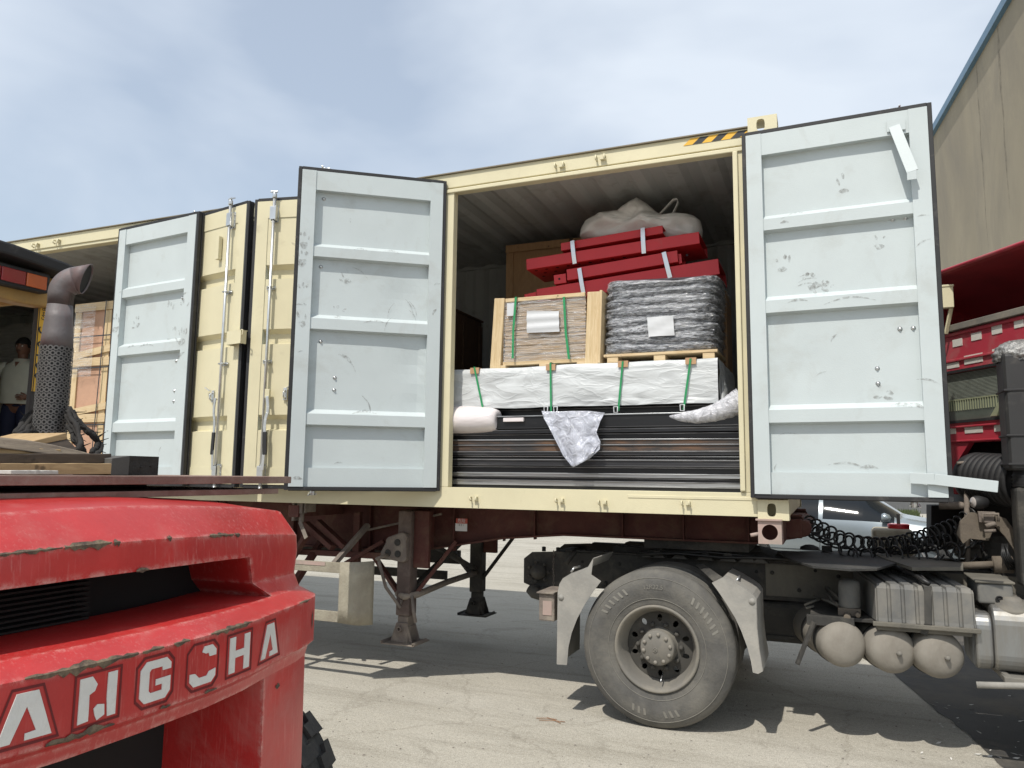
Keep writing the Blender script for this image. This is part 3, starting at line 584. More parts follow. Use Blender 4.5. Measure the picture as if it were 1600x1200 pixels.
# ---- steel sections, bottom to top: (z0, z1, depth step, material, y of the face, tilt, label)
F0 = ZF-.003
bars_ = [
 (.000, .034, 'black_steel', .125, 0, 'thin black steel section lying lowest on the container floor'),
 (.036, .066, 'highlight_steel', .118, 0, 'worn steel strip with painted highlight just above the lowest black section'),
 (.068, .092, 'black_steel', .150, 0, 'thin black steel section between the two highlighted worn strips'),
 (.094, .122, 'highlight_steel', .120, .001, 'upper worn steel strip with painted highlight, third from the floor'),
 (.124, .170, 'black_steel', .142, 0, 'black steel section directly above the upper bright strip'),
 (.174, .226, 'grey_steel', .120, -.002, 'wide dull grey steel section in the middle of the pile'),
 (.230, .252, 'black_steel', .165, 0, 'thin black steel strip directly above the wide grey section'),
 (.256, .286, 'grey_steel', .118, .001, 'thin grey steel strip below the rust flecked sections'),
 (.290, .338, 'rusty_steel', .128, -.001, 'lower rust flecked steel section with orange stains'),
 (.342, .378, 'rusty_steel', .118, -.002, 'upper rust flecked steel section below the black channel'),
 (.384, .420, 'black_steel', .160, 0, 'black steel section set back above the rust flecked pair'),
 (.424, .452, 'grey_steel', .122, .003, 'thin grey edge strip directly under the tall black channel'),
 (.458, .560, 'black_steel', .110, .002, 'tall black steel channel crossing the whole opening'),
 (.566, .622, 'black_steel', .270, .004, 'topmost black steel section under the white wrapped crate'),
]
for i, (a_, b_, mt, y_, tl, lab) in enumerate(bars_):
    a_, b_ = a_*.935, b_*.935
    mb = MB(); xl, xr = -4.3, -.115; hz = b_-a_
    for k in range(3):                                            # hollow section: front web, lips top and foot
        y0 = y_+.002+k*.62
        y1 = y0+.60
        if k == 0:
            mb.v += []
            pts = [(y0, a_), (y0, b_-.004), (y0+.004, b_), (y1, b_), (y1, a_)]
        else: pts = [(y0, a_), (y0, b_), (y1, b_), (y1, a_)]
        mb.prism([(xl, y, F0+z+tl*0) for y, z in pts], (xr-xl, 0, 0))
        if k == 0 and hz > .045:
            mb.box((xl, y_-.006, F0+b_-.010), (xr, y_+.0015, F0+b_-.001)); mb.box((xl, y_-.006, F0+a_+.001), (xr, y_+.0015, F0+a_+.008))
    eb = MB(); eb.box((xl, y_-.0065, F0+b_-.007), (xr, y_+.0018, F0+b_+.0006)); o_ = len(mb.v); mb.v += eb.v; mb.f += [[o_+q for q in f] for f in eb.f]; mb.m += [1]*len(eb.f); mb.sm += eb.sm
    for v in mb.v: v.z += tl*(v.x+2)*.8+.0012*noise.noise(Vector((v.x*.7, i*3.1, 0)))
    o = mb.build('steel_section', [mt, 'edge_steel' if i % 3 else 'highlight_steel'], None, bevel=.001); tag(o, lab, 'steel section', 'steel sections stacked in the open bay')
# ---- long white wrapped crate
WC = thing('wrapped_crate', 'long crate wrapped in wrinkled white sheet, four green straps, on the black steel sections', 'crate', (-1.9, .55, F0+.59))
y_ = .16
c0 = at(640, 580, Y=y_); tl, tr, br, bl_ = at(703, 577, Y=y_), at(1120, 559, Y=y_), at(1126, 633, Y=y_), at(703, 645, Y=y_)
z_b, z_t = F0+.588, tr.z
xl, xr = -3.7, tr.x+.005
mb = MB(); H = z_t-z_b; nz = 14
def wrap(u, v):                                                   # v goes round: foot front -> top front -> top back -> foot back
    x = xl+(xr-xl)*u; P = [(y_+.006, z_b), (y_, z_b+.05), (y_, z_t-.02), (y_+.015, z_t), (y_+.82, z_t), (y_+.85, z_t-.02), (y_+.85, z_b)]
    t = v*(len(P)-1); i = min(int(t), len(P)-2); f = t-i; y = P[i][0]*(1-f)+P[i+1][0]*f; z = P[i][1]*(1-f)+P[i+1][1]*f
    q = Vector((x*2.2+z*3.5, y*2+z*.5, z*9-x*1.1)); w = (abs(noise.noise(q))**.6)*.020+.007*noise.noise(q*3.1)
    sag = .014*sin(x*3.3+1)*noise.noise(Vector((x*1.3, 2, 0)))
    return Vector((x, y-w*.9, z+sag+w*.25))
mb.grid(wrap, 220, 60); o = mb.build('wrapping', 'tarp', WC)
mb = MB()
def endcap(u, v):
    y = y_+.005+.84*u; z = z_b+.004+(H-.008)*v; q = Vector((y*4, z*7, 5)); return Vector((xr+.004+.014*abs(noise.noise(q))+.05*(u)*(1-v), y-.01*noise.noise(q*2), z))
mb.grid(endcap, 24, 12); mb.build('end_flap', 'tarp', WC)
mb = MB()
mb.add([at(1122, 566, Y=.30), at(1140, 612, Y=.42), at(1136, 632, Y=.2), at(1124, 636, Y=.16), at(1130, 600, Y=.26)], [(0, 4, 1), (4, 2, 1), (4, 3, 2)]); mb.build('loose_corner', 'tarp', WC, solid=.002, sub=2)
for (a0, a1) in (((741, 574), (754, 636)), ((860, 567), (861, 645)), ((973, 565), (966, 642)), ((1079, 561), (1068, 640))):
    p, q = at(*a0, Y=y_-.022), at(*a1, Y=y_-.020)
    mb = MB(); mb.bar(p, q, .014, .0015, up=(0, 1, 0)); mb.bar(p+Vector((0, 0, .004)), p+Vector((0, .8, .012)), .014, .0015); mb.build('strap', 'green_strap', WC)
    mb = MB(); mb.box((p.x-.036, y_-.018, z_t-.038), (p.x+.036, y_-.014, z_t+.007)); mb.box((p.x-.036, y_-.014, z_t+.003), (p.x+.036, y_+.07, z_t+.007)); mb.build('corner_protector', 'card', WC)
for a0 in ((853, 640), (868, 640), (962, 640), (1066, 637)):
    c = at(*a0, Y=y_-.03); mb = MB(); mb.tube([c+Vector((-.013, 0, .02)), c+Vector((.013, 0, .02)), c+Vector((.013, 0, -.02)), c+Vector((-.013, 0, -.02))], .0045, 6, closed=True); mb.build('buckle', 'paper', WC)
# ---- timber crate of wrapped sheets, green straps
M['sheets'] = mat('stacked brown sheets', (.46, .33, .20), .7, var=.55, scale=8, stretch=(.5, .5, 26), bump=.3, bscale=30)
M['film'] = film_mat('clear stretch film', (.80, .80, .80), .22, .10, .8, 10, ridge=(.6, 1, 7))
y_ = .26; ztop = WC_top = z_t+.012
SC = thing('sheet_crate', 'small open timber crate of film wrapped brown sheets with two green straps', 'crate', (-1.7, .7, ztop))
l0, l1 = at(765, 568, Y=y_), at(786, 464, Y=y_); r0, r1 = at(914, 560, Y=y_), at(940, 455, Y=y_)
xa, xb = l0.x-.0, r1.x; zt2 = at(780, 466, Y=y_).z; zr2 = at(930, 456, Y=y_).z
mb = MB(); mb.bar((xa+.045, y_+.03, ztop), (xa+.075, y_+.03, zt2), .085, .06, up=(0, 1, 0)); mb.build('post', 'pine', SC, bevel=.003)
mb = MB(); mb.bar((xb-.075, y_+.02, ztop), (xb-.055, y_+.02, zr2), .10, .06, up=(0, 1, 0)); mb.build('post', 'pine', SC, bevel=.003)
mb = MB(); mb.bar((xb-.012, y_+.06, ztop), (xb+.006, y_+.06, zr2), .02, .20, up=(0, 1, 0)); mb.build('post', 'pine', SC, bevel=.003)
for x_ in (xa+.05, xb-.06):
    mb = MB(); mb.box((x_-.03, y_+.86, ztop), (x_+.03, y_+.92, zt2)); mb.build('post', 'pine', SC, bevel=.003)
mb = MB(); mb.box((xa+.12, y_+.01, zt2-.035), (xb-.13, y_+.05, zt2-.005)); mb.build('top_rail', 'pine_x', SC, bevel=.003)
mb = MB(); mb.box((xa+.10, y_+.02, ztop+.022), (xb-.12, y_+.9, ztop+.05)); mb.build('base_board', 'pine_x', SC, bevel=.002)
for x_ in (xa+.04, (xa+xb)/2-.05, xb-.2):
    mb = MB(); mb.box((x_+.01, y_+.005, ztop), (x_+.09, y_+.9, ztop+.0215)); mb.build('block', 'pine_x', SC)
mb = MB(); n_ = 34; z0 = ztop+.052; z1 = zt2-.04
for i in range(n_):
    a_ = z0+(z1-z0)*i/n_; b_ = z0+(z1-z0)*(i+.86)/n_; j = random.uniform(-.006, .006)
    mb.box((xa+.115+j, y_+.022+random.uniform(0, .008), a_), (xb-.13+j, y_+.88, b_))
mb.build('sheet_stack', 'sheets', SC)
mb = MB()
def flm(u, v):
    x = xa+.108+(xb-xa-.232)*u; z = z0-.005+(z1-z0+.012)*v; return Vector((x, y_+.012+.008*noise.noise(Vector((x*4, z*30, 0)))+.006*noise.noise(Vector((x*15, z*8, 3))), z))
mb.grid(flm, 40, 40); mb.build('film', 'film', SC)
mb = MB(); a_, b_, c_, d_ = at(823, 486, Y=y_-.004), at(873, 486, Y=y_-.004), at(874, 518, Y=y_-.004), at(823, 520, Y=y_-.004)
mb.grid(lambda u, v: a_.lerp(b_, u).lerp(d_.lerp(c_, u), v)+Vector((0, .004*sin(v*14+u), 0)), 6, 12); mb.build('label_sheet', 'paper', SC)
mb = MB(); a_ = at(792, 478, Y=y_-.003); mb.box((a_.x, y_-.002, a_.z-.08), (a_.x+.07, y_-.001, a_.z+.02)); mb.build('label_sheet', 'paper', SC)
for pts in (((806, 464), (802, 515), (801, 560)), ((881, 464), (884, 520), (889, 561))):
    P3 = [at(*p, Y=y_-.008-.004*k) for k, p in enumerate(pts)]; mb = MB()
    for p, q in zip(P3, P3[1:]): mb.bar(p, q, .017, .002, up=(0, 1, 0))
    mb.bar(P3[0], P3[0]+Vector((0, .9, .02)), .017, .002); mb.build('strap', 'green_strap', SC)
# ---- pallet of dark bags in film
M['bagpile'] = mat('dark grey plastic sacks', (.06, .068, .08), .30, var=.6, scale=7, stretch=(.7, .7, 9), bump=.5, bscale=16, spec=.8)
M['film_glint'] = film_mat('stretch film over sacks with painted glints', (.86, .88, .92), .30, .10, 1., 26, ridge=(.7, 1, 5)); _r = [n for n in M['film_glint'].node_tree.nodes if n.type == 'MAP_RANGE'][0]; _r.inputs['From Min'].default_value = .42; _r.inputs['From Max'].default_value = .66; _r.inputs['To Min'].default_value = .10; _r.inputs['To Max'].default_value = .75  # whiter, denser streaks paint bright glints into the film
y_ = .24
BP = thing('sack_pallet', 'film wrapped stack of dark sacks on a pallet, at right on the white crate', 'pallet load', (-.85, .7, ztop))
xl_, xr_ = at(944, 550, Y=y_).x, at(1121, 545, Y=y_).x; zc0 = ztop+.062; zc1 = at(1030, 436, Y=y_+.05).z
mb = MB(); layers = 8
def sack(u, v):
    z = zc0+(zc1-zc0)*v; k = v*layers; ph = k-int(k) if v < 1 else 1
    bul = .022*(sin(pi*ph)**.5)+.012*noise.noise(Vector((u*9, int(k)*3.7, 0)))
    t = 2*pi*u; e = .32; cx, cy = (xl_+xr_)/2, y_+.45; hx, hy = (xr_-xl_)/2, .44
    ct, st = cos(t), sin(t); x = math.copysign(abs(ct)**e, ct)*(hx+bul-.022); y = math.copysign(abs(st)**e, st)*(hy+bul-.02)
    q = Vector((x*3, y*3, z*26)); w = .012*noise.noise(q)+.030*abs(noise.noise(Vector((x*13+z*4, y*13, z*60))))*(1 if abs(ct) > .2 else .7)+.012*abs(noise.noise(Vector((x*37+z*30, y*37, z*120))))
    s_ = 1+w*1.6
    z += .012*noise.noise(Vector((x*3, y*3, v*4)))+(.03*noise.noise(Vector((x*4, y*4, 9))) if v > .95 else 0)
    return Vector((cx+x*s_+.02*(1-v)*-1, cy+y*s_, z))
mb.grid(sack, 150, 90)
mb.add([sack(i/60, 1) for i in range(60)], [tuple(range(60))], 0); mb.build('sack_stack', 'bagpile', BP)
mb = MB()
def film2(u, v):
    p = sack(u, v); c = Vector(((xl_+xr_)/2, y_+.45, p.z)); d = (p-c); r_ = Vector((d.x, d.y, 0)).normalized(); k = (v*layers) % 1
    return p+r_*(.006+.016*abs(noise.noise(Vector((p.x*9+p.z*32, p.y*9, p.z*34))))+.010*abs(noise.noise(Vector((p.x*30-p.z*40, p.y*30, p.z*70)))))
mb.grid(film2, 150, 90); mb.build('film', 'film_glint', BP)
mb = MB(); a_ = at(1011, 496, Y=y_-.028); b_ = at(1052, 524, Y=y_-.028)
mb.grid(lambda u, v: Vector((a_.x+(b_.x-a_.x)*u+.01*v, y_-.03+.004*sin(9*v+5*u), a_.z+(b_.z-a_.z)*v)), 5, 5); mb.build('label_sheet', 'paper', BP)
mb = MB(); mb.box((xl_-.005, y_, ztop+.042), (xr_, y_+.92, ztop+.061)); mb.build('deck_board', 'pine_x', BP, bevel=.002)
for x_ in (xl_+.02, (xl_+xr_)/2-.04, xr_-.10):
    mb = MB(); mb.box((x_, y_+.005, ztop), (x_+.08, y_+.9, ztop+.0415)); mb.build('pallet_block', 'pine_x', BP, bevel=.002)
# ---- red beams: two strapped bundles, rising to the right
def beam(c0, c1, hgt, depth, label, holes=(), hollow=True, name='red_beam', perf=False):
    """c0, c1: front upper edge ends; hgt down, depth back"""
    c0, c1 = Vector(c0), Vector(c1); d = (c1-c0).normalized(); up = Vector((0, 0, 1)); up = (up-d*up.dot(d)).normalized(); bk = d.cross(up)*-1
    if bk.y < 0: bk = -bk
    t = .006; mb = MB(); ln = (c1-c0).length
    def Q(a, b, c): return c0+d*a-up*b+bk*c
    def bb(a0, a1, b0, b1, e0, e1): mb.add([Q(a, b, c) for c in (e0, e1) for a, b in ((a0, b0), (a1, b0), (a1, b1), (a0, b1))], [(0, 1, 2, 3), (7, 6, 5, 4), (0, 4, 5, 1), (1, 5, 6, 2), (2, 6, 7, 3), (3, 7, 4, 0)])
    bb(0, ln, 0, hgt, 0, t); bb(0, ln, 0, t, t, depth); bb(0, ln, hgt-t, hgt, t, depth); bb(0, ln, t, hgt-t, depth-t, depth)
    if not hollow: bb(.002, ln-.002, t, hgt-t, t, depth-t)
    for (a_, b_, r_) in holes: mb.lathe(Q(a_, b_, -.0008), -bk, [(.0001, 0), (r_, 0)], 14, 1)
    if perf:
        for i in range(9):
            for j in range(3): mb.lathe(Q(.06+i*.09+.045*(j % 2), hgt+.0008, .06+j*.09), -up, [(.0001, 0), (.014, 0)], 8, 1)
    o = mb.build(name, ['red_steel', 'black'], None, bevel=.0025, weld=False); tag(o, label, 'steel beam', 'red steel beams on the crates')
    return Q
yb = .55
def E(px, py, y=yb): return at(px, py, Y=y)
B = beam(E(822, 405, .50), E(1092, 362, .50), .088, .42, 'widest upper red steel beam, spanning the top bundle', perf=True)
A = beam(E(876, 380, .53), E(1035, 352, .53), .062, .30, 'short red steel beam lying on top of all the others')
Cc = beam(E(885, 421, .50), E(1058, 391, .50), .088, .34, 'short red steel beam in the middle with a bolt hole', ((.93, .05, .009),))
C2 = beam(E(865, 430, .515), E(884, 427, .515), .075, .20, 'red inner tube end with a bolt hole, left of the middle beam', ((.045, .037, .009),))
C3 = beam(E(1059, 397, .53), E(1064, 396, .53), .075, .20, 'narrow red tube end right of the middle beam')
Dd = beam(E(838, 452, .50), E(1122, 404, .50), .115, .46, 'longest lower red steel beam behind the sack pallet')
D2 = beam(E(819, 460, .515), E(838, 456, .515), .06, .30, 'red inner tube end at the left of the longest lower beam')
beam(E(1100, 380, .85), E(1130, 395, .95), .10, .2, 'dark red beam end at the right rear of the bundles') if False else None
for (a0, a1, y_, lab) in (((894, 376), (898, 412), .492, 'left steel band round the upper red bundle'), ((1004, 356), (1006, 396), .492, 'right steel band round the upper red bundle'), ((905, 419), (912, 460), .488, 'left steel band round the lower red bundle'), ((1037, 394), (1047, 434), .488, 'right steel band round the lower red bundle')):
    p, q = at(*a0, Y=y_), at(*a1, Y=y_); mb = MB(); k = 6; side = (q-p).cross(Vector((0, 1, 0))).normalized()*.016
    vs = []
    for i in range(k+1):
        c = p.lerp(q, i/k)+Vector((0, -.006*sin(pi*i/k), 0)); vs += [c-side, c+side]
    vs += [p-side+Vector((0, .3, .01)), p+side+Vector((0, .3, .01))]
    mb.add(vs, [(2*i, 2*i+1, 2*i+3, 2*i+2) for i in range(k)]+[(0, 1, 2*k+3, 2*k+2)])
    tag(mb.build('steel_band', 'strap_white', None, solid=.0012), lab, 'strapping', 'steel bands round the red beams')
# dunnage that carries the beams, behind the front loads
mb = MB(); mb.box((-1.95, .72, ztop-.02), (-.42, 1.05, at(900, 470, Y=.8).z-.03)); tag(mb.build('timber_stack', 'ply_old', None, bevel=.004), 'dark timber stack carrying the red beams behind the front crates', 'timber')
# ---- white woven bag thrown on top
M['bag'] = mat('milky woven plastic', (.72, .70, .67), .45, var=.08, bump=.5, bscale=20)
M['bag'].node_tree.nodes['Principled BSDF'].inputs['Transmission Weight'].default_value = 0
zb_ = at(1000, 372, Y=.75).z
out2 = [(907, 372), (909, 358), (915, 347), (930, 339), (950, 334), (965, 332), (980, 321), (997, 311), (1012, 320), (1028, 334), (1046, 342), (1070, 337), (1086, 339), (1095, 346), (1098, 360), (1096, 376), (1060, 382), (1000, 384), (940, 380)]
def bag_mesh():
    pts = [at(px, py, Y=.82) for px, py in out2]; c = Vector((sum(p.x for p in pts)/len(pts), .82, sum(p.z for p in pts)/len(pts)-.02)); rings = 9
    def at_angle(u):
        k = len(pts); t = u*k; i = int(t) % k; f = t-int(t); f = f*f*(3-2*f); return pts[i].lerp(pts[(i+1) % k], f)
    mb = MB()
    def fn(s):
        def g(u, v):
            p = at_angle(u); q = c+(p-c)*sin(v*pi/2); h = cos(v*pi/2)**.8*.17
            w = noise.noise(Vector((q.x*7+q.z*6, q.z*11-q.x*4, 1+s)))*.05*cos(v*pi/2)+.075*(abs(noise.noise(Vector((q.x*8-q.z*5, q.z*9+q.x*3, 2+s))))**.7)*cos(v*pi/2)
            return Vector((q.x, q.y+s*(h+w), q.z))
        return g
    mb.grid(fn(-1), 96, 14); mb.grid(fn(1), 96, 14); return mb
BG = bag_mesh().build('woven_bag', 'bag', None, sub=1); tag(BG, 'crumpled white woven bag with a handle loop on top of the red beams', 'bag')
mb = MB(); hp = [at(px, py, Y=.80) for px, py in ((1030, 337), (1040, 326), (1052, 313), (1058, 312), (1060, 316), (1055, 328), (1046, 343))]
sm = []
for i in range(len(hp)-1):
    for k in range(4): sm.append(hp[i].lerp(hp[i+1], k/4))
sm.append(hp[-1]); vs = []
for i, p in enumerate(sm): vs += [p+Vector((0, -.022, .004)), p+Vector((0, .022, -.004))]
mb.add(vs, [(2*i, 2*i+1, 2*i+3, 2*i+2) for i in range(len(sm)-1)], 0, True); mb.build('handle', 'bag', BG, solid=.004)
# ---- crates further in
def ply_crate(x0, x1, y0, y1, z0, z1, label, mt='ply_old', fr='ply_old', nx=2, nz=2, batten=.07, name='plywood_crate', group=None, sides=True, brace=False):
    t = thing(name, label, 'crate', ((x0+x1)/2, (y0+y1)/2, z0), group=group)
    mb = MB(); mb.box((x0+.018, y0+.018, z0), (x1-.018, y1-.018, z1-.018)); mb.build('panel', mt, t)
    for i in range(nx+1):
        x_ = x0+(x1-x0-batten)*i/nx; mb = MB(); mb.box((x_, y0, z0), (x_+batten, y0+.0179, z1-batten-.001)); mb.build('batten', fr if fr != 'pine_x' else 'pine', t, bevel=.002)
        if sides and i == nx:
            for yy in (y0+.02, (y0+y1)/2, y1-batten-.02): mb = MB(); mb.box((x1-.0179, yy, z0), (x1, yy+batten, z1-batten)); mb.build('batten', fr if fr != 'pine_x' else 'pine', t, bevel=.002)
    for j in range(nz+1):
        z_ = z0+(z1-z0-batten)*j/nz; mb = MB(); mb.box((x0-.001, y0-.014, z_), (x1+.001, y0-.0005, z_+batten)); mb.build('batten', fr, t, bevel=.002)
    mb = MB(); mb.box((x0-.002, y0-.002, z1-.017), (x1+.002, y1, z1)); mb.build('lid', fr, t, bevel=.002)
    return t
p0, p1 = at(790, 470, Y=1.35), at(866, 381, Y=1.35)
ply_crate(p0.x, p0.x+.62, 1.35, 2.2, ZF, at(830, 380, Y=1.35).z, 'tall brown plywood crate behind the left end of the red beams', nx=1, nz=1, name='plywood_crate')
p1 = p0.x+.63
ply_crate(p1, p1+.7, 1.40, 2.2, ZF, at(880, 378, Y=1.4).z+.02, 'tall brown plywood crate tucked behind the white woven bag', nx=1, nz=1)
M['dark_ply'] = wood_mat('dark stained plywood', (.13, .075, .045), (.08, .045, .03), axis=(6, 6, 1))
ply_crate(-3.75, -3.08, 1.25, 2.2, ZF, at(718, 470, Y=1.25).z, 'dark brown crate deep inside, behind the left jamb', 'dark_ply', 'dark_ply', nx=2, nz=2)
ply_crate(-3.95, -2.9, .32, 1.1, ztop, ztop+.40, 'dark crate on the left end of the white wrapped crate, mostly behind the jamb', 'dark_ply', 'dark_ply', nx=2, nz=1) if False else None
# ---- rolls and loose film on the steel
M['pinkfilm'] = mat('milky stretch film roll', (.72, .66, .65), .22, var=.06, scale=3, bump=.4, bscale=9, stretch=(.8, 4, 4), spec=.8)
zc = F0+.632
mb = MB(); a_, b_ = at(640, 658, Y=.20), at(778, 656, Y=.13)
prof = []
ax = (b_-a_); L_ = ax.length
mb.lathe(a_, ax, [(.001, 0), (.10, .002)]+[(.106+.006*noise.noise(Vector((t*.5, 0, 0))), L_*t/20) for t in range(1, 14)]+[(.102, L_*.75), (.094, L_*.88), (.086, L_*.95), (.070, L_)]+[(.018, L_+.004), (.014, L_-.03), (.001, L_-.03)], 40)
for v in mb.v: v += Vector((0, 0, .006))*noise.noise(v*9)
o = mb.build('film_roll', 'pinkfilm', None); tag(o, 'milky pinkish film roll lying on the black steel at the left jamb', 'film roll')
M['bubble'] = film_mat('bubble wrap', (.74, .74, .78), .72, .2, .9, 30)
mb = MB(); pts = [at(px, py, Y=.125) for px, py in ((1040, 650), (1065, 652), (1092, 651), (1118, 645), (1140, 636), (1156, 627), (1163, 622))]; rr_ = [.006, .034, .050, .060, .074, .084, .080]
fp, fr_ = [], []
for i in range(len(pts)-1):
    for k in range(10):
        t = k/10; fp.append(pts[i].lerp(pts[i+1], t)); ph = (i*10+k) % 5; fr_.append((rr_[i]*(1-t)+rr_[i+1]*t)*(1+.06*ph/5-.03))
mb.tube(fp, fr_, 28)
o = mb.build('bubble_wrap_roll', 'bubble', None); tag(o, 'twisted translucent bubble wrap bundle by the right jamb', 'bubble wrap')
M['clearbag'] = film_mat('loose clear plastic sheet', (.66, .68, .76), .60, .12, 1., 16)
mb = MB(); topl, topr = [(848, 643), (880, 641), (915, 641), (945, 644)], None
cols_ = [((846, 642), (850, 654), (862, 676), (880, 712), (893, 728)), ((868, 643), (872, 662), (880, 690), (892, 716), (896, 730)), ((895, 642), (898, 664), (902, 690), (905, 712), (902, 727)), ((920, 642), (926, 662), (920, 684), (928, 704), (922, 716)), ((945, 645), (938, 658), (932, 676), (938, 690), (937, 702))]
def sheetfn(u, v):
    a = u*(len(cols_)-1); i = min(int(a), len(cols_)-2); f = a-i; b = v*4; j = min(int(b), 3); g = b-j
    def c(i, j): return Vector(cols_[i][j])
    q = (c(i, j)*(1-f)+c(i+1, j)*f)*(1-g)+(c(i, j+1)*(1-f)+c(i+1, j+1)*f)*g
    y = .06-.05*v+.028*sin(u*9)*(.25+v)+.012*noise.noise(Vector((u*6, v*7, 0)))
    return at(q.x, q.y, Y=y)
mb.grid(sheetfn, 40, 40); o = mb.build('plastic_sheet', 'clearbag', None, solid=.0008); tag(o, 'clear plastic sheet hanging over the black steel below the white crate', 'plastic sheet')
mb = MB(); mb.box(at(786, 653, Y=.09), at(820, 659, Y=.12)); o = mb.build('film_scrap', 'pinkfilm', None, bevel=.003); tag(o, 'small flat scrap of film right of the pinkish roll', 'film scrap')
# ---- yellow and red dots of paint on the rear wall beside the beams: far wall fittings
# ================================================================ cargo and worker in the far open bay
M['pink_ply'] = mat('pinkish raw plywood', (.50, .30, .20), .8, var=.14, scale=5, dirt=(.36, .22, .15), dirt_amt=.2, dirt_scale=9, grime=((.22, .11, .06), .77), gscale=14)
fz = ZF-.004
pA, pB = at(119, 484, Y=.45), at(207, 484, Y=.45)
zc = at(140, 474, Y=.45).z
ply_crate(pA.x, pA.x+.95, .45, 1.5, fz, zc, 'tall pinkish plywood crate with pale battens, beside the far pale door', 'pink_ply', 'pine_x', nx=2, nz=3, batten=.085, group='pale battened crates in the far bay')
ct_ = [o for o in col.objects if o.name.startswith('plywood_crate') and o.get('group') == 'pale battened crates in the far bay'][0]
mb = MB(); H3 = (zc-fz)
for j in range(3): mb = MB(); mb.bar((pA.x+.09, .44, fz+H3*(.02+j*.323)+.06), (pA.x+.86, .44, fz+H3*(.02+j*.323)+(.30 if j == 0 else .16)), .018, .07, up=(0, 0, 1)); mb.build('brace', 'pine_x', ct_)
M['band_dark'] = mat('dark steel packing band', (.07, .075, .08), .4, metal=.6)
for z_ in (.30, .62, .80):
    mb = MB(); z3 = fz+H3*z_; mb.box((pA.x-.02, .421, z3), (pA.x+.97, .4245, z3+.012)); mb.box((pA.x-.02, .4245, z3), (pA.x-.012, 1.5, z3+.012)); mb.build('band', 'band_dark', ct_)
mb = MB(); mb.bar((pA.x+.42, .418, fz), (pA.x+.47, .418, zc+.004), .012, .002, up=(0, 1, 0)); mb.build('band', 'band_dark', ct_)
mb = MB(); a_ = at(128, 500, Y=.42)
mb.grid(lambda u, v: Vector((pA.x+.03+.30*u, .416+.006*noise.noise(Vector((u*6, v*12, 0))), zc-.02-.75*v)), 10, 24); mb.build('film', 'film', ct_)
p0 = at(88, 520, Y=1.0)
ply_crate(p0.x, p0.x+.62, 1.0, 1.8, fz, at(100, 512, Y=1.0).z, 'lower pale crate half hidden behind the perforated exhaust pipe', 'pink_ply', 'pine_x', nx=1, nz=2, batten=.08, group='pale battened crates in the far bay')
M['wrapgoods'] = mat('film wrapped pale goods', (.42, .41, .38), .3, var=.25, scale=5, stretch=(.6, 1, 7), bump=.8, bscale=9, spec=.8)
mb = MB(); a_ = at(60, 503, Y=1.75)
def wg(u, v):
    t = 2*pi*u; ct, st = cos(t), sin(t); x = math.copysign(abs(ct)**.3, ct)*.62; y = math.copysign(abs(st)**.3, st)*.25; z = fz+(a_.z-fz)*v
    k = 1+.02*noise.noise(Vector((x*5, y*5, z*11))); return Vector((a_.x-.70+x*k, 2.0+y*k, z))
mb.grid(wg, 80, 40); mb.add([wg(i/60, 1) for i in range(60)], [tuple(range(60))]); tag(mb.build('wrapped_pallet', 'wrapgoods', None), 'pale film wrapped pallet load behind the standing man', 'pallet load')

# ---------------------------------------------------------------- the man
M['skin'] = mat('brown skin', (.20, .105, .068), .5, var=.12, scale=12)
M['skin'].node_tree.nodes['Principled BSDF'].inputs['Subsurface Weight'].default_value = .08
M['hair'] = mat('black hair', (.010, .009, .008), .6, bump=.6, bscale=90)
M['shirt'] = mat('pale sage polo shirt', (.56, .59, .49), .85, var=.10, scale=5, bump=.35, bscale=11)
M['trousers'] = mat('navy trousers', (.015, .022, .055), .8, var=.2, bump=.3, bscale=14)
M['eye_white'] = mat('eye white', (.55, .52, .48), .3)
M['lips'] = mat('lips', (.13, .05, .04), .5)
MAN = thing('person', 'man in a pale sage polo shirt and navy trousers standing in the far bay', 'person', (0, 0, 0))
hd = at(37, 543, Y=1.12); X0, Y0, Zh = hd.x, 1.12, hd.z                # centre of the head
FW = Vector((.45, -1, 0)).normalized()                            # way he faces
RT_ = Vector((FW.y, -FW.x, 0)); RT_ = -RT_ if RT_.x > 0 else RT_   # his right hand side (photo left)
def mp_(r, f, z): return Vector((X0, Y0, 0))+RT_*r+FW*f+Vector((0, 0, z))
def skin_mesh(name, chains, mt, parent, sub=2):
    vs, es, rad = [], [], []
    for ch in chains:
        prev = None
        for (p, r, *lk) in ch:
            if isinstance(p, int): prev = p; continue
            vs.append(p); rad.append(r); i = len(vs)-1
            if prev is not None: es.append((prev, i))
            prev = i
    me = bpy.data.meshes.new(name); me.from_pydata([v for v in vs], es, []); me.materials.append(M[mt]); o = bpy.data.objects.new(name, me); col.objects.link(o)
    md = o.modifiers.new('skin', 'SKIN'); md.use_smooth_shade = True
    for i, r in enumerate(rad):
        r = r if isinstance(r, tuple) else (r, r); me.skin_vertices[0].data[i].radius = r
    me.skin_vertices[0].data[0].use_root = True
    s = o.modifiers.new('sub', 'SUBSURF'); s.levels = sub; s.render_levels = sub
    if parent is not None: o.parent = parent
    WM[o.name] = Matrix.Identity(4); return o
floor_ = fz; zh = Zh
Ssc = (zh-.12-fz)/1.50                                           # scale so that the feet reach the container floor
def B_(r, f, h): return mp_(r*1., f, fz+h*Ssc)
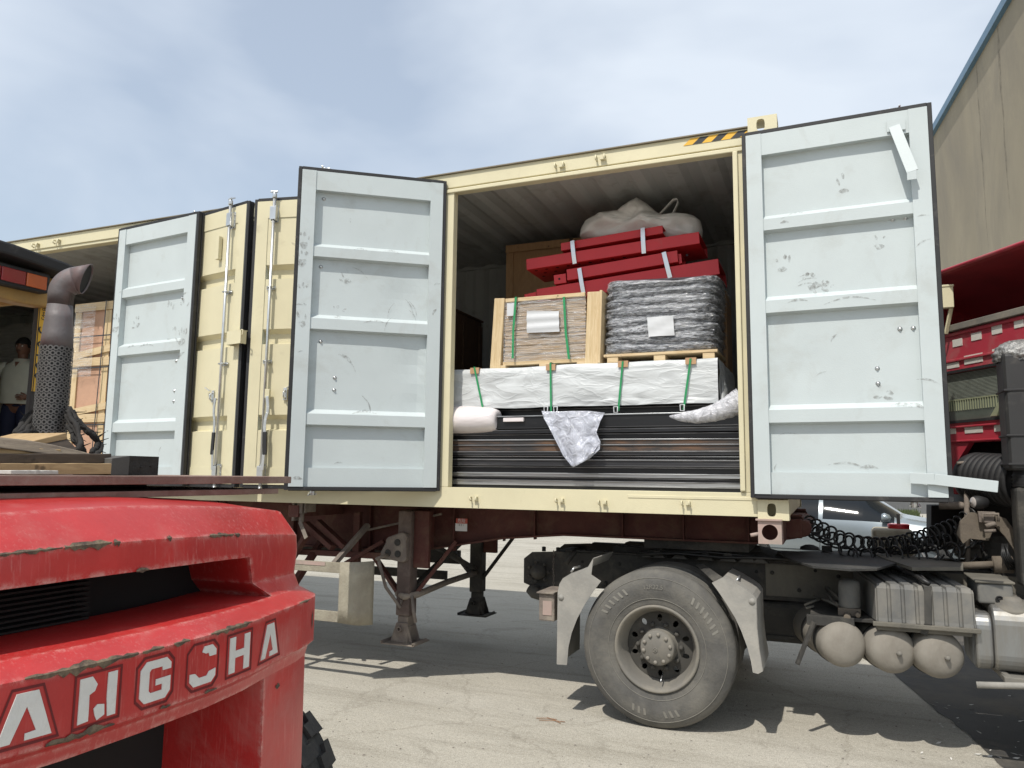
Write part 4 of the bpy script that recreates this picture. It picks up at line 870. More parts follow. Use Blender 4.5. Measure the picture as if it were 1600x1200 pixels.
# continuous body under the clothes: hips, trunk, neck, both legs and arms
body = []
idx = {}
def chain(names, pts):
    global body
    out_ = []
    for n_, (p, r) in zip(names, pts):
        if n_ in idx: out_.append((idx[n_], r))
        else: idx[n_] = len(idx); out_.append((p, r))
    body.append(out_)
chain(['pel', 'belly', 'chest', 'upch', 'neck0', 'neck1', 'headb'], [(B_(0, 0, .92), .13), (B_(0, 0, 1.08), .125), (B_(0, .0, 1.24), .14), (B_(0, -.01, 1.36), .12), (B_(0, -.01, 1.45), .06), (B_(0, .0, 1.52), .055), (B_(0, .01, 1.58), .065)])
chain(['pel', 'hipR', 'kneeR', 'ankR', 'toeR'], [(None, 0), (B_(.09, 0, .86), .095), (B_(.11, .03, .48), .06), (B_(.12, 0, .08), .045), (B_(.13, .15, .03), .035)])
chain(['pel', 'hipL', 'kneeL', 'ankL', 'toeL'], [(None, 0), (B_(-.09, 0, .86), .095), (B_(-.11, .03, .48), .06), (B_(-.12, 0, .08), .045), (B_(-.13, .15, .03), .035)])
chain(['upch', 'shR', 'elR', 'wrR', 'palmR'], [(None, 0), (B_(.19, -.01, 1.36), .062), (B_(.40, .06, 1.30), .045), (B_(.50, .14, 1.53), .030), (B_(.51, .15, 1.60), (.036, .018))])
chain(['upch', 'shL', 'elL', 'wrL', 'palmL'], [(None, 0), (B_(-.19, -.01, 1.36), .062), (B_(-.26, -.08, 1.08), .045), (B_(-.19, .10, .98), .032), (B_(-.15, .15, .98), (.036, .018))])
for side, base, dr in (('R', B_(.51, .15, 1.61), Vector((0, 0, 1))), ('L', B_(-.14, .16, .98), (-RT_*-.8+FW*.5).normalized())):
    across = RT_ if side == 'R' else Vector((0, 0, 1))
    for k in range(4):
        ln = (.07, .08, .075, .06)[k]; p0 = base+across*(.026-.0175*k)
        chain(['palm'+side, f'f{side}{k}0', f'f{side}{k}1', f'f{side}{k}2'], [(None, 0), (p0+dr*.02, .009), (p0+dr*ln*.6+FW*.012, .008), (p0+dr*ln*.8+FW*.035, .007)])
    chain(['palm'+side, f't{side}0', f't{side}1'], [(None, 0), (base+across*.035-dr*.02+FW*.01, .011), (base+across*.052+dr*.015+FW*.028, .009)])
skin_mesh('body', body, 'skin', MAN)
# head
def head_fn(u, v):
    th_ = 2*pi*u; ph = pi*v; x = sin(ph)*cos(th_); y = sin(ph)*sin(th_); z = cos(ph)
    rx, ry, rz = .076, .097, .118                                 # side, front, height
    if z < 0: rx *= 1-.22*z*z; ry *= 1-.10*z*z
    f = max(0, y); fr = y*ry+.004*f
    px_ = x*rx; pz = z*rz
    g = lambda a, b, w, h: math.exp(-((px_-a)/w)**2-((pz-b)/h)**2)*(1 if y > 0 else 0)
    fr += .022*g(0, -.022, .012, .020)+.008*g(0, .0, .009, .022)-.010*g(.030, .006, .016, .012)-.010*g(-.030, .006, .016, .012)+.006*g(0, -.058, .024, .012)+.009*g(0, -.095, .024, .016)+.005*g(0, .028, .05, .010)
    return Vector((X0, Y0, Zh))+RT_*px_+FW*fr+Vector((0, 0, pz))
mb = MB(); mb.grid(head_fn, 48, 40)
for s_ in (-1, 1):
    c = Vector((X0, Y0, Zh-.005))+RT_*s_*.076; mb.tube([c+FW*.012+Vector((0, 0, .03)), c+RT_*s_*.014-FW*.012+Vector((0, 0, .022)), c+RT_*s_*.012-FW*.012-Vector((0, 0, .008)), c+FW*.004-Vector((0, 0, .03))], [.007, .010, .009, .006], 8)
hdobj = mb.build('head', 'skin', MAN)
mb = MB()
def hair_fn(u, v):
    ph = v*.52; p = head_fn(u, ph); c = Vector((X0, Y0, Zh)); d = p-c; k = 1.09+.05*noise.noise(d*40)
    q = c+d*k; f = (q-c).dot(FW)
    low = .030 if f > .05 else -.035
    if q.z < Zh+low: q.z = Zh+low
    return q
mb.grid(hair_fn, 48, 16); mb.build('hair', 'hair', MAN)
for s_ in (-1, 1):
    e = Vector((X0, Y0, Zh+.006))+RT_*s_*.030+FW*.083; mb = MB(); mb.lathe(e, FW, [(.0001, .008), (.006, .007), (.011, .003), (.012, 0)], 12); mb.lathe(e+FW*.0075, FW, [(.0001, .001), (.0045, .0005)], 10, 1); mb.build('eye', ['eye_white', 'hair'], MAN)
    mb = MB(); b = e+Vector((0, 0, .017)); mb.tube([b+RT_*s_*-.016+FW*.007, b+FW*.011+Vector((0, 0, .003)), b+RT_*s_*.018+FW*.001], [.0025, .004, .002], 6); mb.build('eyebrow', 'hair', MAN)
m_ = Vector((X0, Y0, Zh-.058))+FW*.096; mb = MB(); mb.tube([m_-RT_*.022-FW*.006, m_+FW*.001, m_+RT_*.022-FW*.006], [.003, .0055, .003], 6); mb.build('mouth', 'lips', MAN)
m_ = Vector((X0, Y0, Zh-.044))+FW*.098; mb = MB(); mb.tube([m_-RT_*.022-FW*.008-Vector((0, 0, .004)), m_+FW*.001, m_+RT_*.022-FW*.008-Vector((0, 0, .004))], [.0025, .004, .0025], 6); mb.build('moustache', 'hair', MAN)
# shirt and trousers
def ring_cloth(levels, nu=40):
    mb = MB()
    def fn(u, v):
        t = v*(len(levels)-1); i = min(int(t), len(levels)-2); f = t-i; L0, L1 = levels[i], levels[i+1]
        h, rx, ry, off = [a*(1-f)+b*f for a, b in zip(L0, L1)]
        a = 2*pi*u; ct, st = cos(a), sin(a); x = math.copysign(abs(ct)**.8, ct)*rx; y = math.copysign(abs(st)**.8, st)*ry
        w = .010*noise.noise(Vector((x*9+h*6, y*9, h*9-x*5)))+.008*noise.noise(Vector((x*20, y*16, h*7)))
        return B_(x*(1+w*3), y*(1+w*3)+off, h)
    mb.grid(fn, nu, 40); return mb
ring_cloth([(.90, .200, .150, 0), (1.0, .195, .150, .01), (1.12, .195, .148, .01), (1.24, .205, .145, 0), (1.34, .212, .125, -.01), (1.40, .17, .105, -.01), (1.45, .085, .078, -.005), (1.475, .066, .066, 0)]).build('polo_shirt', 'shirt', MAN, solid=.004, sub=1)
sh = [o for o in MAN.children if o.name.startswith('polo_shirt')][0]
for s_, e_, w_ in ((1, B_(.40, .06, 1.30), B_(.455, .10, 1.42)), (-1, B_(-.26, -.08, 1.08), B_(-.235, -.02, 1.04))):
    a_ = B_(.15*s_, -.01, 1.37); mb = MB(); mb.tube([a_, B_(.20*s_, -.01, 1.35), a_.lerp(e_, .7), a_.lerp(e_, .98)], [.085, .085, .075, .070], 18); mb.build('sleeve', 'shirt', MAN, sub=1)
M['collar'] = mat('cream collar edge', (.62, .60, .50), .8)
for s_ in (-1, 1):
    mb = MB(); mb.add([B_(.062*s_, -.03, 1.485), B_(.066*s_, .05, 1.475), B_(.004*s_, .088, 1.40), B_(.045*s_, .105, 1.385), B_(.085*s_, .05, 1.435), B_(.085*s_, -.03, 1.46)], [(0, 1, 4, 5), (1, 2, 3, 4)]); mb.build('collar', 'collar', MAN, solid=.004)
mb = MB(); vs = [B_(.028, .098, 1.43), B_(-.028, .098, 1.43), B_(0, .128, 1.36)]; mb.add(vs, [(0, 1, 2)]); mb.build('neckline', 'skin', MAN)
skin_mesh('trousers', [[(B_(0, 0, .93), (.165, .125)), (B_(0, 0, .84), (.15, .12))]], 'trousers', MAN)
for s_ in (-1, 1):
    mb = MB(); mb.tube([B_(.075*s_, 0, .95), B_(.09*s_, 0, .80), B_(.11*s_, .03, .48), B_(.12*s_, 0, .09)], [.10, .105, .078, .068], 18); mb.build('trouser_leg', 'trousers', MAN, sub=1)
    mb = MB(); mb.tube([B_(.12*s_, -.06, .04), B_(.12*s_, .02, .05), B_(.13*s_, .14, .032), B_(.13*s_, .19, .025)], [.035, .048, .040, .022], 12); mb.build('shoe', 'rubber', MAN, sub=1)
# ================================================================ forklift at the left, its counterweight towards the viewer
def forklift_paint():
    m = mat('sun bleached red paint', (.47, .030, .028), .38, var=.28, scale=2.4, dirt=(.46, .16, .14), dirt_amt=.20, dirt_scale=2.2, bump=.12, bscale=40, grime=((.10, .07, .05), .715), gscale=4.5, coat=.15)
    nt = m.node_tree; L = nt.links; b = nt.nodes['Principled BSDF']; src = b.inputs['Base Color'].links[0].from_socket
    tc = _n(nt, 'ShaderNodeTexCoord'); mp = _n(nt, 'ShaderNodeMapping'); mp.inputs['Scale'].default_value = (60, 60, 3.5); mp.inputs['Rotation'].default_value = (.15, 0, 0); L.new(tc.outputs['Object'], mp.inputs[0])
    n = _n(nt, 'ShaderNodeTexNoise', Scale=2.2, Detail=5., Roughness=.7); L.new(mp.outputs[0], n.inputs['Vector'])
    n2 = _n(nt, 'ShaderNodeTexNoise', Scale=3.5, Detail=4.); L.new(tc.outputs['Object'], n2.inputs['Vector'])
    r = _n(nt, 'ShaderNodeMapRange'); r.inputs['From Min'].default_value = .54; r.inputs['From Max'].default_value = .72; r.inputs['To Max'].default_value = .42; L.new(n.outputs['Fac'], r.inputs['Value'])
    mu = _n(nt, 'ShaderNodeMath', operation='MULTIPLY'); r2 = _n(nt, 'ShaderNodeMapRange'); r2.inputs['From Min'].default_value = .4; r2.inputs['From Max'].default_value = .6; L.new(n2.outputs['Fac'], r2.inputs['Value']); L.new(r.outputs[0], mu.inputs[0]); L.new(r2.outputs[0], mu.inputs[1])
    mx = _n(nt, 'ShaderNodeMixRGB'); mx.inputs[2].default_value = (.66, .34, .30, 1); L.new(mu.outputs[0], mx.inputs[0]); L.new(src, mx.inputs[1])
    bv = _n(nt, 'ShaderNodeBevel', Radius=.022); bv.samples = 4; ge = _n(nt, 'ShaderNodeNewGeometry'); vm = _n(nt, 'ShaderNodeVectorMath', operation='DOT_PRODUCT'); L.new(bv.outputs[0], vm.inputs[0]); L.new(ge.outputs['Normal'], vm.inputs[1])
    er = _n(nt, 'ShaderNodeMapRange'); er.inputs['From Min'].default_value = 1.0; er.inputs['From Max'].default_value = .955; L.new(vm.outputs['Value'], er.inputs['Value'])
    n5 = _n(nt, 'ShaderNodeTexNoise', Scale=26., Detail=8., Roughness=.8); L.new(tc.outputs['Object'], n5.inputs['Vector']); r5 = _n(nt, 'ShaderNodeMapRange'); r5.inputs['From Min'].default_value = .44; r5.inputs['From Max'].default_value = .60; L.new(n5.outputs['Fac'], r5.inputs['Value'])
    m5 = _n(nt, 'ShaderNodeMath', operation='MULTIPLY'); L.new(er.outputs[0], m5.inputs[0]); L.new(r5.outputs[0], m5.inputs[1]); mx5 = _n(nt, 'ShaderNodeMixRGB'); mx5.inputs[2].default_value = (.60, .33, .29, 1); L.new(m5.outputs[0], mx5.inputs[0]); L.new(mx.outputs[0], mx5.inputs[1]); L.new(mx5.outputs[0], b.inputs['Base Color'])
    return m
M['lift_red'] = forklift_paint()
M['groove'] = mat('dark red groove', (.13, .006, .008), .6)
M['letter'] = mat('worn white decal', (.66, .65, .62), .45, var=.08, scale=20, dirt=(.42, .38, .33), dirt_amt=.2, dirt_scale=16, grime=((.34, .05, .045), .66), gscale=16, bump=.3, bscale=50)
M['chip'] = mat('bare chipped iron', (.085, .062, .045), .85, var=.4, scale=40, dirt=(.22, .17, .11), dirt_amt=.35, dirt_scale=30, bump=.8, bscale=60)
M['dark_metal'] = mat('dark dusty metal', (.045, .042, .038), .7, var=.3, dirt=(.11, .10, .085), dirt_amt=.25)
M['tyre'] = mat('worn tyre rubber', (.035, .035, .034), .85, var=.2, dirt=(.10, .095, .085), dirt_amt=.3, dirt_scale=7, bump=.4, bscale=60)
M['tyre_dusty'] = mat('dusty tyre rubber', (.095, .092, .085), .9, var=.3, scale=7, dirt=(.165, .155, .132), dirt_amt=.38, dirt_scale=3.2, bump=.3, bscale=70)
M['lift_yellow'] = mat('ochre guard paint', (.42, .26, .08), .5, var=.15, dirt=(.25, .17, .08), dirt_amt=.3, dirt_scale=5)
M['sticker_y'] = mat('yellow sticker', (.68, .40, .03), .45)
M['lens_red'] = mat('red lamp lens', (.25, .012, .015), .2, var=.2, coat=.5); M['lens_orange'] = mat('orange lamp lens', (.50, .10, .02), .2, var=.2, coat=.5)
M['lens_clear'] = mat('cloudy clear lens', (.45, .42, .40), .25, coat=.4)
FK = thing('forklift', 'red forklift with worn white letters across its counterweight, filling the lower left', 'forklift', (-2.3, -3.65, 0))
YC = -3.65
PV = [0, .2, .35, .5, .67, .78, .82, .836, .84]; PX = [-1.210, -1.215, -1.235, -1.272, -1.305, -1.345, -1.39, -1.47, -1.60]
def plan(s):
    """s: signed arc parameter; |s|<=.84 across the back, beyond that along the side"""
    a = abs(s); sg = 1 if s >= 0 else -1
    if a <= .82:
        i = max(k for k in range(len(PV)) if PV[k] <= a+1e-9); i = min(i, 6)
        f = (a-PV[i])/(PV[i+1]-PV[i]); x = PX[i]+(PX[i+1]-PX[i])*f; y = a
    elif a <= .98:
        f = (a-.82)/.16; x = -1.39-.17*f; y = .82+.02*sin(f*pi/2)
    else: x = -1.56-(a-.98); y = .84
    return Vector((x, YC+sg*y, 0))
def pnorm(s):
    e = .035; a, b = plan(s-e), plan(s+e); t = (b-a).normalized(); return Vector((t.y, -t.x, 0))      # outward
def cwp(s, ins, z): p = plan(s)-pnorm(s)*ins; return Vector((p.x, p.y, z))
def crown(s, a, b): return a+(b-a)*min(1, abs(s)/.8)**2
LV = [(.06, .34, .34), (.022, .66, .66), (.026, 1.005, 1.01), (.018, 1.035, 1.04), (0, 1.052, 1.055), (0, 1.19, 1.195), (.055, 1.222, 1.225), (.125, 1.262, 1.268), (.122, 1.352, 1.338), (.128, 1.425, 1.388), (.215, 1.505, 1.465), (.42, 1.53, 1.485)]
svals = sorted(set([round(x, 4) for x in [k*.04 for k in range(-33, 34)]]+[-.555, .555, -.50, .50, .52, -.52]))
VO = .555
mb = MB(); INS_SIDE = {7: .072, 8: .066, 9: .070, 10: .125, 11: .30}
base = [[cwp(s-math.copysign(1, s)*{7: .035, 8: .065, 9: .025}.get(l_, 0)*math.exp(-((abs(s)-.555)/.13)**2), crown(s, i_, INS_SIDE.get(l_, i_)), crown(s, a, b)) for l_, (i_, a, b) in enumerate(LV)] for s in svals]
def inopen(sa, sb, l):
    m_ = max(abs(sa), abs(sb))
    if l in (6, 7) and m_ <= VO+1e-6: return True
    if l in (0, 1) and m_ <= .48+1e-6: return True
    return False
vs = [p for row in base for p in row]; nl = len(LV); fs = []
for i in range(len(svals)-1):
    for l in range(nl-1):
        if not inopen(svals[i], svals[i+1], l): fs.append((i*nl+l, (i+1)*nl+l, (i+1)*nl+l+1, i*nl+l+1))
mb.add(vs, fs, 0, True)
ic = {round(s, 4): i for i, s in enumerate(svals)}
# recess walls of the two openings
def recess(smax, lo, hi, depth, flare, dz0=0, dz1=0):
    ss = [s for s in svals if abs(s) <= smax+1e-6]
    for l, dz in ((lo, dz0), (hi, dz1)):
        a = [base[ic[round(s, 4)]][l] for s in ss]; b = [Vector((min(p.x-depth, -1.21-depth), YC+(p.y-YC)*flare, p.z+dz)) for p in a]
        k = len(a); mb.add(a+b, [(i, i+1, k+i+1, k+i) for i in range(k-1)], 0, False)
    for s in (-smax, smax):
        i = ic[round(s, 4)]; a = [base[i][l] for l in range(lo, hi+1)]
        b = [Vector((min(p.x-depth, -1.21-depth), YC+(p.y-YC)*flare, p.z)) for p in a]; b[0].z += dz0; b[-1].z += dz1
        k = len(a); mb.add(a+b, [(i, i+1, k+i+1, k+i) for i in range(k-1)], 0, False)
recess(VO, 6, 8, .27, .97, -.0, .01); recess(.48, 0, 2, .36, .86)
CW = mb.build('counterweight', 'lift_red', FK, bevel=.016, segs=4, angle=14)
# chips of paint along the creases
def patch(s0, s1, l, spread, seed, mt='chip'):
    rnd = random.Random(seed); mbp = MB(); n_ = max(4, int((s1-s0)/.012)); up_, dn_ = [], []
    for i in range(n_+1):
        s = s0+(s1-s0)*i/n_; e = sin(pi*min(.97, max(.03, i/n_)))**.4
        def onsurf(t):                                            # t>0 above the crease, t<0 under it
            a, b = LV[l], LV[l+1] if t > 0 else LV[l-1]; la, lb = l, (l+1 if t > 0 else l-1); pa, pb = cwp(s, crown(s, a[0], INS_SIDE.get(la, a[0])), crown(s, a[1], a[2])), cwp(s, crown(s, b[0], INS_SIDE.get(lb, b[0])), crown(s, b[1], b[2])); d = (pb-pa); return pa+d.normalized()*min(abs(t), d.length*.9)
        nn_ = pnorm(s)*.0030+Vector((0, 0, .0016)); up_.append(onsurf(spread*e*rnd.uniform(.25, 1))+nn_); dn_.append((onsurf(-spread*e*rnd.uniform(.2, 1))+nn_, cwp(s, crown(s, LV[l][0], INS_SIDE.get(l, LV[l][0])), crown(s, LV[l][1], LV[l][2]))+pnorm(s)*.004+Vector((0, 0, .002))))
    mid = [d[1] for d in dn_]; dn_ = [d[0] for d in dn_]; k = n_+1
    mbp.add(up_+mid+dn_, [(i, i+1, k+i+1, k+i) for i in range(n_)]+[(k+i, k+i+1, 2*k+i+1, 2*k+i) for i in range(n_)]); return mbp
chips = [(-.33, -.16, 9, .008, 1), (-.155, -.035, 9, .016, 2), (-.03, -.01, 9, .016, 3), (.135, .15, 9, .014, 4), (.30, .42, 9, .010, 5), (.425, .45, 9, .012, 6), (-.30, -.05, 5, .018, 7), (-.04, .02, 5, .01, 8), (.05, .10, 5, .012, 9), (.17, .34, 5, .012, 10), (-.25, -.10, 4, .015, 11), (.02, .05, 4, .01, 12), (.16, .20, 4, .010, 13), (.62, .70, 5, .006, 15), (-.42, -.38, 8, .012, 16), (.04, .08, 8, .008, 17)]
for c_ in chips: patch(*c_).build('paint_chip', 'chip', CW)
for (s_, z_, w_, h_, sd) in ((.735, 1.125, .006, .034, 1), (.56, .965, .014, .008, 3)):
    rnd = random.Random(sd); k = 12; c = cwp(s_, 0 if z_ > 1.05 else .026, z_)+pnorm(s_)*.0022; t = Vector((-pnorm(s_).y, pnorm(s_).x, 0)); mb = MB(); mb.add([c+t*cos(2*pi*i/k)*w_*rnd.uniform(.5, 1.2)+Vector((0, 0, 1))*sin(2*pi*i/k)*h_*rnd.uniform(.6, 1.2) for i in range(k)], [tuple(range(k))]); mb.build('rust_spot', 'chip', CW)
# letters on the band
GL = {
 'A': [[(0, 0), (.30, 1), (.70, 1), (1, 0), (.50, 0), (.50, .14), (.70, .16), (.50, .70), (.24, 0)]],
 'N': [[(0, 0), (0, 1), (.32, 1), (.46, .80), (.40, .66), (.26, .60), (.27, .30), (.27, .02)], [(.74, .42), (.74, 1), (1, 1), (1, 0), (.78, 0), (.76, .22)], [(.40, .26), (.50, .34), (.68, .30), (.70, .06), (.60, .02), (.50, -.02), (.44, .10)]],
 'G': [[(1, .70), (1, .85), (.84, 1), (.18, 1), (0, .82), (0, .16), (.16, 0), (.84, 0), (1, .16), (1, .52), (.50, .52), (.50, .37), (.72, .37), (.72, .22), (.34, .22), (.28, .28), (.28, .74), (.34, .80), (.70, .80), (.72, .70)]],
 'C': [[(1, .70), (1, .85), (.84, 1), (.52, 1), (.44, .86), (.58, .80), (.70, .80), (.74, .70)], [(0, .36), (0, .15), (.16, 0), (.84, 0), (1, .14), (1, .34), (.74, .30), (.66, .20), (.36, .20), (.20, .34)]],
 'H': [[(0, 0), (0, 1), (.28, 1), (.28, .60), (.72, .60), (.72, 1), (1, 1), (1, 0), (.72, 0), (.72, .40), (.28, .40), (.28, 0)]]}
FR = {'A': [(-.16, -.12), (.20, 1.12), (.80, 1.12), (1.16, -.12)], 'N': [(-.14, -.12), (-.14, 1.12), (1.14, 1.12), (1.14, -.12)], 'G': [(-.14, .08), (-.14, .92), (.10, 1.14), (.92, 1.14), (1.14, .92), (1.14, .08), (.92, -.14), (.10, -.14)]}
FR['C'] = FR['G']; FR['H'] = FR['N']
zl0, zh_ = 1.076, .090
def onband(s, z, off): p = plan(s)+pnorm(s)*off; return Vector((p.x, p.y, z))
for ch, sc_, wd in (('H', -.437, .085), ('A', -.291, .102), ('N', -.144, .088), ('G', .003, .086), ('C', .150, .086), ('H', .292, .088), ('A', .450, .100)):
    mb = MB()
    for poly in GL[ch]:
        rnd = random.Random(int(sc_*1000)); dense = []
        for (a, b) in zip(poly, poly[1:]+poly[:1]):
            for k in range(5): t = k/5; dense.append((a[0]+(b[0]-a[0])*t, a[1]+(b[1]-a[1])*t))
        P3 = [onband(sc_+(x-.5)*wd, zl0+z*zh_, .0022) for x, z in dense]; k = len(P3)
        mb.add(P3+[p-pnorm(sc_)*.0018 for p in P3], [tuple(range(k))]+[(i, (i+1) % k, k+(i+1) % k, k+i) for i in range(k)])
    mb.build('letter', 'letter', FK, weld=False)
    mb = MB(); fr = FR[ch]; fo = []
    for (a, b) in zip(fr, fr[1:]+fr[:1]):
        for k in range(6): t = k/6; fo.append((a[0]+(b[0]-a[0])*t, a[1]+(b[1]-a[1])*t))
    for (gx, off) in ((1.0, .0012),):
        A_ = [onband(sc_+(x-.5)*wd, min(zl0+z*zh_, 1.187), off) for x, z in fo]; Bq = [onband(sc_+((x-.5)*.915)*wd, min(zl0+(.5+(z-.5)*.90)*zh_, 1.181), off) for x, z in fo]; k = len(fo)
        mb.add(A_+Bq, [(i, (i+1) % k, k+(i+1) % k, k+i) for i in range(k)])
    mb.build('letter_groove', 'groove', FK, weld=False)
# grille, and black boxes painting the shade inside the openings
mb = MB()
for k in range(11): z_ = 1.225+k*.0125; mb.bar((-1.52, YC-.50, z_), (-1.52, YC+.06, z_+.002), .03, .005)
mb.build('grille', 'black', FK)
mb = MB(); mb.box((-1.62, YC-.62, 1.15), (-1.60, YC+.62, 1.44)); mb.box((-1.58, YC+.06, 1.21), (-1.56, YC+.10, 1.40)); mb.build('radiator', 'black', FK)
mb = MB(); mb.box((-1.66, YC-.6, .36), (-1.60, YC+.6, 1.01)); mb.build('dark_backing', 'black', FK)  # added black backing paints the dark of the lower opening
mb = MB(); mb.box((-3.3, YC-.60, .45), (-1.96, YC+.60, 1.19)); mb.box((-3.3, YC-.55, 1.19), (-1.63, YC+.55, 1.48)); mb.build('chassis', 'lift_red', FK, bevel=.02)
mb = MB(); mb.box((-4.3, YC-.62, .40), (-3.301, YC+.62, .85)); mb.box((-4.6, YC-.55, .85), (-4.1, YC+.55, 1.35)); mb.build('cowl', 'lift_red', FK, bevel=.03)
# wheels
def block_tyre(c, ax, R, w, n=22, mt='tyre', parent=None, name='tyre'):
    c = Vector(c); ax = Vector(ax).normalized(); mbt = MB()
    mbt.lathe(c, ax, [(R*.52, -w*.5), (R*.60, -w*.52), (R*.80, -w*.53), (R*.93, -w*.5), (R*.955, -w*.45), (R*.96, 0), (R*.955, w*.45), (R*.93, w*.5), (R*.80, w*.53), (R*.60, w*.52), (R*.52, w*.5)], 64)
    a = ax.cross(Vector((0, 0, 1))).normalized(); b = ax.cross(a)
    for i in range(n):
        for s_ in (-1, 1):
            t0 = 2*pi*(i+(.5 if s_ > 0 else 0))/n; dt = 2*pi/n*.34
            def q(t, r, h): return c+(a*cos(t)+b*sin(t))*r+ax*h
            pts = [(t0-dt, .50), (t0-dt, .26), (t0-dt*.3, .22), (t0-dt*.3, .02), (t0+dt*.9, .02), (t0+dt*.9, .20), (t0+dt, .24), (t0+dt, .50)]
            vs = [q(t, R*.955, s_*h*w) for t, h in pts]+[q(t, R if h < .45 else R*.985, s_*h*w) for t, h in pts]; k = len(pts)
            mbt.add(vs, [tuple(range(k, 2*k))]+[(i_, (i_+1) % k, k+(i_+1) % k, k+i_) for i_ in range(k)])
    return mbt.build(name, mt, parent, weld=False)
for (cx, cy, R_w, wd) in ((-1.81, YC+.87, .425, .24), (-1.97, YC-.705, .40, .24), (-3.9, YC+.72, .46, .30), (-3.9, YC-.72, .46, .30)):
    s_ = 1 if cy > YC else -1; wa = (-.26, s_*.966, 0) if cx > -3 and s_ > 0 else (0, s_, 0)
    mb = MB(); mb.lathe((cx, cy, R_w), wa, [(.0001, -.02), (R_w*.25, -.02), (R_w*.3, .02), (R_w*.45, .03), (R_w*.5, wd*.45), (R_w*.56, wd*.5), (R_w*.56, wd*.42)], 32); wh = mb.build('wheel', 'lift_yellow', FK)
    block_tyre((cx, cy, R_w), wa, R_w, wd, parent=wh)
# exhaust: perforated guard, plain stack, elbow
bx_, by_ = -2.514, -2.994
M['pipe'] = mat('heat tinted dusty pipe', (.15, .135, .135), .6, metal=.2, var=.22, scale=4, dirt=(.20, .07, .06), dirt_amt=.28, dirt_scale=3, bump=.2, bscale=60)
M['guard_grey'] = mat('grey perforated guard', (.12, .115, .11), .55, metal=.3, var=.12)
zj = at(92, 543, X=bx_).z
ex = MB(); ex.lathe((bx_, by_, 1.50), (0, 0, 1), [(.053, 0), (.053, zj-1.5)], 24); exo = ex.build('exhaust', 'black', FK)
def perf(mb, c, z0, z1, R, rows, ncol, hr):
    """sheet tube with real round holes"""
    pz = (z1-z0)/rows; pa = 2*pi/ncol; K = 8
    for r_ in range(rows):
        for k in range(ncol):
            a0 = (k+.5*(r_ % 2))*pa; zc_ = z0+(r_+.5)*pz; ring_i, ring_o = [], []
            for j in range(K):
                t = 2*pi*(j+.5)/K; ct, st = cos(t), sin(t); kk = 1/max(abs(ct), abs(st))
                ring_i.append((a0+ct*hr/R, zc_+st*hr)); ring_o.append((a0+ct*kk*pa/2, zc_+st*kk*pz/2))
            sq = lambda a, z, rr: Vector((c[0]+rr*cos(a), c[1]+rr*sin(a), z))
            mb.add([sq(a, z, R) for a, z in ring_i]+[sq(a, z, R) for a, z in ring_o]+[], [(j, (j+1) % K, K+(j+1) % K, K+j) for j in range(K)])
mb = MB(); perf(mb, (bx_, by_), 1.56, zj, .0585, 25, 19, .0052); mb.lathe((bx_, by_, 0), (0, 0, 1), [(.0585, 1.5), (.0585, 1.5595)], 32); mb.build('perforated_guard', 'guard_grey', exo, weld=False)
zt_ = at(100, 440, X=bx_).z; zo = at(110, 422, X=bx_).z
rd = Vector((.80, .60, 0)).normalized(); upv = Vector((0, 0, 1)); zc_ = zt_-.055
ctl = [(0, zj-.004, .055), (0, zj+.05, .052), (0, zj+.11, .047), (0, zj+.17, .044), (0, zc_-.06, .044)]
cen = [Vector((bx_, by_, z)) for _, z, _ in ctl]; rad_ = [r_ for _, _, r_ in ctl]
for k in range(1, 11):                                            # quarter bend
    t = k/10*radians(78); cen.append(Vector((bx_, by_, zc_))+upv*.062*sin(t)+rd*.062*(1-cos(t))); rad_.append(.044+.008*k/10)
dd = (cen[-1]-cen[-2]).normalized(); c0 = cen[-1]+dd*.004; n_ = 30; sd_ = rd.cross(upv).normalized(); u2 = sd_.cross(dd).normalized(); u2 = u2 if u2.z > 0 else -u2
mb = MB(); mb.tube(cen, rad_, n_, caps=False)
r0 = [cen[-1]+(sd_*cos(2*pi*i/n_)+u2*sin(2*pi*i/n_))*.052 for i in range(n_)]; r1 = [p+dd*(.006+.032*(1+sin(2*pi*i/n_))) for i, p in enumerate(r0)]
mb.add(r0+r1, [(i, (i+1) % n_, n_+(i+1) % n_, n_+i) for i in range(n_)], 0, True); mb.build('stack', 'pipe', exo, solid=.003)
mb = MB(); mb.add([p*.985+c0*.015 for p in r1], [tuple(range(n_))]); mb.v = [v-dd*.006 for v in mb.v]; mb.build('stack_mouth', 'black', exo)
# overhead guard
gx = -2.83; gy = at(71, 540, X=gx+.03).y
zp = at(65, 465, X=gx).z; zb2 = at(40, 425, X=gx).z
mb = MB(); mb.bar((gx, gy, 1.5), (gx, gy, zp+.02), .068, .03, up=(1, 0, 0)); mb.build('guard_post', 'dark_metal', FK, bevel=.006)
mb = MB(); mb.bar((gx, 2*YC-gy, 1.5), (gx, 2*YC-gy, zp+.02), .068, .03, up=(1, 0, 0)); mb.build('guard_post', 'dark_metal', FK, bevel=.008)
za = at(65, 612, X=gx+.04).z
ps = MB(); ps.box((gx+.0155, gy-.033, za), (gx+.0185, gy+.033, zp-.01)); ps.box((gx+.0185, gy-.032, za), (gx+.0188, gy-.028, zp-.01), 1); ps.box((gx+.0185, gy+.028, za), (gx+.0188, gy+.032, zp-.01), 1)
H5 = zp-.01-za
for t_, f_, s_ in (('辅助', .87, .040), ('5', .66, .075), ('0', .51, .075), ('1', .39, .075), ('0', .28, .075), ('0', .17, .075)):
    put_text(ps, t_, (gx+.0185, gy-.006, za+H5*f_), (0, 0, -1), (0, 1, 0), s_, 1)
ps.build('sticker', ['sticker_y', 'hazard_k'], FK, weld=False)
zg = at(60, 440, X=gx).z; zr = at(0, 384, X=-2.70).z
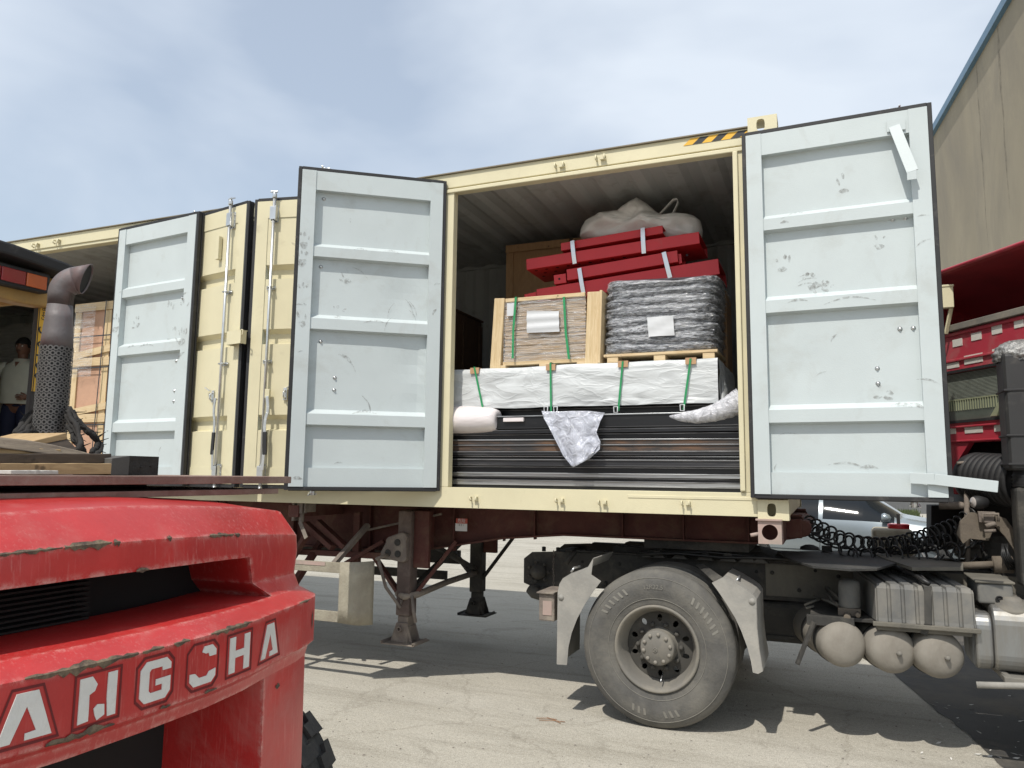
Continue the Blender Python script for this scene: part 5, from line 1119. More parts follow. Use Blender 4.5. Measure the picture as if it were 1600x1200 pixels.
mb = MB()
def roofpt(y, dz=0): return zr+dz-.0*(y-YC)
prof = [(gy+.06, zr-.035), (gy+.04, zr-.01), (gy-.02, zr), (gy-.25, zr+.015), (YC, zr+.03), (2*YC-gy+.25, zr+.015), (2*YC-gy+.02, zr), (2*YC-gy-.04, zr-.01), (2*YC-gy-.06, zr-.035)]
mb.prism([(gx+.16, y, z) for y, z in prof]+[(gx+.16, y, z-.05) for y, z in reversed(prof)], (-1.55, 0, 0)); mb.build('guard_roof', 'rubber', FK, bevel=.012)
mb = MB(); zt3 = zr-.052
mb.prism([(gx+.06, gy+.045, zt3), (gx+.06, gy+.045, zt3-.10), (gx+.06, gy-.03, zt3-.13), (gx+.06, gy-.12, zt3-.135), (gx+.06, YC, zt3-.125), (gx+.06, 2*YC-gy+.12, zt3-.135), (gx+.06, 2*YC-gy+.03, zt3-.13), (gx+.06, 2*YC-gy-.045, zt3-.10), (gx+.06, 2*YC-gy-.045, zt3)], (-.08, 0, 0)); mb.build('guard_rear_beam', 'lift_yellow', FK, bevel=.012)
for yy in (gy, 2*YC-gy):
    mb = MB(); mb.tube([(gx, yy, zt3-.06), (gx-.7, yy, zt3-.06), (gx-1.30, yy, zt3-.08), (gx-1.55, yy, zt3-.35), (gx-1.75, yy, 1.1)], .035, 10); mb.build('guard_side_beam', 'lift_yellow', FK)
mb = MB(); mb.bar((gx-.75, gy-.02, zt3-.10), (gx-.75, 2*YC-gy+.02, zt3-.10), .07, .09); mb.build('guard_cross_beam', 'lift_yellow', FK, bevel=.01)
# tail lamp on the beam
def lampbox(y0, y1):
    mbl = MB(); mbl.prism([(gx+.062, y0, zt3-.004), (gx+.062, y1, zt3-.004), (gx+.062, y1-.005, zt3-.085), (gx+.062, y0, zt3-.092)], (.05, 0, 0)); lo = mbl.build('tail_lamp', 'rubber', FK, bevel=.006)
    y_a, y_b = min(y0, y1), max(y0, y1); k = [(.08, .20, 'lens_clear'), (.21, .46, 'lens_red'), (.47, .72, 'lens_red'), (.73, .95, 'lens_orange')]
    for a, b, mt in k:
        mbl = MB(); mbl.box((gx+.112, y_a+(y_b-y_a)*a, zt3-.075), (gx+.120, y_a+(y_b-y_a)*b, zt3-.020)); mbl.build('lens', mt, lo, bevel=.003)
lampbox(gy-.45, gy-.06); lampbox(2*YC-gy+.06, 2*YC-gy+.45)
# seat and steering column inside the guard
mb = MB(); mb.box((-3.25, YC-.25, 1.48), (-2.75, YC+.25, 1.60)); mb.box((-2.86, YC-.24, 1.60), (-2.74, YC+.24, 2.02)); mb.build('seat', 'rubber', FK, bevel=.04)

# ---------------------------------------------------------------- boards and scrap lying on the deck
M['board'] = mat('weathered brown board', (.20, .125, .10), .85, var=.2, scale=4, dirt=(.30, .22, .18), dirt_amt=.35, dirt_scale=6, bump=.5, bscale=45)
M['plank_d'] = wood_mat('dark oily plank', (.085, .062, .045), (.045, .034, .026), axis=(9, 1, 9))
M['plank_l'] = wood_mat('pale used plank', (.50, .35, .18), (.33, .22, .11), axis=(9, 1, 9))
M['plank_g'] = wood_mat('grey splintered mat', (.26, .21, .15), (.13, .10, .075), axis=(9, 1, 12), scale=9)
def rough_board(name, x0, x1, y0, y1, z0, z1, mt, label, cat='board', jag=.006, skew=0., group=None):
    mb = MB(); n_ = 60; pts = []
    rnd = random.Random(int(z0*1e4))
    def ed(i): return noise.noise(Vector((i*.35, z0*40, 0)))*jag+rnd.uniform(-.0015, .0015)
    a = [Vector((x1+ed(i)+skew*i/n_, y0+(y1-y0)*i/n_, 0)) for i in range(n_+1)]; b = [Vector((x0+ed(i+99)+skew*i/n_, y1+(y0-y1)*i/n_, 0)) for i in range(n_+1)]
    poly = a+b
    mb.prism([Vector((p.x, p.y, z0)) for p in poly], (0, 0, z1-z0)); o = mb.build(name, mt, None, bevel=.0015); tag(o, label, cat, group); return o
rough_board('board', -2.45, -1.60, -4.35, -2.775, 1.519, 1.537, 'board', 'lower thin brown board on the forklift hood, nearest the red paint')
rough_board('board', -2.50, -1.585, -4.45, -2.725, 1.556, 1.580, 'board', 'upper thin brown board on the hood, carrying the old planks')
tag(MB().box((-2.35, -4.25, 1.5375), (-2.1, -2.9, 1.5555)).build('spacer', 'plank_d', None), 'dark batten sandwiched between the two thin brown boards', 'batten')
tag(MB().box((-2.4, -4.2, 1.488), (-2.15, -3.0, 1.5185)).build('spacer', 'plank_d', None), 'dark batten under the lower thin brown board on the hood', 'batten')
def px_board(name, px0, px1, py_top, py_bot, X, depth, mt, label, cat='plank', slope=0, **kw):
    """plank lying across the hood (along world Y) whose near face is at X"""
    a, b = at(px0, py_top, X=X), at(px1, py_top+slope, X=X); a2, b2 = at(px0, py_bot, X=X), at(px1, py_bot, X=X)
    mb = MB(); n_ = 30; rows = []
    for i in range(n_+1):
        t = i/n_; f0 = a.lerp(b, t); f1 = a2.lerp(b2, t); j = noise.noise(Vector((t*9, py_top*.7, 0)))*.004; rows.append([Vector((X+j, f1.y, f1.z)), Vector((X+j, f0.y, f0.z+j*.4)), Vector((X-depth, f0.y, f0.z)), Vector((X-depth, f1.y, f1.z))])
    vs = [p for r_ in rows for p in r_]; fs = [(i*4+k, (i+1)*4+k, (i+1)*4+(k+1) % 4, i*4+(k+1) % 4) for i in range(n_) for k in range(4)]+[(0, 1, 2, 3), (n_*4+3, n_*4+2, n_*4+1, n_*4)]
    mb.add(vs, fs); o = mb.build(name, mt, None, bevel=.0015); tag(o, label, cat); return o
px_board('plank', -60, 176, 724, 741, -1.72, .22, 'plank_l', 'pale worn plank lying directly on the upper brown board')
px_board('plank', -60, 174, 709, 724, -1.75, .20, 'plank_d', 'dark oily plank stacked on the pale worn plank')
mb = MB(); pr = [(-60, 690, 700), (0, 683, 700), (40, 687, 705), (80, 694, 711), (120, 703, 716), (158, 713, 719)]; vs = []
for px, y0, y1 in pr:
    a, b = at(px, y0, X=-1.80), at(px, y1, X=-1.78); vs += [b, a, a+Vector((-.15, 0, .004)), b+Vector((-.15, 0, 0))]
n_ = len(pr)-1; mb.add(vs, [(i*4+k, (i+1)*4+k, (i+1)*4+(k+1) % 4, i*4+(k+1) % 4) for i in range(n_) for k in range(4)]+[(0, 1, 2, 3), (n_*4+3, n_*4+2, n_*4+1, n_*4)]); o = mb.build('splintered_slab', 'plank_g', None, bevel=.004, sub=0); tag(o, 'grey splintered bent slab sloping down over the dark plank', 'slab')
px_board('plank', -60, 95, 698, 709, -1.79, .12, 'plank_l', 'short pale plank underneath the grey splintered slab', slope=4)
mb = MB(); a, b, c, d = at(35, 693, X=-2.02), at(104, 676, X=-2.02), at(121, 702, X=-2.0), at(60, 716, X=-2.0)
mb.prism([a, b, at(106, 686, X=-2.02), at(62, 695, X=-2.02)], (-.25, 0, 0)); mb.prism([at(62, 695.3, X=-2.02), at(106, 686.3, X=-2.02), c, d], (-.24, 0, 0), 1); o = mb.build('wood_wedge', ['plank_l', 'plank_d'], None, bevel=.002); tag(o, 'sunlit pale wooden wedge at the foot of the exhaust pipe', 'wood offcut')
M['rag'] = mat('black oily rag', (.022, .020, .018), .85, var=.3, bump=1., bscale=30)
M['cloth_w'] = mat('dirty white strip', (.50, .48, .44), .8, var=.2, bump=.4, bscale=20)
px_board('cloth_strip', 17, 92, 735, 741, -1.62, .05, 'cloth_w', 'dirty white cloth strip hanging at the edge of the upper board', 'cloth')
def strands(paths, r, mt, name, label, cat, seed=1, fray=0):
    rnd = random.Random(seed); mb = MB()
    for pth in paths:
        P3 = [at(px, py, X=x) for px, py, x in pth]
        for s_ in range(3):
            off = Vector((rnd.uniform(-1, 1), rnd.uniform(-1, 1), rnd.uniform(-1, 1)))*r*.8; sm = []
            for i in range(len(P3)-1):
                for k in range(5): q = P3[i].lerp(P3[i+1], k/5)+off+Vector((noise.noise(Vector((i+k*.2, s_, 1))), noise.noise(Vector((i+k*.2, s_, 5))), noise.noise(Vector((i+k*.2, s_, 9)))))*r*.7; sm.append(q)
            sm.append(P3[-1]+off*.5); mb.tube(sm, [r*(.75+.3*noise.noise(Vector((i*.6, s_, 3)))) for i in range(len(sm))], 8)
        for k in range(fray):
            i = rnd.randrange(len(P3)-1); q = P3[i].lerp(P3[i+1], rnd.random()); d = Vector((rnd.uniform(-1, 1), rnd.uniform(-1, 1), rnd.uniform(-.6, 1))).normalized()*rnd.uniform(.02, .05); mb.tube([q, q+d], [.003, .001], 4)
    o = mb.build(name, mt, None); tag(o, label, cat); return o
strands([[(108, 638, -2.44), (118, 655, -2.40), (128, 668, -2.38), (140, 675, -2.36), (152, 690, -2.36), (150, 702, -2.33), (143, 709, -2.3)], [(108, 645, -2.42), (116, 662, -2.38), (124, 678, -2.34), (128, 695, -2.3), (124, 708, -2.28)], [(110, 668, -2.4), (118, 680, -2.36), (121, 692, -2.33), (131, 706, -2.3)]], .012, 'rag', 'rag_bundle', 'black frayed rag bundle hanging right of the perforated exhaust guard', 'rag', 2, 16)
strands([[(62, 640, -2.58), (50, 650, -2.62), (38, 665, -2.6), (25, 680, -2.5)], [(62, 655, -2.56), (50, 668, -2.56), (40, 682, -2.5), (20, 690, -2.45)], [(64, 670, -2.52), (52, 680, -2.5), (30, 688, -2.45)]], .014, 'rag', 'rag_bundle', 'black frayed rag bundle lying left of the perforated exhaust guard', 'rag', 5, 14)
# broken dark block
M['burnt'] = mat('dark broken block', (.035, .032, .028), .9, var=.4, scale=14, bump=1., bscale=35)
M['slab_grey'] = mat('grey block face', (.085, .082, .075), .85, var=.15, bump=.3, bscale=50)
xa_ = -1.72
c0, c1, c2, c3 = at(175, 716, X=xa_), at(203, 712, X=xa_), at(203, 742, X=xa_), at(175, 741, X=xa_)
mb = MB(); mb.prism([c0, c1, Vector((xa_, c1.y, 1.581)), Vector((xa_, c0.y, 1.581))], (-.16, 0, 0))
e1 = at(253, 713, X=xa_)
def rk(u, v):
    y = c1.y+(e1.y-c1.y)*u; z = 1.581+(c1.z-1.581)*v; q = Vector((y*40, z*60, 0)); d = .030*abs(noise.noise(q))+.018*noise.noise(q*2.3); e = min(1, 8*min(u, 1-u, v, 1-v)); return Vector((xa_-.012+(d-.02)*e, y, z))
mb.grid(rk, 26, 14, 1, False); mb.box((xa_-.16, c1.y+.001, 1.581), (xa_-.014, e1.y, c1.z), 1); o = mb.build('broken_block', ['slab_grey', 'burnt'], None, bevel=.002); tag(o, 'dark block with a rough broken face at the right end of the planks', 'block')
# ================================================================ trailer
M['trailer_red'] = mat('dull oxide red frame', (.085, .024, .018), .75, var=.3, scale=3, dirt=(.14, .085, .06), dirt_amt=.28, dirt_scale=4, bump=.2, bscale=40)
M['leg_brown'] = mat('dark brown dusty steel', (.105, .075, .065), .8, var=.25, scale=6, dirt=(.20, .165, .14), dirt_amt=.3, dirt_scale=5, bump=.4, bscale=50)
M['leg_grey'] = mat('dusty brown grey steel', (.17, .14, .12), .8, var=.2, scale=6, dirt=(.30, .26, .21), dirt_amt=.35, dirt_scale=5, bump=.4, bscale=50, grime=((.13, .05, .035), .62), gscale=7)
M['cream_worn'] = mat('weathered cream steel', (.35, .32, .245), .75, var=.18, scale=5, dirt=(.25, .22, .17), dirt_amt=.45, dirt_scale=4, bump=.5, bscale=60, grime=((.20, .10, .06), .66), gscale=9)
M['pinkish'] = mat('faded pinkish paint', (.42, .30, .26), .7, var=.2, dirt=(.30, .26, .22), dirt_amt=.4, dirt_scale=5, grime=((.16, .08, .06), .68), gscale=8)
M['chassis'] = mat('dusty dark chassis', (.040, .038, .034), .8, var=.3, scale=4, dirt=(.115, .105, .088), dirt_amt=.30, dirt_scale=5, bump=.4, bscale=40)
M['chassis_l'] = mat('dusty grey chassis side', (.115, .108, .09), .85, var=.2, scale=3, dirt=(.17, .155, .125), dirt_amt=.4, dirt_scale=3, bump=.3, bscale=40)
TR = thing('semi_trailer', 'dull red skeletal trailer under the container with its landing legs raised', 'trailer', (-6, 1.2, 0))
def ybeam(pts, y, w, name, mt, par, bev=.004): mb = MB(); mb.prism([(x, y, z) for x, z in pts], (0, w, 0)); return mb.build(name, mt, par, bevel=bev)
for y_ in (.62, 1.66):
    pr = [(-12.0, 1.335), (.06, 1.335), (.08, 1.30), (.08, 1.24), (.02, 1.20), (-.25, 1.150), (-1.65, 1.150), (-2.15, 1.105), (-2.95, .965), (-12.0, .93)]
    b = ybeam(pr, y_+.05, .012, 'main_beam', 'trailer_red', TR)
    mb = MB()
    fl = [(.02, 1.20), (-.25, 1.150), (-1.65, 1.150), (-2.15, 1.105), (-2.95, .965), (-12.0, .93)]
    for p, q in zip(fl, fl[1:]): mb.bar((p[0], y_+.056, p[1]-.006), (q[0], y_+.056, q[1]-.006), .12, .014)
    mb.box((-12, y_-.004, 1.336), (.06, y_+.116, 1.349)); mb.build('flange', 'trailer_red', b)
    for x_ in (-.3, -.75, -1.2, -1.9, -2.6, -3.4, -4.2, -5., -6., -7., -8.):
        zb_ = 1.15 if x_ > -1.7 else (1.10 if x_ > -2.2 else .98); mb = MB(); mb.box((x_, y_+.001, zb_), (x_+.010, y_+.0495, 1.335)); mb.build('stiffener', 'trailer_red', b)
mb = MB(); mb.lathe((.06, .62, 1.255), (0, 1, 0), [(.0001, 0), (.058, 0), (.058, 1.1), (.0001, 1.1)], 20); mb.box((-.12, .60, 1.19), (.06, 1.75, 1.32)); mb.build('front_beam', 'trailer_red', TR, bevel=.01)
for x_ in (-3.8, -5.2, -6.6, -8., -9.4, -10.8):
    mb = MB(); mb.box((x_, .05, 1.24), (x_+.10, 2.39, 1.334)); mb.build('cross_beam', 'trailer_red', TR, bevel=.004)
for (a_, b_, w_, mt) in ((at(521, 882, Y=.14), at(575, 820, Y=.5), .045, 'leg_grey'), (at(478, 818, Y=.5), at(520, 856, Y=.4), .055, 'trailer_red'), (at(497, 815, Y=.5), at(540, 855, Y=.4), .055, 'trailer_red'), (at(470, 862, Y=.55), at(600, 868, Y=.55), .06, 'trailer_red'), (at(540, 880, Y=.5), at(600, 845, Y=.55), .04, 'trailer_red'), (at(575, 828, Y=.58), at(690, 803, Y=.60), .022, 'leg_grey'), (at(452, 880, Y=.5), at(480, 835, Y=.4), .05, 'trailer_red'), (at(560, 800, Y=.55), at(556, 905, Y=.55), .06, 'trailer_red')):
    mb = MB(); mb.bar(a_, b_, w_, w_*.8); mb.build('brace', mt, TR, bevel=.003)
# legs, raised off the ground
lx = at(636, 900, Y=.47).x
for y_, near in ((.47, 1), (1.83, 0)):
    z0, z1 = (.475, 1.30)
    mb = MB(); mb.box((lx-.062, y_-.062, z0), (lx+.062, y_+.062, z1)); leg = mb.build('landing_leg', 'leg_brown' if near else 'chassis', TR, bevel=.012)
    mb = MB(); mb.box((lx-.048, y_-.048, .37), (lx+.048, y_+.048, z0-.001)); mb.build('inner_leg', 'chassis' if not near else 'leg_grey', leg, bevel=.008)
    zf_ = .262; mb = MB()
    mb.box((lx-.15, y_-.13, zf_), (lx+.15, y_+.13, zf_+.010)); 
    for s_ in (-1, 1): mb.prism([(lx-.10, y_+.055*s_, zf_+.0101), (lx+.10, y_+.055*s_, zf_+.0101), (lx+.05, y_+.055*s_, zf_+.16), (lx-.05, y_+.055*s_, zf_+.16)], (0, .01*s_, 0))
    mb.prism([(lx+.06, y_-.09, zf_+.0101), (lx+.06, y_+.09, zf_+.0101), (lx+.045, y_+.05, zf_+.13), (lx+.045, y_-.05, zf_+.13)], (.008, 0, 0))
    mb.lathe((lx-.01, y_-.095, zf_+.115), (0, 1, 0), [(.012, 0), (.022, 0), (.022, .19), (.012, .19), (.012, 0)], 16)
    for t in (-.14, .14): mb.prism([(lx+t-.01, y_-.13, zf_+.0101), (lx+t+.01, y_-.13, zf_+.0101), (lx+t, y_-.15, zf_+.03)], (0, .24, 0))
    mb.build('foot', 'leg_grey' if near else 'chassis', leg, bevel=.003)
    mb = MB(); mb.box((lx+.063, y_-.02, .85), (lx+.20, y_+.02, 1.30)); mb.box((lx-.10, y_+.063, 1.0), (lx+.16, y_+.15, 1.30)); mb.build('mounting_plate', 'trailer_red', leg, bevel=.004)
    # the braces
    for (p, q, w_, mt) in (((lx-.02, y_+.0, .58), (lx-.46, y_+.15, .96), .045, 'trailer_red'), ((lx+.05, y_, .60), (lx+.36, y_+.15, 1.06), .045, 'trailer_red')):
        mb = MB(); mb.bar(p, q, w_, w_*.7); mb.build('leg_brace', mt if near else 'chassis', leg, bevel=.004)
mb = MB(); mb.tube([(lx-.07, .45, .64), (lx+.02, .40, .625), (lx+.10, .47, .64), (lx+.05, 1.1, .66), (lx, 1.83, .66)], .026, 12); mb.build('cross_tube', 'leg_grey', TR)
for (p, q) in (((lx+.02, .55, 1.10), (lx, 1.75, .70)), ((lx+.02, 1.75, 1.10), (lx, .55, .66))): mb = MB(); mb.bar(p, q, .05, .035); mb.build('cross_brace', 'chassis', TR, bevel=.003)
mb = MB(); mb.tube([(lx+.08, .42, .63), (lx+.12, .38, .52), (lx+.14, .38, .44)], .014, 8); mb.build('crank_handle', 'leg_grey', TR)
# gear box of the near leg: rounded triangle with three bosses
gc = at(618, 856, Y=.38); mb = MB(); tri = []
for cx, cz, r_, a0, a1 in ((.065, .08, .045, -30, 110), (-.04, .045, .045, 100, 190), (-.085, -.045, .045, 170, 280), (.07, -.065, .045, 270, 340)):
    for k in range(7): t = radians(a0+(a1-a0)*k/6); tri.append((gc.x+cx+r_*cos(t), .36, gc.z+cz+r_*sin(t)))
mb.prism(tri, (0, .06, 0)); gb = mb.build('gearbox', 'leg_grey', TR, bevel=.012)
for cx, cz in ((.03, .045), (-.055, -.04), (.035, -.045)):
    mb = MB(); mb.lathe((gc.x+cx, .359, gc.z+cz), (0, -1, 0), [(.027, 0), (.027, .006), (.020, .009), (.0001, .009)], 16); mb.build('boss', 'chassis', gb)
mb = MB(); mb.cyl((gc.x-.055, .37, gc.z-.05), (gc.x-.06, .20, gc.z-.075), .014); mb.tube([(gc.x-.06, .22, gc.z-.07), (gc.x-.03, .30, gc.z-.30), (gc.x+.06, .38, gc.z-.46), (lx+.0, .395, .60)], .013, 8); mb.build('crank', 'leg_grey', gb)
# near side guard with its rounded end, weathered cream
sgx = at(573, 900, Y=.05).x
mb = MB(); prof = []
def gend(u, v):
    x = sgx-.245*(1-u); y = .05+.10*max(0, (u-.55)/.45)**2; z = .455+(.455)*v+.02*(u)*(1-v)*0; return Vector((x, y, z+(.012*u if v > .5 else -.012*u)))
mb.grid(gend, 16, 4); mb.build('guard_end', 'cream_worn', TR, solid=.012)
mb = MB(); mb.box((-6.2, .05, .825), (sgx-.246, .075, .905)); mb.build('side_guard', 'cream_worn', TR, bevel=.004)
mb = MB(); mb.box((-6.2, .05, .455), (sgx-.246, .075, .535)); mb.build('side_guard', 'cream_worn', TR, bevel=.004)
mb = MB(); mb.box((-6.2, .046, .875), (-3.42, .0495, .904)); mb.build('guard_stripe', 'pinkish', TR)
for x_ in (-3.9, -5.4): mb = MB(); mb.bar((x_, .10, .50), (x_, .65, 1.0), .05, .05); mb.build('guard_strut', 'trailer_red', TR)
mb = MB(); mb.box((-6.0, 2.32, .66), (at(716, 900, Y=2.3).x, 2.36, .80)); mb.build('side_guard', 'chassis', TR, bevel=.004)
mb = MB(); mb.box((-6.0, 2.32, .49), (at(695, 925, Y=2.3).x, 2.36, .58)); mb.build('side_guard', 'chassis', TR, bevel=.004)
# lock pin bracket with drooping handle below the rail
kp = at(472, 800, Y=.10); mb = MB(); mb.box((kp.x-.07, .06, kp.z-.07), (kp.x-.05, .2, kp.z+.09)); mb.box((kp.x+.05, .06, kp.z-.0), (kp.x+.06, .2, kp.z+.09)); mb.box((kp.x-.02, .06, kp.z-.01), (kp.x+.03, .12, kp.z+.09)); mb.cyl((kp.x+.005, .09, kp.z-.08), (kp.x+.005, .09, kp.z), .020); mb.bar((kp.x+.005, .07, kp.z-.075), (kp.x+.09, .05, kp.z-.20), .035, .008, up=(0, 1, 0)); mb.build('twist_lock', 'leg_grey', TR, bevel=.002)
# corner box with the round hole under the container's front corner
ca, cb = at(1184, 813, Y=-.03), at(1222, 851, Y=-.03)
mb = MB(); cx, cz = (ca.x+cb.x)/2, (ca.z+cb.z)/2; w_, h_ = (cb.x-ca.x), (ca.z-cb.z)
holed_plate(mb, (cx, -.03, cz), (1, 0, 0), (0, 0, 1), w_, h_, (.047, .047, 2), .01, (0, -1, 0)); holed_plate(mb, (ca.x+w_, .06, cz), (0, 1, 0), (0, 0, 1), .18, h_, (.045, .045, 2), .008, (1, 0, 0))
mb.box((ca.x, -.0199, ca.z-h_), (ca.x+.008, .15, ca.z)); mb.box((ca.x-.012, -.045, ca.z), (ca.x+w_+.004, .16, ca.z+.009)); mb.box((ca.x+.0081, -.0199, ca.z-h_), (ca.x+w_-.0001, .15, ca.z-h_+.008))
mb.cyl((ca.x-.045, -.03, cz-.022), (ca.x, -.02, cz-.012), .011); mb.build('corner_box', 'pinkish', TR, weld=False)
mb = MB(); mb.box((ca.x, .161, 1.18), (cb.x, 2.3, 1.33)); mb.build('bolster', 'trailer_red', TR, bevel=.006)
# notice on the beam
sp = at(721, 823, Y=.60); mb = MB(); mb.box((sp.x-.055, .60, sp.z-.035), (sp.x+.05, .604, sp.z+.025)); mb.box((sp.x-.05, .60, sp.z+.0251), (sp.x+.052, .604, sp.z+.065), 1); put_text(mb, '危险', (sp.x, .5995, sp.z+.045), (1, 0, 0), (0, 0, 1), .035, 0); put_text(mb, '0 3 1', (sp.x, .5995, sp.z+.012), (1, 0, 0), (0, 0, 1), .022, 2)
M['sign_red'] = mat('faded sign red', (.42, .08, .06), .6)
mb.build('notice_plate', ['paper', 'sign_red', 'black'], TR, weld=False)
mb = MB(); mb.box((-1.05, .70, 1.07), (-.30, 1.70, 1.148)); mb.cyl((-.70, 1.2, .95), (-.70, 1.2, 1.08), .05); mb.build('kingpin_plate', 'chassis', TR, bevel=.004)
# rear axles of the trailer, hidden behind the forklift from here
def plain_wheel(c, R, w, par, ax=(0, -1, 0)):
    mb = MB(); mb.lathe(c, ax, [(R*.5, -w*.5), (R*.56, -w*.5), (R*.78, -w*.53), (R*.94, -w*.47), (R, -w*.38), (R, w*.38), (R*.94, w*.47), (R*.78, w*.53), (R*.56, w*.5), (R*.5, w*.5)], 48); ty = mb.build('tyre', 'tyre_dusty', par)
    mb = MB(); mb.lathe(c, ax, [(.0001, w*.1), (R*.18, w*.12), (R*.2, -.0), (R*.46, -.02), (R*.51, w*.48), (R*.53, w*.49), (R*.53, -w*.49)], 32); mb.build('rim', 'chassis_l', ty); return ty
for x_ in (-8.2, -9.5, -10.8):
    mb = MB(); mb.cyl((x_, .2, .52), (x_, 2.25, .52), .07); mb.build('axle', 'chassis', TR)
    for y_ in (.16, .50, 1.94, 2.28): plain_wheel((x_, y_, .52), .52, .27, TR)

# ================================================================ tractor
M['guard_plastic'] = mat('dusty grey mudguard', (.27, .26, .235), .75, var=.14, scale=5, dirt=(.36, .34, .30), dirt_amt=.35, dirt_scale=4, bump=.2, bscale=50)
M['rim_dusty'] = mat('dust coated wheel rim', (.165, .155, .135), .85, var=.14, scale=6, dirt=(.25, .225, .18), dirt_amt=.35, dirt_scale=4)
M['disc_dark'] = mat('dark dusty wheel disc', (.070, .066, .058), .85, var=.2, dirt=(.13, .12, .10), dirt_amt=.3, dirt_scale=6)
M['tank_dust'] = mat('dust coated air tank', (.25, .23, .195), .8, var=.14, scale=5, dirt=(.20, .18, .15), dirt_amt=.4, dirt_scale=5, bump=.15, bscale=40)
M['cover_grey'] = mat('grey ribbed plastic', (.125, .125, .118), .7, var=.15, scale=4, dirt=(.22, .205, .175), dirt_amt=.35, dirt_scale=3)
M['alu_tank'] = mat('dusty aluminium tank', (.34, .345, .34), .35, metal=.75, var=.2, scale=3, dirt=(.26, .235, .19), dirt_amt=.45, dirt_scale=2.4, stretch=(2, 2, .5))
M['mat_black'] = mat('dusty black rubber sheet', (.030, .030, .028), .8, var=.2, dirt=(.085, .08, .07), dirt_amt=.35, dirt_scale=4)
M['tan_part'] = mat('tan dusty casting', (.155, .128, .098), .85, var=.25, scale=8, dirt=(.12, .10, .08), dirt_amt=.35, dirt_scale=8, bump=.3)
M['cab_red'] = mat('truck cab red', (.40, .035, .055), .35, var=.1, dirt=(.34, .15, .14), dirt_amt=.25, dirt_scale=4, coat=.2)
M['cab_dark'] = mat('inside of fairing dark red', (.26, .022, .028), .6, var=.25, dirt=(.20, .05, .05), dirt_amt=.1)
M['reflect'] = mat('white reflective tape', (.62, .60, .55), .5, var=.12, scale=14, dirt=(.40, .33, .28), dirt_amt=.25, dirt_scale=20)
M['glass'] = mat('dusty window glass', (.10, .12, .10), .12, var=.3, scale=4, spec=.9, coat=.5)
M['curtain'] = mat('pale green curtain', (.28, .30, .19), .85, var=.2)
M['hose'] = mat('black air hose', (.018, .018, .018), .45, var=.2, dirt=(.08, .07, .06), dirt_amt=.12)
TK = thing('tractor_truck', 'red tractor truck with dusty chassis, coupled under the front of the container', 'truck', (.4, 1.2, 0))
FT = .985; FB = .735
for y_ in (.80, 1.62):
    pr = [(-2.05, .93), (-1.98, .985), (-1.75, 1.0), (4.0, 1.005), (4.0, FB+.02), (-1.45, FB), (-1.65, .70), (-1.93, .70), (-2.05, .74)]
    fr = ybeam(pr, y_, .010, 'frame_rail', 'chassis' , TK)
    mb = MB(); mb.box((-1.7, y_-.004 if y_ < 1 else y_-.07, 1.0055), (4.0, y_+.075 if y_ < 1 else y_+.014, 1.014)); mb.box((-1.4, y_-.004, FB+.02), (4, y_-.0005, FB+.028)); mb.build('flange', 'chassis', fr)
    mb = MB(); mb.box((-.20, y_-.007, FB+.035), (4.0, y_-.0005, .99)); mb.build('side_plate', 'chassis_l', fr)
    rr__ = random.Random(4)
    for i in range(26):
        x_ = -1.95+i*.14+rr__.uniform(-.03, .03); z_ = rr__.choice((.78, .82, .93, .96)); mb = MB(); mb.lathe((x_, y_-.0072 if x_ > -.2 else y_-.0005, z_), (0, -1, 0), [(.014, 0), (.014, .009), (.0001, .012)] if i % 3 else [(.012, .0), (.0001, .0003)], 10); mb.build('bolt' if i % 3 else 'hole', 'chassis' if i % 3 else 'black', fr)
for x_ in (-1.9, -1.0, -.2, .5, 1.3, 2.2):
    mb = MB(); mb.box((x_, .811, .76), (x_+.08, 1.619, .97)); mb.build('cross_member', 'chassis', TK, bevel=.005)
# casting at the rear end of the frame with coupling lumps
mb = MB(); c = at(842, 893, Y=.78); mb.lathe(c, (0, -1, 0), [(.06, 0), (.06, .03), (.04, .045), (.04, .07), (.0001, .08)], 16)
for i in range(7): t = 2*pi*i/7; mb.lathe(c+Vector((.085*cos(t), .0, .075*sin(t))), (0, -1, 0), [(.012, 0), (.012, .02), (.0001, .024)], 8)
mb.build('spring_bracket', 'disc_dark', TK)
mb = MB(); c = at(836, 925, Y=.76); mb.tube([c+Vector((-.05, 0, .03)), c, c+Vector((.05, 0, -.02)), c+Vector((.09, .02, .03))], [.04, .055, .05, .03], 12); mb.build('tow_coupling', 'disc_dark', TK)
for x_ in (-1.9, -1.78, -1.66, -1.52, -1.38): mb = MB(); mb.lathe((x_, .86, .99), (0, 0, 1), [(.017, 0), (.017, .035), (.0001, .038)], 8); mb.build('bolt', 'chassis', TK)
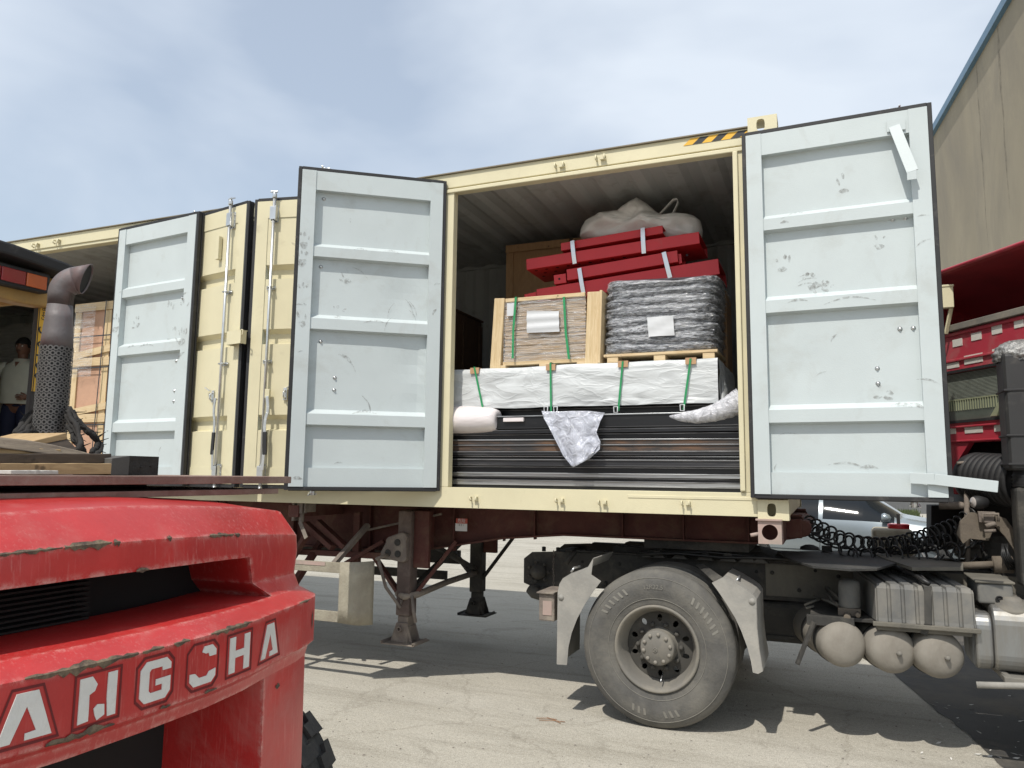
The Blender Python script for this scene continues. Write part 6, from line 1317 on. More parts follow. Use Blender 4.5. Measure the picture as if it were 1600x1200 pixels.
# fifth wheel, ramps and springs on the frame
mb = MB(); mb.lathe((-.70, 1.21, 1.035), (0, 0, 1), [(.0001, .03), (.42, .03), (.45, .015), (.45, 0), (.0001, 0)], 40); mb.box((-1.35, .95, 1.0), (-.85, 1.10, 1.05)); mb.box((-1.35, 1.32, 1.0), (-.85, 1.47, 1.05)); mb.build('fifth_wheel', 'chassis', TK, bevel=.006)
mb = MB(); mb.prism([(-1.15, .84, 1.015), (-.15, .84, 1.015), (-.3, .84, 1.05), (-.5, .84, 1.075), (-.95, .84, 1.06)], (0, .75, 0)); mb.build('fifth_wheel_base', 'chassis', TK, bevel=.006)
mb = MB()
for k in range(7): L_ = 1.0-k*.11; mb.box((-.775-L_*.55, .60, .70-k*.018), (-.775+L_*.55, .69, .716-k*.018))
mb.build('leaf_spring', 'chassis', TK)
for px, py, hgt in ((1025, 868, .05), (1012, 872, .03), (1060, 866, .04), (1100, 868, .05), (1135, 866, .06), (1165, 868, .05), (1185, 870, .03)):
    p = at(px, py, Y=.72); mb = MB(); mb.prism([(p.x-.05, .70, 1.0), (p.x+.07, .70, 1.0), (p.x+.03, .70, 1.0+hgt), (p.x-.01, .70, 1.0+hgt)], (0, .06, 0)); mb.build('clip', 'disc_dark', TK, bevel=.004)
mb = MB(); mb.tube([(-1.1, .70, 1.02), (-.8, .66, 1.045), (-.5, .68, 1.03), (-.2, .70, 1.04), (.1, .74, 1.03)], .012, 6); mb.tube([(-1.0, .74, 1.03), (-.6, .70, 1.06), (-.3, .72, 1.045), (.2, .78, 1.03)], .009, 6); mb.build('brake_line', 'hose', TK)
mb = MB(); mb.tube([at(885, 880, Y=.6), at(893, 868, Y=.6), at(898, 862, Y=.65)], .02, 10); mb.build('shock_absorber', 'chassis', TK)
for k in range(14):
    p = at(865+.4*sin(k), 862+k*5.4, Y=.66); mb = MB() if k == 0 else mb; q = [p+Vector((.006*cos(t)*(1 if k % 2 else .2), .006*cos(t)*(.2 if k % 2 else 1), .011*sin(t))) for t in [2*pi*i/8 for i in range(8)]]; mb.tube(q, .0022, 5, closed=True)
mb.build('chain', 'leg_grey', TK)
# drive wheels: twin tyres either side
wc = Vector((-.825, 0, .497)); R = .528
def WMB():
    m_ = MB(); m_.T = Matrix.Translation(wc) @ Matrix.Diagonal((.941, 1, .941, 1)) @ Matrix.Translation(-wc); return m_
def truck_tyre(yc, w, par, name='tyre'):
    h = w/2; prof = [(.272, -h*.80), (.285, -h*.92), (.305, -h*.93), (.33, -h*.985), (.37, -h*1.06), (.42, -h*1.09), (.462, -h*1.03), (.490, -h*.95), (.505, -h*.86), (.519, -h*.80), (.5235, -h*.70), (R, -h*.60)]
    groove = []
    for g in (-.36, 0, .36): groove += [(R, h*(g-.05)), (R-.012, h*(g-.045)), (R-.012, h*(g+.045)), (R, h*(g+.05))]
    prof = prof+groove+[(r, -y) for r, y in reversed(prof)]
    mb = WMB(); mb.lathe((wc.x, yc, wc.z), (0, 1, 0), prof, 96)
    mb.v = [Vector((v.x, v.y, max(v.z, .001))) for v in mb.v]
    return mb.build(name, 'tyre_dusty', par, weld=False)
def wheel(side):
    s = -1 if side == 'near' else 1; yo = .15 if side == 'near' else 2.29; W2 = thing.__name__ and None
    mb = WMB(); yf = yo+s*.13
    # rim: lip, tapering well, disc set in, hand holes are real openings in the disc
    mb.lathe((wc.x, yf, wc.z), (0, -s, 0), [(.292, .004), (.290, -.006), (.280, -.010), (.270, .0), (.262, .02), (.252, .07), (.236, .105), (.229, .125)], 72)
    rim = mb.build('rim', 'rim_dusty', TK, weld=False)
    mb = WMB(); K = 10; nd = 80; rin, rout = .125, .2295
    # disc ring with ten holes
    for k in range(K):
        a0 = 2*pi*(k+.5)/K; pa = 2*pi/K; ho, hi_ = [], []
        J = 20
        for j in range(J):
            t = 2*pi*(j+.5)/J; ct, st = cos(t), sin(t); kk = 1/max(abs(ct), abs(st))
            hi_.append((a0+.017*ct/.185, .187+.023*st)); ho.append((a0+ct*kk*pa/2, (rin+rout)/2+st*kk*(rout-rin)/2))
        q = lambda a, r, dy: Vector((wc.x+r*cos(a), yf-s*(.112+.018*(r-rin)/(rout-rin))-s*dy, wc.z+r*sin(a)))
        mb.add([q(a, r, 0) for a, r in hi_]+[q(a, r, 0) for a, r in ho]+[q(a, r, .012) for a, r in hi_], [(j, (j+1) % J, J+(j+1) % J, J+j) for j in range(J)]+[(j, (j+1) % J, 2*J+(j+1) % J, 2*J+j) for j in range(J)], 0, False)
    mb.lathe((wc.x, yf-s*.112, wc.z), (0, s, 0), [(.126, 0), (.120, .004), (.118, .060), (.116, .086), (.108, .094), (.0001, .096)] , 40, 1)
    disc = mb.build('wheel_disc', ['disc_dark', 'rim_dusty'], rim, weld=False)
    for k in range(10):
        t = 2*pi*k/10; mb = WMB(); mb.lathe((wc.x+.150*cos(t), yf-s*.112, wc.z+.150*sin(t)), (0, s, 0), [(.017, -.004), (.017, .020), (.012, .028), (.0001, .030)], 6); mb.build('wheel_nut', 'disc_dark', disc)
        t += .2; mb = WMB(); mb.lathe((wc.x+.093*cos(t), yf-s*.017, wc.z+.093*sin(t)), (0, s, 0), [(.013, -.001), (.013, .008), (.010, .011), (.0001, .012)], 6); mb.build('hub_bolt', 'tank_dust', disc)
    mb = WMB(); mb.lathe((wc.x-.012, yf-s*.016, wc.z-.012), (0, s, 0), [(.017, 0), (.017, .004), (.011, .004), (.011, .001), (.006, .001), (.006, .006), (.0001, .007)], 16); mb.build('hub_plug', 'rim_dusty', disc)
    mb = WMB(); mb.tube([(wc.x+.02, yf-s*.11, wc.z-.185), (wc.x+.022, yf-s*.05, wc.z-.20), (wc.x+.024, yf-s*.02, wc.z-.215)], .004, 6); mb.build('valve', 'zinc', disc)
    t1 = truck_tyre(yo, .27, TK); t2 = truck_tyre(yo-s*.34, .27, TK)
    return t1, yo-.15
ty, _ = wheel('near'); wheel('far')
# raised lettering and ribs on the near sidewall
def side_text(s_, ang, r, size, par):
    vs, fs = text_outline(s_, size=size); mb = WMB(); out_ = []
    for v in vs:
        a = ang-v.x/r; rad = r+v.y; h = .135; yy = .15-(h*1.085+.002)-(0 if rad > .40 else (.40-rad)*.28) + (0 if rad < .44 else (rad-.44)*.25)
        out_.append(Vector((wc.x+rad*cos(a), yy-.0025, wc.z+rad*sin(a))))
    mb.add(out_, fs); mb.build('sidewall_lettering', 'tyre_letter', par, weld=False)
M['tyre_letter'] = mat('dust on raised lettering', (.20, .19, .165), .9, var=.2, scale=20)
side_text('12R22.5', radians(92), .415, .042, ty); side_text('DUTY', radians(270), .425, .05, ty) if False else None
for a0, a1 in ((18, 52), (118, 150), (246, 262), (276, 292)):
    mb = WMB(); k = 0; a = a0
    while a < a1:
        t = radians(a); t2_ = radians(a+2.2)
        def q(t, r): return Vector((wc.x+r*cos(t), .15-.1495+(.0 if r < .43 else .004), wc.z+r*sin(t)))
        mb.add([q(t, .40), q(t+.03, .445), q(t2_+.03, .445), q(t2_, .40)], [(0, 1, 2, 3)]); a += 5.5
    mb.build('sidewall_ribs', 'tyre_letter', ty)
for r_ in (.335, .475):
    mb = WMB(); mb.tube([(wc.x+r_*cos(t), .15-(.1355 if r_ < .4 else .1355), wc.z+r_*sin(t)) for t in [2*pi*i/90 for i in range(90)]], .0022, 5, closed=True); mb.build('sidewall_ring', 'tyre_letter', ty)
mb = MB(); mb.cyl((wc.x, .3, wc.z), (wc.x, 2.14, wc.z), .08); mb.lathe((wc.x, 1.21, wc.z), (0, 0, 1), [(.0001, -.2), (.16, -.12), (.2, 0), (.16, .12), (.0001, .2)], 20); mb.build('rear_axle', 'chassis', TK)
mb = MB(); mb.cyl((wc.x+.05, 1.21, .55), (2.6, 1.21, .62), .05); mb.build('drive_shaft', 'chassis', TK)
# mudguards: two quarter shells, the middle piece gone
def c7(x, y): return (780+x/3.159, 780+y/3.159)
def mudguard(skirt, edge, par, depth=.56, yf=-.012):
    P3 = [at(*c7(*p), Y=yf) for p in skirt]; E3 = [at(*c7(*p), Y=yf) for p in edge]
    mb = MB(); mb.add(P3, [tuple(range(len(P3)))]); mb.ribbon([p+Vector((0, .003, 0)) for p in E3], (0, depth, 0)); o = mb.build('mudguard', 'guard_plastic', par, solid=.006, weld=False); return P3
ls = [(285, 815), (335, 818), (342, 730), (358, 660), (385, 590), (425, 515), (465, 455), (503, 405), (455, 372), (465, 292), (440, 335), (400, 352), (355, 368), (315, 392), (298, 420), (290, 460), (288, 600)]
le = [(285, 815), (288, 600), (290, 460), (298, 420), (315, 392), (355, 368), (400, 352), (440, 335), (465, 292)]
mudguard(ls, le, TK, .50)
rs = [(1050, 412), (1105, 385), (1160, 412), (1215, 445), (1250, 470), (1268, 495), (1270, 560), (1272, 640), (1282, 740), (1300, 850), (1278, 862), (1252, 855), (1243, 800), (1225, 730), (1195, 650), (1165, 585), (1125, 520), (1085, 460)]
re_ = [(1105, 385), (1160, 412), (1215, 445), (1250, 470), (1268, 495), (1270, 560), (1272, 640), (1282, 740), (1300, 850)]
mudguard(rs, re_, TK, .50)
mb = MB(); mb.add([at(*c7(970, 325), Y=.35), at(*c7(1010, 322), Y=.35), at(*c7(1105, 388), Y=.0), at(*c7(1060, 410), Y=.0)], [(0, 1, 2, 3)]); mb.build('guard_stay', 'chassis', TK, solid=.006)
for p in ((305, 485), (1248, 505)): c = at(*c7(*p), Y=-.016); mb = MB(); mb.lathe(c, (0, -1, 0), [(.020, 0), (.019, .004), (.0001, .006)], 16); mb.build('guard_bolt', 'guard_plastic', TK)
for p in ((355, 360), (1165, 412)): c = at(*c7(*p), Y=.1); mb = MB(); mb.tube([c, c+Vector((.02, 0, .03)), c+Vector((.01, .2, .02))], .008, 6); mb.build('guard_clamp', 'zinc', TK)
# tail lamp hanging off the rear mudguard
a_, b_ = at(*c7(196, 462), Y=.02), at(*c7(272, 605), Y=.02)
mb = MB(); mb.box((a_.x, .02, b_.z), (b_.x, .30, a_.z)); tl_ = mb.build('tail_lamp', 'leg_grey', TK, bevel=.008)
mb = MB(); mb.box((a_.x-.004, .04, b_.z+.015), (a_.x-.0005, .28, a_.z-.015)); mb.build('lens', 'lens_red', tl_)
mb = MB(); mb.box((a_.x+.03, .016, b_.z+.04), (b_.x-.018, .0195, a_.z-.05)); mb.build('lens', 'pinkish', tl_)
mb = MB(); mb.box((a_.x-.01, .0, a_.z), (b_.x+.0, .31, a_.z+.008)); mb.build('lamp_hood', 'leg_grey', tl_)
# three air tanks
ax = Vector((-.30, .954, 0)).normalized()
for i, (x_, z_, ln) in enumerate(((.300, .600, .72), (.568, .592, .55), (.815, .590, .55))):
    c = Vector((x_, .10, z_)); r_ = .134; mb = MB()
    mb.lathe(c, ax, [(.0001, 0), (.045, .002), (.085, .010), (.112, .024), (.128, .044), (r_, .068), (r_, ln-.07), (.11, ln-.02), (.0001, ln)], 44); tk_ = mb.build('air_tank', 'tank_dust', TK)
    if i: mb = MB(); mb.lathe(c+Vector((.012, -.001, -.004)), -ax, [(.015, -.004), (.015, .012), (.010, .02), (.0001, .022)], 6); mb.build('drain_plug', 'rim_dusty', tk_)
    for q_ in (.16, .42):
        mb = MB(); mb.lathe(c+ax*q_, ax, [(r_+.004, 0), (r_+.004, .035), (r_, .035), (r_, 0), (r_+.004, 0)], 40); mb.build('tank_strap', 'chassis', tk_)
mb = MB(); mb.bar((.12, .16, .72), (.02, .10, .47), .028, .020); mb.build('stay_rod', 'chassis', TK, bevel=.003)
mb = MB(); mb.box((.10, .18, .735), (1.05, .78, .758)); mb.box((.08, .16, .70), (.35, .2, .76)); mb.build('tank_bracket', 'chassis', TK, bevel=.004)
# ribbed battery cover
yq = .10
ft_l, ft_r, fb_l, fb_r = at(1364, 914, Y=yq), at(1522, 922, Y=yq), at(1370, 972, Y=yq), at(1526, 980, Y=yq)
zt_q, zb_q = (ft_l.z+ft_r.z)/2, (fb_l.z+fb_r.z)/2; xl, xr = ft_l.x+.01, ft_r.x
M_ = 44
def cov(u, v):
    # v: 0 lower front, .5 front top edge, 1 back
    seg = [(yq-.005, zb_q), (yq, zb_q+.02), (yq+.012, zt_q-.02), (yq+.04, zt_q+.004), (yq+.55, zt_q+.035), (yq+.58, zt_q), (yq+.58, zb_q)]
    t = v*(len(seg)-1); i = min(int(t), len(seg)-2); f = t-i; y = seg[i][0]*(1-f)+seg[i+1][0]*f; z = seg[i][1]*(1-f)+seg[i+1][1]*f
    x = xl+(xr-xl)*u; k = (u*7) % 1; rib = -.012 if (k < .12 or k > .88) else 0
    if i >= 3: x = x-(.10)*min(1, (v*6-3)/1.) if i < 5 else x-.10
    return Vector((x, y-(rib if i < 4 else 0)*1, z+(rib if i in (3, 4) else 0)))
mb = MB(); mb.grid(cov, 84, 6, smooth=False)
for u, s_ in ((0, -1), (1, 1)):
    P3 = [cov(u, v/6) for v in range(7)]; mb.add(P3, [tuple(range(7))])
bc = mb.build('battery_cover', 'cover_grey', TK, weld=False)
mb = MB(); mb.box((xl-.02, yq-.03, zb_q-.025), (xr+.02, yq+.0, zb_q)); mb.box((xl-.0, yq+.0001, zb_q-.05), (xr-.02, yq+.56, zb_q-.0255)); mb.build('cover_lip', 'chassis_l', bc, bevel=.004)
mb = MB(); a_, b_ = at(1449, 918, Y=yq-.02), at(1450, 975, Y=yq-.02)
mb.bar(a_, b_, .035, .004, up=(0, 1, 0)); mb.bar(a_, at(1440, 908, Y=yq+.12), .035, .006); mb.bar(at(1440, 908, Y=yq+.12), at(1400, 890, Y=.62), .035, .006); mb.bar(b_, at(1443, 991, Y=yq), .035, .004, up=(0, 1, 0)); mb.build('cover_strap', 'mat_black', bc)
mb = MB(); mb.tube([at(1452, 912, Y=.1), at(1438, 904, Y=.15), at(1420, 893, Y=.3), at(1395, 884, Y=.5), at(1370, 890, Y=.55)], .012, 8); mb.tube([at(1452, 912, Y=.1), at(1440, 900, Y=.2), at(1425, 897, Y=.25), at(1410, 893, Y=.4)], .008, 8); mb.build('rubber_strap', 'hose', bc)
# air dryer
c = at(1328, 948, Y=.30); mb = MB(); mb.lathe((c.x, .30, c.z), (0, 0, 1), [(.060, 0), (.064, .01), (.064, .13), (.058, .155), (.035, .168), (.0001, .17)], 28); ad_ = mb.build('air_dryer', 'cover_grey', TK)
mb = MB(); mb.box((c.x-.07, .24, c.z-.05), (c.x+.06, .36, c.z-.002)); mb.cyl((c.x-.02, .22, c.z-.04), (c.x-.02, .16, c.z-.045), .02); mb.cyl((c.x+.04, .24, c.z-.03), (c.x+.04, .18, c.z-.03), .015); mb.build('dryer_base', 'tan_part', ad_, bevel=.004)
mb = MB()
for k, (p, q, r_) in enumerate((((1290, 922), (1302, 940), (1318, 950)), ((1292, 918), (1306, 930), (1320, 945)), ((1272, 932), (1296, 940), (1322, 952)))): mb.tube([at(*p, Y=.55), at(*q, Y=.42), at(*r_, Y=.3)], .010, 8)
mb.build('air_line', 'chassis_l', ad_)
mb = MB(); mb.tube([at(1285, 935, Y=.5), at(1270, 940, Y=.4), at(1257, 945, Y=.4), at(1260, 950, Y=.4), at(1272, 947, Y=.4)], .008, 8); mb.build('hook', 'chassis_l', TK)
# silencer between the rails
mb = MB(); mb.box((-.35, .80, .45), (.38, 1.5, .72)); mb.build('silencer', 'chassis', TK, bevel=.03)
mb = MB(); rr__ = random.Random(8); x0, x1 = -.3, .12; n_ = 24; tp = [Vector((x0+(x1-x0)*i/n_, .79, .50)) for i in range(n_+1)]; bt_ = [p-Vector((0, 0, .01+.035*rr__.random())) for p in tp]; mb.add(tp+bt_, [(i, i+1, n_+2+i, n_+1+i) for i in range(n_)]); mb.build('torn_flap', 'mat_black', TK, solid=.004)
# fuel tank with cap, step bar
fx = at(1524, 1000, Y=.12).x; ztk, zbk = at(1570, 948, Y=.12).z, at(1570, 1053, Y=.12).z
mb = MB(); rr_ = .10; sec = []
for (cy, cz, a0) in ((.10+rr_, ztk-rr_, 180), (.74-rr_, ztk-rr_, 90), (.74-rr_, zbk+rr_, 0), (.10+rr_, zbk+rr_, -90)):
    for k in range(7): t = radians(a0-k*15); sec.append((cy+rr_*cos(t), cz+rr_*sin(t)))
mb.prism([(fx+.09, y, z) for y, z in sec], (1.05, 0, 0)); mb.prism([(fx, .34+(y-.42)*.72, (ztk+zbk)/2+(z-(ztk+zbk)/2)*.86-.02) for y, z in sec], (.089, 0, 0)); ftk = mb.build('fuel_tank', 'alu_tank', TK, bevel=.018, segs=3)
c = at(1582, 957, Y=.20); mb = MB(); mb.lathe((c.x, .20, ztk-.01), (.0, -.35, .93), [(.085, 0), (.085, .018), (.060, .022), (.060, .034), (.045, .036), (.045, .052), (.0001, .055)], 28); mb.build('filler_cap', 'rim_dusty', ftk)
mb = MB(); mb.box((fx+.28, .085, zbk+.02), (fx+.31, .1, ztk-.05)); mb.box((fx+.28, .1, ztk+.002), (fx+.31, .74, ztk+.008)); mb.build('tank_band', 'rim_dusty', ftk)
za, zb_ = at(1550, 912, Y=.2).z, at(1550, 944, Y=.2).z
xa_, xb_ = at(1528, 930, Y=.2).x, at(1584, 930, Y=.2).x
mb = MB(); mb.box((xa_, .20, zb_), (xb_, .58, za)); bx2 = mb.build('urea_tank', 'cover_grey', TK, bevel=.014, segs=3)
mb = MB(); mb.box((xa_-.012, .19, za+.001), (xb_+.01, .60, za+.015)); mb.build('tank_lid', 'chassis_l', bx2, bevel=.005)
c = at(1562, 937, Y=.198); mb = MB(); mb.lathe((c.x, .199, c.z), (0, -1, 0), [(.022, 0), (.022, .004), (.014, .004), (.014, .001), (.007, .001), (.007, .005), (.0001, .005)], 16); mb.build('lock', 'black', bx2)
a_, b_ = at(1526, 1070, Y=.05), at(1640, 1073, Y=.05); mb = MB(); mb.tube([a_, b_, b_+Vector((.4, 0, 0))], .018, 12); mb.build('step_bar', 'guard_plastic', TK)
mb = MB(); mb.box((fx+.12, .06, zbk-.035), (fx+1.2, .70, zbk-.005)); mb.bar((fx+.02, .60, zbk+.06), (fx+.15, .09, zbk-.02), .03, .03); mb.build('tank_bearer', 'rim_dusty', TK, bevel=.004)
# deck sheets on the frame behind the cab
def sheet_px(pts, y_list, name, mt, t=.012, lift=0):
    P3 = [at(px, py, Z=z) for (px, py), z in zip(pts, y_list)]; mb = MB(); mb.add(P3, [tuple(range(len(P3)))]); return mb.build(name, mt, TK, solid=t)
zS = 1.065
sheet_px([(1214, 863), (1360, 861), (1425, 874), (1370, 890), (1330, 891), (1270, 886), (1238, 876)], [zS]*7, 'rubber_sheet', 'mat_black')
sheet_px([(1356, 863), (1438, 874), (1505, 882), (1505, 889), (1425, 889), (1380, 874)], [zS+.002]*6, 'deck_plate', 'chassis_l', .02)
p = at(1292, 867, Y=.62)
mb = MB(); mb.bar(at(1290, 862, Y=1.0), at(1368, 889, Y=.55), .035, .012); mb.box(at(1284, 862, Y=1.0), at(1300, 853, Y=1.04)); mb.build('strap_end', 'mat_black', TK)
mb = MB(); c = at(1265, 860, Y=1.3); mb.lathe((c.x, 1.3, 1.06), (0, 0, 1), [(.07, 0), (.065, .02), (.03, .035), (.0001, .038)], 20); mb.build('rubber_lump', 'mat_black', TK)
# coiled air and electric lines
def coil(path, r, pitch, tr, label=None, y=1.0):
    P3 = [at(px, py, Y=yy) for px, py, yy in path]; seg = [(P3[i+1]-P3[i]).length for i in range(len(P3)-1)]; tot = sum(seg); n_ = int(tot/pitch*14); pts = []; ph = 0
    for k in range(n_+1):
        d = tot*k/n_; i = 0
        while i < len(seg)-1 and d > seg[i]: d -= seg[i]; i += 1
        f = d/seg[i]; a, b = P3[i], P3[i+1]; pm = P3[i-1] if i else a*2-b; pn = P3[i+2] if i+2 < len(P3) else b*2-a
        q = .5*((2*a)+(b-pm)*f+(2*pm-5*a+4*b-pn)*f*f+(3*a-pm-3*b+pn)*f**3); T = (b-a).normalized(); s_ = T.cross(Vector((0, 0, 1))).normalized(); u_ = s_.cross(T); env = min(1, k/16, (n_-k)/16); ph += 2*pi/14*(1+.28*sin(k*.021+len(path))); rr = r*(1+.16*noise.noise(Vector((k*.05, r*50, 0))))*env
        pts.append(q+((s_*.55+T*.83)*cos(ph)+u_*sin(ph))*rr)
    mb = MB(); mb.tube(pts, tr, 6); return mb.build('coiled_hose', 'hose', TK)
coil([(1255, 812, .75), (1280, 826, .8), (1315, 842, .85), (1360, 851, .9), (1405, 849, .9), (1450, 838, .9), (1490, 822, .85), (1520, 806, .8), (1540, 800, .8)], .052, .048, .0075)
coil([(1255, 815, .85), (1275, 832, .9), (1310, 845, .95), (1350, 850, .95), (1400, 854, .95), (1450, 850, .9), (1490, 844, .85), (1525, 838, .8), (1545, 830, .8)], .048, .042, .0075)
coil([(1318, 842, .8), (1322, 870, .8), (1345, 873, .78), (1385, 872, .78), (1425, 870, .76), (1465, 869, .75), (1500, 866, .75), (1530, 872, .75)], .072, .10, .0075)
# pipework behind the cab: gusset, cylinders, lines
def ppoly(pts, y, d, name, mt, par=TK, bev=.003):
    mb = MB(); mb.prism([at(px, py, Y=y) for px, py in pts], (0, d, 0)); return mb.build(name, mt, par, bevel=bev)
ppoly([(1500, 815), (1515, 801), (1530, 801), (1533, 815), (1555, 805), (1572, 810), (1590, 835), (1590, 868), (1570, 838), (1555, 822), (1545, 845), (1515, 842), (1505, 850), (1495, 835)], .62, .03, 'cab_bracket', 'tan_part')
ppoly([(1528, 799), (1556, 800), (1552, 818), (1530, 816)], .58, .03, 'bracket_plate', 'leg_grey')
ppoly([(1500, 850), (1530, 850), (1535, 872), (1498, 872)], .9, .2, 'valve_block', 'chassis')
mb = MB(); mb.cyl(at(1552, 882, Y=.6), at(1582, 882, Y=.6), .052); mb.cyl(at(1500, 884, Y=.62), at(1552, 882, Y=.62), .022); mb.build('lift_cylinder', 'tan_part', TK)
mb = MB(); mb.cyl(at(1468, 790, Y=.9), at(1515, 790, Y=.85), .026); mb.cyl(at(1510, 742, Y=.8), at(1512, 880, Y=.8), .016); mb.cyl(at(1495, 724, Y=.8), at(1512, 722, Y=.8), .010); mb.build('support_tube', 'leg_grey', TK)
rn = random.Random(12)
for k in range(16):
    mb = MB(); a_ = (rn.uniform(1470, 1560), rn.uniform(808, 880)); b_ = (a_[0]+rn.uniform(-30, 40), a_[1]+rn.uniform(-20, 25)); yy = rn.uniform(.7, 1.2); m_ = ((a_[0]+b_[0])/2+rn.uniform(-8, 8), (a_[1]+b_[1])/2+rn.uniform(2, 14)); mb.tube([at(*a_, Y=yy), at(*m_, Y=yy-.05), at(*b_, Y=yy)], rn.choice((.006, .009, .012)), 6); mb.build('hose', 'hose', TK)
for k in range(5): mb = MB(); mb.tube([at(1570+rn.uniform(-4, 10), 850, Y=.5), at(1565+k*3, 868, Y=.45), at(1575+k*4, 890, Y=.5), at(1588+k*2, 880, Y=.5)], .006, 6); mb.build('hose', 'hose', TK)
for k in range(9):
    p = at(1480+k*9+rn.uniform(-4, 4), 862+rn.uniform(-14, 18), Y=rn.uniform(.8, 1.1)); mb = MB(); mb.cyl(p, p+Vector((rn.uniform(.03, .07), -.03, rn.uniform(-.02, .04))), rn.uniform(.014, .03), n=10); mb.build('valve', rn.choice(('tan_part', 'leg_grey', 'chassis')), TK)
mb = MB(); mb.tube([at(1536, 815, Y=.56), at(1536, 803, Y=.56), at(1560, 803, Y=.56), at(1560, 815, Y=.56)], .008, 8); mb.cyl(at(1540, 822, Y=.55), at(1556, 818, Y=.55), .014); mb.cyl(at(1538, 830, Y=.55), at(1556, 829, Y=.55), .010); mb.build('pipe_fitting', 'leg_grey', TK)
mb = MB(); mb.box((1.15, .9, .55), (2.6, 1.5, 1.25)); mb.build('gearbox', 'chassis', TK, bevel=.06)
ppoly([(1455, 790), (1500, 790), (1520, 860), (1455, 850)], 1.5, .3, 'dark_backdrop', 'black')  # added black sheet stands in for the dark below the cab
# work lamp
c = at(1524, 785, Y=.62); mb = MB(); mb.lathe(c, (.93, .36, 0), [(.036, -.015), (.042, .0), (.042, .03), (.03, .07), (.0001, .09)], 24); wl = mb.build('work_lamp', 'rubber', TK)
mb = MB(); mb.lathe(c-Vector((.93, .36, 0))*.015, (-.93, -.36, 0), [(.034, -.001), (.030, .004), (.0001, .008)], 24); mb.build('lens', 'lens_clear', wl)
# ---- cab: its rear wall, seen from behind and to the side
Pa = Vector((1.40, .45, 0)); wd = Vector((-.53, .848, 0)).normalized(); hd_ = Vector((wd.y, -wd.x, 0))         # hd_: towards the front of the cab
def atw(px, py, off=0.):
    d = ray(px, py); t = (Pa+hd_*(-off)-CAM).dot(hd_)/d.dot(hd_); return CAM+t*d
def wpoly(pts, off, thick, name, mt, par=TK, bev=.004):
    mb = MB(); mb.prism([atw(px, py, off) for px, py in pts], hd_*thick); return mb.build(name, mt, par, bevel=bev)
def wl_(px, py): q = atw(px, py); return (q-Pa).dot(wd), q.z
s0, s1 = -.75, 1.35; zlow = wl_(1500, 640)[1]
cabf = TK
# wall in pieces round the window and above the tunnel arch
mb = MB()
def Wp(s, z, o=0): return Pa+wd*s-hd_*o+Vector((0, 0, z))
zwt, zwb = wl_(1520, 578)[1], wl_(1520, 655)[1]; ztop_, zarch = wl_(1540, 506)[1], wl_(1540, 690)[1]
sw1 = wl_(1478, 600)[0]+.04; sw0 = wl_(1590, 600)[0]-.05
def wbox(mb, sa, sb, za, zb, o0=0, o1=-.04): mb.add([Wp(s, z, o) for z in (za, zb) for s, o in ((sa, o0), (sb, o0), (sb, o1), (sa, o1))], [(3, 2, 1, 0), (4, 5, 6, 7), (0, 1, 5, 4), (1, 2, 6, 5), (2, 3, 7, 6), (3, 0, 4, 7)])
wbox(mb, s0, s1, zwt, ztop_); wbox(mb, s0, s1, zarch, zwb); wbox(mb, s0, sw0, zwb, zwt); wbox(mb, sw1, s1, zwb, zwt)
sa1 = wl_(1492, 720)[0]; wbox(mb, sa1, wl_(1478, 740)[0]+.12, 1.50, zarch)
cw_ = mb.build('cab_rear_wall', 'cab_red', TK, bevel=.004)
mb = MB(); sa0 = wl_(1590, 720)[0]; mb.prism([Wp(sa1+.001, 1.50), Wp(sa1+.001, zarch-.001), Wp(sa1-.14, zarch-.001), Wp(sa1-.02, zarch-.13)], hd_*.04); mb.build('arch_corner', 'cab_red', cw_)
mb = MB(); [mb.box((0, 0, 0), (.001, .001, .001))]; mb = MB()
for z_, h_ in ((wl_(1540, 552)[1], .018), (ztop_-.01, .02), (wl_(1530, 663)[1], .014), (wl_(1530, 686)[1], .014)): wbox(mb, s0, s1, z_-h_, z_, .014, .0005)
mb.build('pressed_rib', 'cab_red', cw_, bevel=.004)
mb = MB(); wbox(mb, sw0, sw1, zwb, zwt, -.02, -.026); mb.build('window', 'glass', cw_)
mb = MB(); t = .018
wbox(mb, sw0-t, sw1+t, zwt, zwt+t, .012, .0005); wbox(mb, sw0-t, sw1+t, zwb-t, zwb, .012, .0005); wbox(mb, sw1, sw1+t, zwb+.0001, zwt-.0001, .012, .0005); wbox(mb, sw0-t, sw0, zwb+.0001, zwt-.0001, .012, .0005); mb.build('window_seal', 'rubber', cw_)
# pale stripes paint reflected corrugation on the glass; curtain folds show below
mb = MB()
for k in range(20): z_ = zwt-.008-k*.0088; wbox(mb, sw0+.005, sw1-.005, z_-.004, z_, -.0135, -.0195)
M['reflection'] = mat('pale grey green blind', (.26, .285, .24), .6, var=.3, scale=9)
mb.build('window_reflection', 'reflection', cw_)
mb = MB()
for k in range(30): s_ = sw0+.02+k*(sw1-sw0-.04)/30; wbox(mb, s_, s_+.006, zwt-.26, zwt-.185, -.0135, -.0195)
wbox(mb, sw0+.005, sw1-.005, zwt-.19, zwt-.182, -.013, -.0195); mb.build('curtain_fringe', 'curtain', cw_)
mb = MB(); mb.add([Wp(sw0+.10, zwt-.20, -.015), Wp(sw0+.20, zwt-.20, -.015), Wp(sw0+.30, zwb+.01, -.015), Wp(sw0+.06, zwb+.01, -.015)], [(0, 1, 2, 3)]); mb.build('curtain', 'curtain', cw_)
